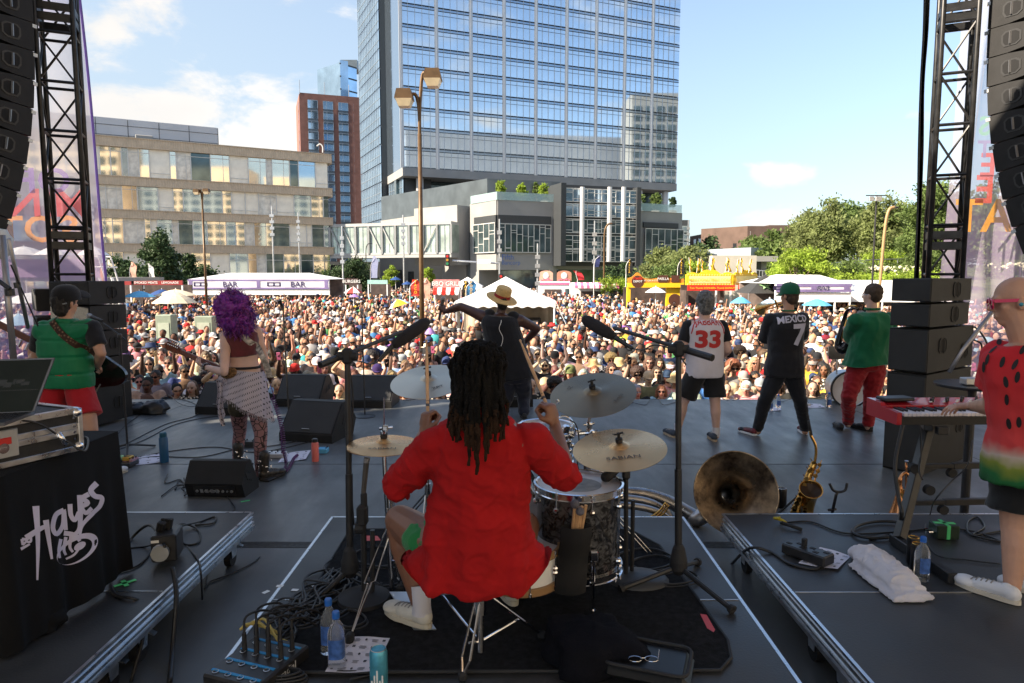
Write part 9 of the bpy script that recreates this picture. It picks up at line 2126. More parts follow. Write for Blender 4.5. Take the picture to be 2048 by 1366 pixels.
me=bl.remesh('cloth',.0065,3);dsp(me,lambda p,n:.012*max(0,1-4*abs(noise.noise(V((p.x*14,p.y*14,0))+d*((p-tA).dot(d)*10))))+.010*noise.noise(p*13)-.006+.002*noise.noise(p*160))
for v in me.vertices:v.co.z=max(v.co.z,RZ+.004)
put(me,'cloth',towm,tw_)
#draped table, case and laptop
drape=wv_('drape_black',(.004,.0045,.006),.85,300,.3,0,.2);dt=th_('dj_table','table under a black cloth lettered DJ Hayes on the left riser','table',(-2.9,3.1,RZ));zt_=1.06;x1=-2.10;y0_,y1_=2.72,3.56
mb=MB().box((-3.0,(y0_+y1_)/2,zt_-.02),(1.75,y1_-y0_-.02,.03));part(mb,'tabletop',bkm,dt)
for x in(-3.7,-2.2):
 for y in(y0_+.08,y1_-.08):mb=MB().cyl((x,y,RZ),(x,y,zt_-.03),.018);part(mb,'leg',gv_,dt)
def fold_(s):return.5*sin(s*9)+.3*sin(s*21+1)+.3*sin(s*4.3+2)
def DR(a,c_):
 """a runs along the hem: right side (far to near) then the near side; c_ downwards"""
 if a<.5:t=a/.5;x,y=x1,y1_+(y0_-y1_)*t;n_=V((1,0,0));s=y
 else:t=(a-.5)/.5;x,y=x1+(-3.85-x1)*t,y0_;n_=V((0,-1,0));s=x
 return V((x,y,zt_+.006-(zt_-RZ-.01)*c_))+n_*(.008+.030*c_*(1+.8*fold_(s*2.2))+.012*c_*sin(s*30)*.5)
mb=MB().grid(DR,100,24);mb.grid(lambda a,c_:V((x1+.006+(-3.85-x1)*a,y1_+(y0_-y1_)*c_,zt_+.006+.002*sin(a*20))),30,16)
cl=part(mb,'cloth',drape,dt,sm=1,auto=60)
T=Matrix.Translation(ORG[dt.name]);bv=BVHTree.FromPolygons([T@v.co for v in cl.data.vertices],[tuple(p.vertices)for p in cl.data.polygons]);let=M('drape_print',(.62,.58,.72),.8,var=.1)
def onto(u,v):
 d_=ray(u,v).normalized();q,n,i,dd=bv.ray_cast(EYE,d_);return(q-d_*.004)if q is not Nn else Nn
def brush(strokes,name='lettering'):
 mb=MB()
 for w0,w1,pts in strokes:
  P_=[V((u,v,0))for u,v in pts];S2=spn(P_,5)if len(P_)>2 else[P_[0].lerp(P_[1],k/8)for k in Rg(9)];prev=Nn
  for i,p in enumerate(S2):
   d_=(S2[min(i+1,len(S2)-1)]-S2[max(i-1,0)]);d_=d_.normalized()if d_.length>0 else V((1,0,0));nn=V((-d_.y,d_.x,0));w=(w0+(w1-w0)*i/(len(S2)-1))/2;a,b2=onto(*(p+nn*w)[:2]),onto(*(p-nn*w)[:2])
   if a is Nn or b2 is Nn:prev=Nn;continue
   if prev:mb.add([prev[0],a,b2,prev[1]],[(0,1,2,3)])
   prev=(a,b2)
 return mb
st_=[(14,4,[(72,1012),(76,1080),(75,1160)]),(12,5,[(92,1040),(98,1080),(104,1118)]),(12,7,[(52,1076),(80,1058),(98,1050)]),(10,8,[(128,1020),(112,1030),(106,1055),(114,1068),(126,1050),(128,1020),(132,1060)]),(10,8,[(140,1008),(142,1030),(150,1040),(158,1024)]),(12,7,[(160,990),(161,1030),(158,1060),(140,1075)]),(10,8,[(178,988),(166,996),(176,1006),(164,1014),(172,1026),(184,1016)]),(12,8,[(194,966),(182,980),(190,992),(204,996),(200,1012),(186,1026)]),(9,5,[(186,1026),(165,1050),(160,1070)]),(6,5,[(44,1078),(46,1090)]),(6,4,[(44,1078),(54,1080),(46,1090)]),(6,4,[(60,1066),(62,1082),(54,1084)]),(6,4,[(42,1098),(60,1088)])]
part(brush(st_),'lettering',let,cl)
rec=MB();
def ring_(cx_,cy_,a_,b_,r0,n=40):
 pts=[(cx_+a_*cos(t)*cos(r0)-b_*sin(t)*sin(r0),cy_+a_*cos(t)*sin(r0)+b_*sin(t)*cos(r0))for t in[2*pi*k/n for k in Rg(n+1)]];return pts
o_pts=ring_(155,1098,46,25,-.55);i_pts=ring_(150,1103,39,19,-.55);vs_=[];ok=True
for(u,v),(u2,v2)in zip(o_pts,i_pts):
 a,b2=onto(u,v),onto(u2,v2)
 if a is Nn or b2 is Nn:ok=False;break
 vs_+=[a,b2]
if ok:rec.add(vs_,[(2*k,2*k+2,2*k+3,2*k+1)for k in Rg(len(o_pts)-1)])
o2=ring_(160,1092,13,7,-.55);a=[onto(*p)for p in o2[:-1]]
if all(a):rec.add(a,[tuple(Rg(len(a)))])
part(rec,'record_emblem',let,cl);part(brush([(7,5,[(122,1078),(118,1100),(120,1116)]),(7,5,[(132,1074),(128,1098),(132,1110)]),(7,5,[(142,1074),(140,1094),(146,1104)]),(10,7,[(128,1066),(150,1070),(160,1082)]),(5,4,[(164,1086),(150,1108),(132,1118)])]),'hand_emblem',let,cl)
bbm('cloth_bundle','black cloth bunched on the riser under the table','cloth',tuple(flr(60,1262,RZ)+V((-.05,.0,.04))),(.17,.14,.10),.35,7,drape,5,RZ+.004)
fc=th_('flight_case','black flight case with silver edges and a red latch on the draped table','flight case',(-2.6,3.0,zt_));Rc=rotm(0,0,-.42);c0=V((-2.44,2.98,zt_+.012));W_,D_,H_=.64,.62,.20
Q=lambda x,y,z:c0+Rc@V((x,y,z))
mb=MB().box(Q(0,0,H_/2),(D_-.01,W_-.01,H_-.01),Rc);part(mb,'panels',M('case_black',(.02,.02,.022),.6,var=.3,vs=30,bump=.3,bs=300),fc)
mb=MB()
for z in(.012,H_*.46,H_*.60,H_-.012):
 for sx2 in(-1,1):mb.box(Q(sx2*D_/2,0,z),(.010,W_,.026),Rc,.002)
 for sy in(-1,1):mb.box(Q(0,sy*W_/2,z),(D_,.010,.026),Rc,.002)
for sx2 in(-1,1):
 for sy in(-1,1):mb.box(Q(sx2*D_/2,sy*W_/2,H_/2),(.022,.022,H_),Rc,.003)
for sx2 in(-1,1):mb.box(Q(sx2*(D_/2-.01),0,H_+.001),(.03,W_,.004),Rc)
for sy in(-1,1):mb.box(Q(0,sy*(W_/2-.01),H_+.001),(D_,.03,.004),Rc)
part(mb,'aluminium_edge',alu,fc)
for sx2 in(-1,1):
 for sy in(-1,1):
  for z in(.02,H_-.02):mb=MB().sph(Q(sx2*(D_/2-.008),sy*(W_/2-.008),z),.026,12,8);part(mb,'ball_corner',ch_,fc,sm=1)
mb=MB().box(Q(D_/2+.008,-.02,H_*.52),(.008,.13,.12),Rc,.003);lt=part(mb,'latch',gv_,fc);mb=MB().box(Q(D_/2+.014,-.02,H_*.58),(.006,.07,.03),Rc,.002);part(mb,'red_label',red,lt);mb=MB().cyl(Q(D_/2+.012,-.02,H_*.44),Q(D_/2+.02,-.02,H_*.44),.022,seg=14);mb.box(Q(D_/2+.02,-.02,H_*.44),(.004,.03,.008),Rc);part(mb,'turn_catch',ch_,lt)
mb=MB();rnd=random.Random(1)
for sy in(-1,1):
 for z in(H_*.3,H_*.46,H_*.6,H_*.8):mb.cyl(Q(D_/2+.005,sy*(W_/2-.03),z),Q(D_/2+.008,sy*(W_/2-.03),z),.006,seg=8)
part(mb,'rivets',ch_,fc)
lp_=th_('laptop','open dark laptop on the flight case','laptop',Q(0,0,H_));zl=zt_+H_+.018;scr_=M('laptop_screen',(.018,.024,.024),.6,spec=.1);lap=M('laptop_body',(.10,.10,.11),.35,.7)
sc=[at(-60,722,3.05),at(101,722,3.12),at(68,802,2.98),at(-90,802,2.9)]
hin0,hin1=V((sc[3].x,sc[3].y,zl+.006)),V((sc[2].x,sc[2].y,zl+.006));ht=.235;lean=V((.045,.07,0));t0,t1=hin0+V((.05,.07,ht)),hin1+V((.06,.07,ht))
mb=MB().slab([hin0,hin1,t1,t0],.008);part(mb,'lid',lap,lp_)
nrm=(hin1-hin0).cross(t0-hin0).normalized();nrm=nrm if nrm.y<0 else-nrm;mb=MB();q=[hin0.lerp(t1,.03),hin1.lerp(t0,.03),t1.lerp(hin0,.03),t0.lerp(hin1,.03)];mb.add([p+nrm*.010 for p in q],[(0,1,2,3)]);so=part(mb,'screen',scr_,lp_)
mb=MB();ux_=(hin1-hin0).normalized();uz=(t0-hin0).normalized()
rnd=random.Random(9);sg2=M('screen_line',(.006,.008,.008),.4);
for k in Rg(9):mb.box(hin0.lerp(hin1,.5)+ux_*(-.10+.022*k)+uz*(.13+.02*rnd.random())+nrm*.0115,(.030 if k%3 else.008,.0015,.035*rnd.uniform(.4,1)),Matrix((ux_,nrm,uz)).transposed())
mb.box(hin0.lerp(hin1,.5)+uz*.105+nrm*.0115,((hin1-hin0).length*.9,.0015,.003),Matrix((ux_,nrm,uz)).transposed());part(mb,'screen_graphics',sg2,so)
n3=V((0,-1,0));mb=MB();b0_,b1_=hin0+Zv(-.008),hin1+Zv(-.008);fr=V((.04,-.235,0));mb.slab([b0_+fr,b1_+fr,b1_,b0_],.014);part(mb,'base',lap,lp_);mb=MB()
for i in Rg(14):
 for j in Rg(5):p=b0_.lerp(b1_,.06+.88*i/13)+fr*(.15+.12*j)+Zv(.0155);mb.box(p,(.014,.013,.002))
part(mb,'key_block',rb_,lp_)
cb_('white ended cable over the flight case corner',[Q(D_/2-.05,-.1,H_+.01),Q(D_/2+.01,.10,H_*.9),Q(D_/2+.03,.22,.08),Q(D_/2+.08,.28,.012),V((x1-.02,3.35,zt_+.014)),V((x1-.1,3.42,zt_+.014))],.005,Nn)
mb=MB().cyl(Q(D_/2+.03,.20,.11),Q(D_/2+.035,.23,.05),.012,seg=10);tag(part(mb,'cable_connector',ch_,Nn,Q(D_/2+.03,.2,.1),True),'silver connector hanging at the flight case corner','connector')
pdv=at(40,905,2.8);mb=MB();c=flr(50,905,zt_);mb.box((c.x,c.y,zt_+.022),(.17,.10,.03),rotm(0,0,.3),.005);tag(part(mb,'black_device',bkm,Nn,c),'small black device on the draped table in front of the flight case','audio device')
#the crowd
skc=M('crowd_skin',(1,1,1),.55,var=.06,vs=10,objcol=True,attr='tint',spec=.35);clc=M('crowd_cloth',(1,1,1),.85,var=.18,vs=7,bump=.35,bs=22,objcol=True,spec=.25)
hrc=M('crowd_hair',(1,1,1),.55,var=.35,vs=30,bump=.8,bs=140,objcol=True);sung=M('sunglass_lens',(.012,.012,.014),.12,.2)
def patmat(name,kind):
 m=M(name,(1,1,1),.85,objcol=True);N,L,b=nof(m);oi=N.new('ShaderNodeObjectInfo');t=N.new('ShaderNodeTexCoord')
 if kind=='stripe':w=N.new('ShaderNodeTexWave');w.bands_direction='X';siv(w,'Scale',14);siv(w,'Distortion',.5);lnk(L,t,'Object',w,'Vector');fac=w.outputs['Fac']
 elif kind=='plaid':w=N.new('ShaderNodeTexChecker');siv(w,'Scale',26);lnk(L,t,'Object',w,'Vector');fac=w.outputs['Fac']
 else:
  w=N.new('ShaderNodeTexVoronoi');siv(w,'Scale',22);lnk(L,t,'Object',w,'Vector');g_=N.new('ShaderNodeMath');g_.operation='LESS_THAN';lnk(L,w,'Distance',g_,0);siv(g_,1,.38);fac=g_.outputs[0]
 mx=N.new('ShaderNodeMix');mx.data_type='RGBA';L.new(fac,mx.inputs[0]);lnk(L,oi,'Color',mx,6);siv(mx,7,(.55,.54,.52,1)if kind!='floral' else(.6,.55,.45,1));lnk(L,mx,2,b,'Base Color');return m
pats={'striped':patmat('crowd_stripe','stripe'),'plaid':patmat('crowd_plaid','plaid'),'patterned':patmat('crowd_floral','floral')}
POSES={'down':(((-.25,.02,1.13),(-.235,-.08,.92)),((.25,.02,1.13),(.235,-.08,.92))),'crossed':(((-.235,-.06,1.13),(.02,-.21,1.17)),((.235,-.05,1.13),(-.02,-.24,1.20))),'phone':(((-.25,-.17,1.25),(-.13,-.30,1.50)),((.25,.0,1.14),(.2,-.12,.95))),'phone_high':(((-.26,-.15,1.52),(-.18,-.26,1.80)),((.24,-.04,1.13),(.1,-.2,1.15))),'arms_up':(((-.29,-.05,1.60),(-.27,-.12,1.86)),((.29,-.05,1.60),(.25,-.12,1.86))),'shade':(((-.31,-.14,1.47),(-.11,-.14,1.655)),((.25,.02,1.13),(.22,-.1,.95))),'rail':(((-.26,-.14,1.14),(-.10,-.36,1.12)),((.26,-.14,1.14),(.12,-.37,1.12))),'clap':(((-.23,-.15,1.19),(-.05,-.31,1.38)),((.23,-.15,1.19),(.05,-.31,1.38))),'cup':(((-.23,-.05,1.13),(-.19,-.28,1.2)),((.25,.02,1.13),(.235,-.08,.92)))}
def crowd_J(pose,w=1.0,lean=0):
 R_,L_=POSES[pose];f=lambda p:V((p[0]*w,p[1]-lean*max(0,p[2]-1)*.5,p[2]))
 J=dict(hip=Zv(.95),waist=Zv(1.10),chest=f((0,0,1.27)),neck=f((0,.01,1.455)),head=f((0,-.012,1.585)),shL=f((.185,0,1.40)),shR=f((-.185,0,1.40)),elR=f(R_[0]),wrR=f(R_[1]),elL=f(L_[0]),wrL=f(L_[1]),hipL=V((.09,0,.92)),hipR=V((-.09,0,.92)),knL=V((.10,-.02,.50)),knR=V((-.10,-.02,.50)),anL=V((.11,.0,.09)),anR=V((-.11,.0,.09)))
 return J
HC=V((0,-.012,1.585));FD=V((0,-1,0))
def tint_of(p,hc):
 q=p-hc;x,y,z=q.x,-q.y,q.z
 if y>.04 and abs(z)<.12:
  for s in(-1,1):
   if(x-s*.033)**2/.017**2+(z+.000)**2/.012**2<1:return(.16,.13,.13)
   if abs(x-s*.035)<.024 and abs(z-.022)<.008:return(.45,.38,.35)
  if abs(x)<.028 and abs(z+.068)<.012:return(.82,.40,.42)
  if abs(x)<.05 and y>.06 and abs(z+.035)<.02:return(1.04,.88,.85)
 return(1,1,1)
BOD={};SHI={};TRO={}
def mesh_tint(me,hc):
 a=me.color_attributes.new('tint','FLOAT_COLOR','POINT');buf=[]
 for v in me.vertices:c=tint_of(v.co,hc);buf+=[c[0],c[1],c[2],1]
 a.data.foreach_set('color',buf)
def sm_(me,m):me.materials.clear();me.materials.append(m);me.shade_smooth();return me
for pz,w,kk in[(p,w,k_)for p in POSES for w,k_ in((1.0,1.0),(.90,.88),(1.12,1.22))]:
 if pz in('arms_up','shade','cup','phone_high')and kk>1.1:continue
 J=crowd_J(pz,w,.12 if pz=='rail' else 0);key=(pz,kk)
 hd={'R':((0,-.3,1)if pz in('phone','phone_high','arms_up','clap','shade')else((1,-.3,0)if pz in('crossed','rail')else(0,-.4,-.8)),(.6,-.5,0),.35,.95),'L':((0,-.3,1)if pz in('arms_up','clap')else((-1,-.3,0)if pz in('crossed','rail')else(0,-.4,-.8)),(-.6,-.5,0),.35,.95)}
 me=body_blob(J,k=kk,kt=kk,arm=kk,leg=kk,face=FD,hands=hd).remesh('body',.0125,2);mesh_tint(me,V(J['head']));BOD[key]=sm_(me,skc)
 for st_,slv in(('t-shirt',.62),('tank top',0)):
  bl=Blob();W=[(-.25,0,.172,.125),(.1,0,.172,.125),(.6,0,.162,.118),(1.0,0,.155,.112),(1.5,0,.165,.118),(2.0,0,.175,.122),(2.4,0,.172 if slv else.15,.108),(2.7,0,.13 if slv else.11,.085),(2.84,0,.085,.072)]
  if not slv:W=W[:-2]+[(2.55,0,.10,.085)]
  bl.loft([(c,a*kk,b_*kk)for c,a,b_ in trg(J,W,.012)])
  for S in 'LR':
   sh,el=V(J['sh'+S]),V(J['el'+S])
   if slv:bl.cap(V(J['chest']).lerp(sh,.6),.085*kk,sh,.076*kk**.6);d=(el-sh).normalized();u,q,_=frame(d);bl.loft([(sh,u*.076*kk**.6,q*.076*kk**.6),(sh.lerp(el,slv),u*.075*kk**.6,q*.075*kk**.6)],2)
   else:bl.cap(V(J['chest']).lerp(sh,.45),.075*kk,sh.lerp(V(J['neck']),.42)+Zv(.008),.050)
  me=bl.remesh('shirt',.0135,2);folds(me,.007,(10,10,8),len(SHI));SHI[(pz,kk,st_)]=sm_(me,clc)
for kk in(1.0,.88,1.22):
 J=crowd_J('down');bl=Blob();bl.loft([(c,a*kk,b_*kk)for c,a,b_ in trg(J,[(-.28,0,.13,.10),(-.1,0,.165,.118),(.15,0,.172,.12),(.75,0,.155,.112)],.008)])
 for S in 'LR':bl.chain([J['hip'+S],J['kn'+S]],[.112*kk**.7,.095])
 TRO[kk]=sm_(bl.remesh('shorts',.016,2),clc)
HAIR={};tmp=bpy.data.objects.new('tmp_root',Nn);ORG['tmp_root']=Zv(0)
def hair_mesh(kind):
 bl=Blob();c=HC;P=lambda x,y,z:c+V((x,-y,z))
 bl.sph(P(0,-.018,.036),(.084,.098,.090),18,12)
 if kind=='short':bl.sph(P(0,-.05,-.01),(.074,.058,.07),14,8)
 if kind in('long','wavy'):
  for s in(-1,1):bl.cap(P(s*.062,-.01,.02),.045,P(s*.085,.0,-.17),.036 if kind=='long' else.055)
  bl.cap(P(0,-.06,.0),.075,P(0,-.07,-.20),.075)
 if kind=='afro':bl.sph(P(0,-.03,.05),(.14,.14,.125),18,12)
 if kind=='bun':bl.sph(P(0,-.05,-.01),(.07,.055,.07),14,8);bl.sph(P(0,-.06,.14),(.045,.045,.04),12,8)
 if kind=='bob':bl.cap(P(-.06,-.02,.0),.05,P(-.08,-.01,-.08),.04);bl.cap(P(.06,-.02,.0),.05,P(.08,-.01,-.08),.04);bl.sph(P(0,-.06,-.04),(.08,.055,.08),14,8)
 me=bl.remesh('hair',.011,2)
 for v in me.vertices:
  q=v.co-c
  if-q.y>.060 and q.z<.050 and abs(q.x)<(.062 if kind in('long','wavy','bob','afro')else.2):v.co.y+=(-q.y-.060)
 folds(me,{'afro':.014,'wavy':.012}.get(kind,.006),(40,40,16),len(HAIR),.7,.5);return sm_(me,hrc)
for k in('short','long','wavy','afro','bun','bob'):HAIR[k]=hair_mesh(k)
bl=Blob();bl.sph(HC+V((0,-.045,-.075)),(.055,.045,.045),14,8);bl.sph(HC+V((0,-.03,-.06)),(.066,.045,.045),14,8);me=bl.remesh('beard',.010,1);folds(me,.005,(50,50,50),3);HAIR['beard']=sm_(me,hrc)
def hat_mesh(kind):
 t_=bpy.data.objects.new('t',Nn);ORG['t']=Zv(0);mb=MB();c=HC+Zv(.004)
 if kind in('cap','backward cap'):
  n=20;prof=[(1.03,.012),(1.03,.05),(.92,.092),(.66,.12),(.3,.134),(.02,.136)];vs=[]
  for q,z in prof:vs+=[c+V((.09*q*cos(2*pi*k/n),.010+.108*q*sin(2*pi*k/n),z))for k in Rg(n)]
  mb.add(vs,[(i*n+k,i*n+(k+1)%n,(i+1)*n+(k+1)%n,(i+1)*n+k)for i in Rg(len(prof)-1)for k in Rg(n)]);sg=-1 if kind=='cap' else 1;vs=[]
  for j in Rg(3):vs+=[c+V((.082*cos(pi*k/10),sg*(.085*sin(pi*k/10)*(1+.36*j)),.022-.012*j))for k in Rg(11)]
  mb.add(vs,[(j*11+k,j*11+k+1,(j+1)*11+k+1,(j+1)*11+k)for j in Rg(2)for k in Rg(10)])
 elif kind in('straw hat','bucket hat'):
  br=.185 if kind=='straw hat' else.135;dz=.0 if kind=='straw hat' else-.03;mb.lathe([(br,dz),(br*.8,.012+dz*.3),(.105,.03),(.102,.10),(.085,.14),(.03,.15),(.001,.15)],c+V((0,.01,0)),(0,-.12,1),24,False)
 elif kind=='visor':
  mb.lathe([(.092,.02),(.095,.06),(.090,.062)],c+V((0,.01,0)),(0,0,1),20,False);vs=[]
  for j in Rg(3):vs+=[c+V((.085*cos(pi*k/10),-(.085*sin(pi*k/10)*(1+.4*j)),.022-.012*j))for k in Rg(11)]
  mb.add(vs,[(j*11+k,j*11+k+1,(j+1)*11+k+1,(j+1)*11+k)for j in Rg(2)for k in Rg(10)])
 me=bpy.data.meshes.new(kind.replace(' ','_'));me.from_pydata(mb.v,[],mb.f);return sm_(me,clc)
HATS={k:hat_mesh(k)for k in('cap','backward cap','straw hat','bucket hat','visor')}
mb=MB();P=lambda x,y,z:HC+V((x,-y,z))
for s in(-1,1):
 mb.add([P(s*.034+.027*cos(a*.5236),.101+.003*cos(a*.5236)*-s,.0+.019*sin(a*.5236))for a in Rg(12)]+[P(s*.034+.027*cos(a*.5236),.096,.0+.019*sin(a*.5236))for a in Rg(12)],[tuple(Rg(12))]+[(k,(k+1)%12,12+(k+1)%12,12+k)for k in Rg(12)]);mb.bar(P(s*.062,.095,.006),P(s*.083,.0,.004),.004,.008)
mb.bar(P(-.012,.103,.006),P(.012,.103,.006),.004,.005);SUN=bpy.data.meshes.new('sunglasses');SUN.from_pydata(mb.v,[],mb.f);SUN.materials.append(sung)
SK=[(.46,.27,.19),(.50,.30,.22),(.42,.235,.16),(.38,.21,.145),(.54,.34,.26),(.34,.18,.11),(.20,.10,.06),(.12,.06,.04),(.07,.035,.025)];SKW=(.18,.18,.16,.12,.08,.08,.07,.07,.06)
CLR={'black':(.018,.018,.02),'white':(.66,.65,.63),'grey':(.25,.25,.26),'navy':(.03,.05,.13),'blue':(.06,.20,.45),'light blue':(.32,.48,.62),'pink':(.66,.28,.32),'tan':(.48,.36,.24),'red':(.48,.03,.03),'maroon':(.20,.02,.04),'green':(.08,.26,.10),'teal':(.05,.32,.34),'yellow':(.72,.48,.06),'orange':(.66,.22,.05),'purple':(.22,.10,.34),'cream':(.62,.54,.42),'olive':(.16,.17,.08),'lime':(.42,.66,.12)}
CW=dict(zip(CLR,(.27,.14,.11,.09,.04,.05,.035,.08,.022,.02,.018,.018,.012,.012,.014,.045,.02,.003)))
HCOL={'black':(.015,.012,.011),'dark brown':(.045,.025,.015),'brown':(.11,.06,.032),'blond':(.42,.28,.13),'grey':(.32,.31,.30),'auburn':(.22,.07,.03)}
HATC={'black':(.02,.02,.022),'white':(.68,.67,.65),'navy':(.03,.05,.12),'cream':(.6,.53,.42),'grey':(.3,.3,.31),'red':(.5,.03,.03),'green':(.05,.16,.08),'purple':(.12,.07,.2),'pink':(.6,.3,.34),'blue':(.06,.17,.35),'orange':(.6,.22,.05)}
ROWN=('front','second','third','fourth','fifth','sixth','seventh','eighth','ninth','tenth','eleventh','twelfth');NUMW=('first','second','third','fourth','fifth','sixth','seventh','eighth','ninth','tenth')
LM=[(150,'the bass player'),(250,'the left boom microphone'),(465,'the purple haired guitarist'),(570,'the straight microphone stand'),(700,'the left boom pole'),(845,'the bronze lamp post'),(965,'the dreadlocked drummer'),(1186,'the dark crash cymbal'),(1357,'the right boom pole'),(1409,'the JABBAR jersey'),(1570,'the MEXICO jersey'),(1743,'the green shirted saxophonist'),(1900,'the right speaker stack')]
rnd=random.Random(2024)
def pick(d):k=list(d);return rnd.choices(k,[d[x]for x in k])[0]
FR=[(215,0,'white','t-shirt',Nn,'cap','blue',1,'short','brown',0,'rail',1.0),(288,7,'tan','t-shirt',Nn,'cap','black',1,'short','black',1,'rail',1.22),(346,1,'black','t-shirt',Nn,'cap','black',1,'short','dark brown',1,'rail',1.22),(378,1,'black','t-shirt','patterned',Nn,Nn,0,'long','brown',0,'rail',.88),(430,1,'maroon','t-shirt',Nn,'cap','black',0,'short','brown',0,'phone',1.0),(548,1,'black','t-shirt',Nn,Nn,Nn,0,'short','brown',0,'rail',.88),(590,2,'grey','t-shirt','patterned',Nn,Nn,1,'short','black',0,'rail',1.0),(675,1,'pink','tank top',Nn,Nn,Nn,1,'short','brown',0,'rail',1.22),(706,1,'tan','t-shirt',Nn,Nn,Nn,0,'short','blond',0,'rail',1.0),(740,4,'white','t-shirt',Nn,Nn,Nn,1,'bun','black',0,'crossed',.88),(1062,1,'black','t-shirt','patterned',Nn,Nn,1,'short','black',0,'rail',1.0),(1110,7,'black','t-shirt',Nn,Nn,Nn,1,'afro','black',0,'crossed',1.0),(1275,1,'black','t-shirt',Nn,'cap','grey',1,'short','brown',0,'rail',1.22),(1326,1,'light blue','t-shirt',Nn,Nn,Nn,1,'bob','auburn',0,'crossed',.88),(1375,2,'green','t-shirt','striped',Nn,Nn,0,'short','dark brown',0,'rail',1.22),(1458,1,'white','tank top',Nn,Nn,Nn,1,'bun','brown',0,'rail',.88),(1498,0,'pink','t-shirt',Nn,'cap','white',0,'short','brown',0,'rail',.88),(1525,3,'grey','t-shirt',Nn,'cap','grey',0,'short','black',1,'crossed',1.0),(1562,2,'black','t-shirt',Nn,Nn,Nn,1,'long','dark brown',0,'rail',1.0),(1632,1,'black','t-shirt',Nn,Nn,Nn,0,'wavy','dark brown',1,'rail',1.0),(1758,1,'cream','tank top',Nn,Nn,Nn,1,'wavy','blond',0,'phone',.88)]
FR2=[(305,6,'grey','t-shirt',Nn,Nn,Nn,1,'short','black',0,'down',1.0),(270,0,'white','t-shirt','patterned',Nn,Nn,1,'short','black',0,'down',1.0),(585,1,'white','t-shirt',Nn,Nn,Nn,0,'wavy','brown',0,'down',.88),(1035,1,'light blue','t-shirt',Nn,Nn,Nn,0,'short','auburn',0,'clap',1.0),(1142,1,'white','tank top',Nn,'cap','olive',0,'long','brown',0,'shade',1.0),(1300,1,'olive','t-shirt',Nn,'cap','tan',1,'short','brown',0,'down',1.0),(1420,2,'blue','t-shirt',Nn,Nn,Nn,1,'short','black',0,'down',1.0),(1448,1,'tan','t-shirt',Nn,Nn,Nn,0,'short','blond',0,'down',1.22),(1490,1,'cream','t-shirt',Nn,'cap','grey',0,'short','brown',1,'down',1.22),(1515,5,'yellow','t-shirt',Nn,Nn,Nn,1,'short','black',0,'down',1.0),(1640,1,'yellow','t-shirt',Nn,Nn,Nn,1,'short','brown',0,'down',1.0)]
used_lab=set();NP=[0];phones=[]
def adp(x,y,row,spec,gz=GZ,s=1.0,turn=Nn):
 u=1024+1365*x/y*1.0;(sk,cc,st_,pat,hat,hc_,gl,hk,hcl,bd,pz,kk)=spec
 if(pz,kk)not in BOD:kk=1.0
 t=bpy.data.objects.new('person',Nn);COL.objects.link(t);t.location=(x,y,gz);t.empty_display_size=.1;rz=turn if turn is not Nn else math.atan2(-x*.6,y)*0+rnd.uniform(-.35,.35)+math.atan2(x,y+3)*-1;t.rotation_euler=(0,0,rz);t.scale=(s,s,s)
 ORG[t.name]=V((x,y,gz));t['category']='person';t['group']='people in the front rows of the crowd'
 def add(me,n,col=Nn,mat=Nn):
  o=bpy.data.objects.new(n,me);COL.objects.link(o);o.parent=t
  if col:o.color=(*col,1)
  if mat:o.material_slots[0].link='OBJECT';o.material_slots[0].material=mat
  return o
 j=lambda c:tuple(max(.01,q*rnd.uniform(.88,1.12))for q in c)
 add(BOD[(pz,kk)],'body',j(SK[sk]));add(SHI[(pz,kk,st_)],'shirt',j(CLR[cc]),pats[pat]if pat else Nn);add(TRO[kk],'shorts',j(CLR[rnd.choice(('black','navy','grey','blue','tan'))]))
 if hk!='bald':add(HAIR[hk],'hair',j(HCOL[hcl]))
 if bd:add(HAIR['beard'],'beard',j(HCOL[hcl]))
 if hat:add(HATS[hat],hat.replace(' ','_'),j(HATC.get(hc_,CLR.get(hc_,(.4,.3,.2))))if hat!='straw hat' else(.55,.40,.20))
 if gl:add(SUN,'sunglasses')
 best=min(LM,key=lambda l:abs(l[0]-u));t['_u']=u;t['_row']=row;t['_lm']=best[1];t['_lu']=best[0]
 hd=('%s %s'%(hc_,hat)if hat and hat!='straw hat' else 'straw hat')if hat else('bald head' if hk=='bald' else '%s %s hair'%({'bun':'tied up','bob':'bobbed','afro':'curly'}.get(hk,hk),hcl))
 if bd:hd+=' and beard'
 t['_d']='%s, %s%s %s'%(hd,(pat+' ')if pat else '',cc,st_)
 if pz in('phone','phone_high'):
  w_=V(crowd_J(pz)['wrR'])+V((.01,-.05,.09));w_=Matrix.Rotation(rz,3,'Z')@(w_*s)+V((x,y,gz));phones.append((w_,rz,t))
 NP[0]+=1;PEOPLE.append(t);return t
PEOPLE=[];row=0;y=11.72;POSW={'down':.40,'crossed':.12,'phone':.10,'phone_high':.05,'arms_up':.05,'shade':.08,'clap':.08,'cup':.12}
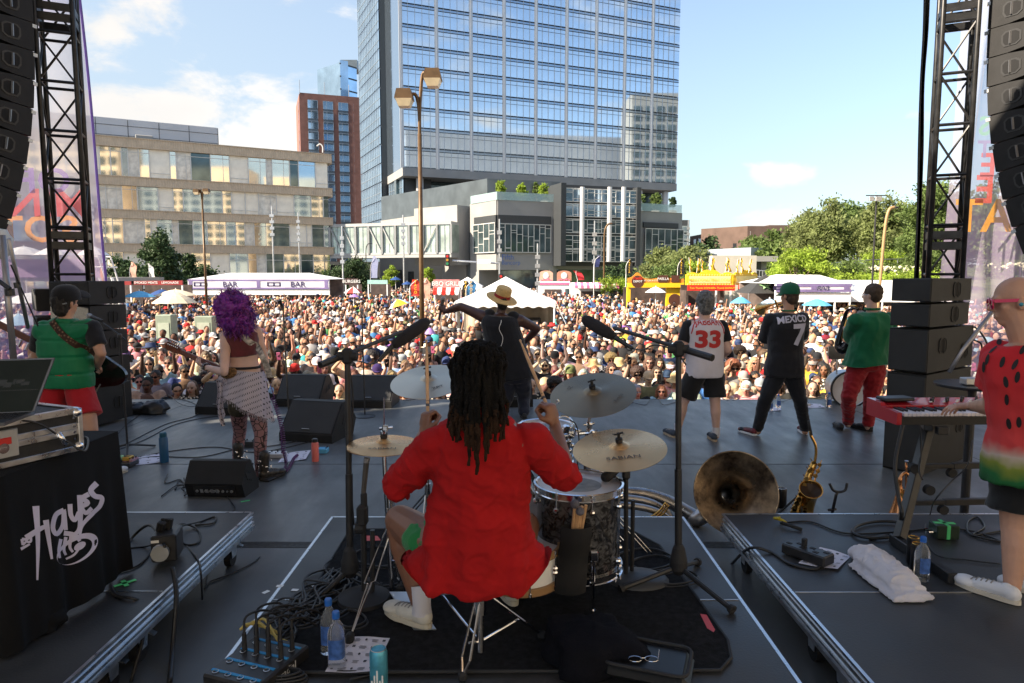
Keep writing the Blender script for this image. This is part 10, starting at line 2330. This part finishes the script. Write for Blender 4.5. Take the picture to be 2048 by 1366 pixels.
def rspec(r):
 fem=rnd.random()<.48;kk=rnd.choices((1.0,.88,1.22),(.45,.4,.15)if fem else(.6,.08,.32))[0];hat=Nn
 q=rnd.random();hat='cap' if q<.24 else 'backward cap' if q<.29 else 'straw hat' if q<.315 else 'bucket hat' if q<.345 else 'visor' if q<.38 else Nn
 hk=rnd.choice(('long','long','wavy','bob','bun','short'))if fem else rnd.choice(('short','short','short','short','afro','bald' if not hat else 'short'));sk=rnd.choices(Rg(9),SKW)[0]
 hcl=rnd.choices(list(HCOL),(.25,.28,.2,.12,.08,.07))[0]if sk<6 else 'black'
 return(sk,pick(CW),'tank top' if rnd.random()<(.36 if fem else.08)else 't-shirt',rnd.choices((Nn,'striped','plaid','patterned'),(.80,.05,.05,.10))[0],hat,rnd.choices(list(HATC),(.28,.22,.14,.12,.12,.03,.025,.02,.015,.02,.01))[0]if hat else Nn,rnd.random()<.58,hk,hcl,(not fem)and rnd.random()<.35,pick(POSW),kk)
def blocked(x,y):
 if abs(x+2.53)<.35 and abs(y-19)<.4:return True
 if TENT[0]-TENT[1]-.25<x<TENT[0]+TENT[1]+.25 and 25.6<y<26+2*TENT[1]+.3:return True
 for a,b_,c,d in((-10.3,21.4,.65,.5),(-10.0,23.4,.9,.5)):
  if abs(x-a)<c and abs(y-b_)<d:return True
 return False
while NP[0]<300:
 hw=.752*y+.3;xs=[];x=-hw+rnd.uniform(0,.5);spec_list=FR if row==0 else FR2 if row==1 else[]
 while x<hw:
  xs.append(x+rnd.uniform(-.08,.08));x+=rnd.uniform(.46,.68)+(.06 if row==0 else 0)
 if row in(0,1):
  fixed=[((s[0]-1024)/1365*y,s[1:])for s in spec_list];out=[]
  for x in xs:
   if all(abs(x-fx)>.33 for fx,_ in fixed):out.append((x,Nn))
  out+=[(fx,sp_)for fx,sp_ in fixed];out.sort(key=lambda t:t[0])
 else:out=[(x,Nn)for x in xs]
 for x,sp_ in out:
  if NP[0]>=300:break
  if blocked(x,y):continue
  sp2=sp_ or rspec(row)
  if row==0 and sp_ is Nn:sp2=sp2[:10]+(rnd.choice(('rail','rail','crossed','clap')),)+sp2[11:]
  adp(x,y+(rnd.uniform(-.06,.06)if row else 0),row,sp2,GZ,rnd.uniform(.93,1.06)if row else rnd.uniform(.90,.98))
 row+=1;y+=.60
for r in Rg(row+1):
 rp=sorted([t for t in PEOPLE if t['_row']==r],key=lambda t:t['_u'])
 for lm in LM:
  for side in(-1,1):
   g_=[t for t in rp if t['_lm']==lm[1]and(t['_u']-lm[0])*side>=0];g_.sort(key=lambda t:abs(t['_u']-lm[0]))
   for k,t in enumerate(g_):
    ttl='person with %s, %s row, %s %s of %s'%(t['_d'],ROWN[min(r,11)],NUMW[min(k,9)],'left' if side<0 else 'right',lm[1])
    w_=ttl.split()
    if len(w_)>16:ttl=ttl.replace('person with ','')
    if len(ttl.split())>16:ttl=ttl.replace(' and beard','')
    if len(ttl.split())>16:ttl=ttl.replace(' hair,',',',1)
    if len(ttl.split())>16:ttl=ttl.replace('haired ','').replace('shirted ','').replace('microphone','mic')
    t['label']=ttl
for t in PEOPLE:
 for k in('_u','_row','_lm','_lu','_d'):del t[k]
phm=M('phone_black',(.02,.02,.022),.25);phs=M('phone_case',(.4,.1,.2),.4)
for k,(w_,rz,t)in enumerate(phones):
 pt=th_('phone','phone held up by the person with '+t['label'].replace('person with ','').split(', ')[0]+', '+', '.join(t['label'].split(', ')[2:]),'phone',w_,'phones held up in the crowd');
 if len(pt['label'].split())>16:pt['label']=pt['label'].replace('phone held up by the person with','phone of')
 mb=MB().box(w_,(.075,.010,.15),rotm(.2,0,rz),.004);part(mb,'case',phm if k%3 else phs,pt)
#the farther crowd: one mass of low detail people
def far_templates():
 T=[]
 for kind in Rg(8):
  mb=MB();lean=0
  mb.mat(1)
  rings=[(.88,.165,.11),(1.12,.150,.10),(1.30,.185,.115),(1.43,.17,.09),(1.49,.06,.05)];vs=[];n=8
  for z,a,b_ in rings:vs+=[(a*cos(2*pi*k/n),b_*sin(2*pi*k/n),z)for k in Rg(n)]
  mb.add(vs,[(i*n+k,i*n+(k+1)%n,(i+1)*n+(k+1)%n,(i+1)*n+k)for i in Rg(len(rings)-1)for k in Rg(n)])
  mb.mat(3);mb.tube([(-.09,0,.90),(-.10,-.02,.5),(-.10,0,.0)],[.10,.08,.06],5);mb.tube([(.09,0,.90),(.10,-.02,.5),(.10,0,.0)],[.10,.08,.06],5)
  mb.mat(0);mb.sph((0,-.01,1.585),(.078,.09,.115),8,6);mb.tube([(0,0,1.44),(0,0,1.52)],.055,6)
  ar={0:'d',1:'d',2:'c',3:'u',4:'p',5:'d',6:'c',7:'d'}[kind]
  for s in(-1,1):
   e,w_={'d':((.25,.02,1.15),(.23,-.08,.93)),'c':((.24,-.05,1.14),(-.02,-.22,1.18)),'u':((.29,-.05,1.6),(.26,-.1,1.86)),'p':((.25,-.16,1.25),(.12,-.3,1.5))}[ar if not(ar in 'up' and s>0)else 'd']
   e=V((s*e[0],e[1],e[2]));w_=V((s*w_[0],w_[1],w_[2]));sh=V((s*.18,0,1.40));mb.mat(1);mb.tube([sh,sh.lerp(e,.6)],[.072,.064],6);mb.mat(0);mb.tube([sh.lerp(e,.55),e,w_,w_+(w_-e).normalized()*.12],[.05,.042,.028,.022],5)
  if kind in(0,3,5,7):mb.mat(2);mb.sph((0,.025,1.625),(.088,.095,.092),8,5)
  if kind in(1,6):mb.mat(2);mb.sph((0,.025,1.625),(.088,.095,.092),8,5);mb.tube([(0,.06,1.6),(0,.07,1.38)],[.085,.09],6)
  if kind in(2,4):mb.mat(4);mb.lathe([(.093,.0),(.09,.06),(.05,.11),(.001,.12)],(0,0,1.61),seg=8);mb.add([(-.07,-.08,1.62),(.07,-.08,1.62),(.06,-.17,1.60),(-.06,-.17,1.60)],[(0,1,2,3)])
  if kind==5:mb.mat(4);mb.lathe([(.18,.02),(.10,.04),(.09,.12),(.001,.13)],(0,0,1.62),seg=8)
  if kind in(0,1,2,5):mb.mat(5);mb.box((0,-.095,1.592),(.12,.02,.03))
  v=np.array(mb.v,dtype=np.float32);slot=np.zeros(len(v),dtype=int);tris=[];
  for f,m_ in zip(mb.f,mb.m):
   for i in f:slot[i]=m_
   for k in Rg(1,len(f)-1):tris.append((f[0],f[k],f[k+1]))
  T.append((v,np.array(tris,dtype=np.int32),slot))
 return T
FT=far_templates();rs=np.random.default_rng(5);pos=[]
yy=y
while yy<92:
 d_=.58 if yy<26 else.66 if yy<40 else.95;hw=.78*yy+1;xx=-hw+rnd.uniform(0,.6)
 while xx<hw:
  ok=not blocked(xx,yy)
  if xx>9 and yy>36:ok=ok and hill_z(xx,yy)<GZ+.5
  if yy>44 and 10.5<xx<20:ok=False
  if yy>60 and(xx<-15 or xx>13):ok=False
  if 4.0<xx<8 and 30<yy<33 and rnd.random()<.6:ok=False
  if ok and not(abs(xx-.5)<1.6 and 29.5<yy<34)and rnd.random()<(.95 if yy<34 else.86+.5*noise.noise(V((xx*.35,yy*.3,0)))):pos.append((xx+rnd.uniform(-.12,.12),yy+rnd.uniform(-.2,.2)))
  xx+=d_*rnd.uniform(.85,1.2)
 yy+=.62 if yy<40 else 1.0
allv=[];allf=[];allc=[];off=0;cn=list(CLR);cp=np.array([CW[c]for c in cn]);cp/=cp.sum()
for(x,y_)in pos:
 v,f,sl=FT[(0,1,2,5,6,7,0,1,2,7,6,4,3,7)[rs.integers(0,14)]];a=rnd.uniform(-.5,.5)+math.atan2(-x,y_);
 if y_>42:a+=rnd.choice((0,0,2.5,-2.0,1.5))
 s=rnd.uniform(.92,1.08);ws=rnd.uniform(.92,1.2);ca,sa=cos(a),sin(a);w_=v*np.array([s*ws,s*ws,s]);w_=np.stack([w_[:,0]*ca-w_[:,1]*sa+x,w_[:,0]*sa+w_[:,1]*ca+y_,w_[:,2]+GZ],1)
 ski=rnd.choices(Rg(9),SKW)[0];pal=np.array([SK[ski],CLR[cn[rs.choice(len(cn),p=cp)]],HCOL[rnd.choice(list(HCOL))]if ski<6 else HCOL['black'],CLR[rnd.choice(('navy','black','blue','tan','grey'))],HATC[rnd.choice(('black','black','white','navy','cream','grey','navy','grey','white','red'))],(.02,.02,.02)])*rnd.uniform(.85,1.15)
 allv.append(w_);allf.append(f+off);allc.append(pal[sl]);off+=len(v)
av=np.concatenate(allv);af=np.concatenate(allf);ac=np.concatenate(allc);me=np_mesh(av,af,'crowd');at_=me.color_attributes.new('tint','FLOAT_COLOR','POINT');at_.data.foreach_set('color',np.concatenate([ac,np.ones((len(ac),1))],1).astype(np.float32).ravel())
me.materials.append(M('crowd_mass',(1,1,1),.8,var=.1,attr='tint',spec=.25));me.shade_smooth();o=bpy.data.objects.new('distant_crowd',me);COL.objects.link(o);tag(o,'dense festival crowd filling the plaza behind the front rows','crowd',kind='stuff')
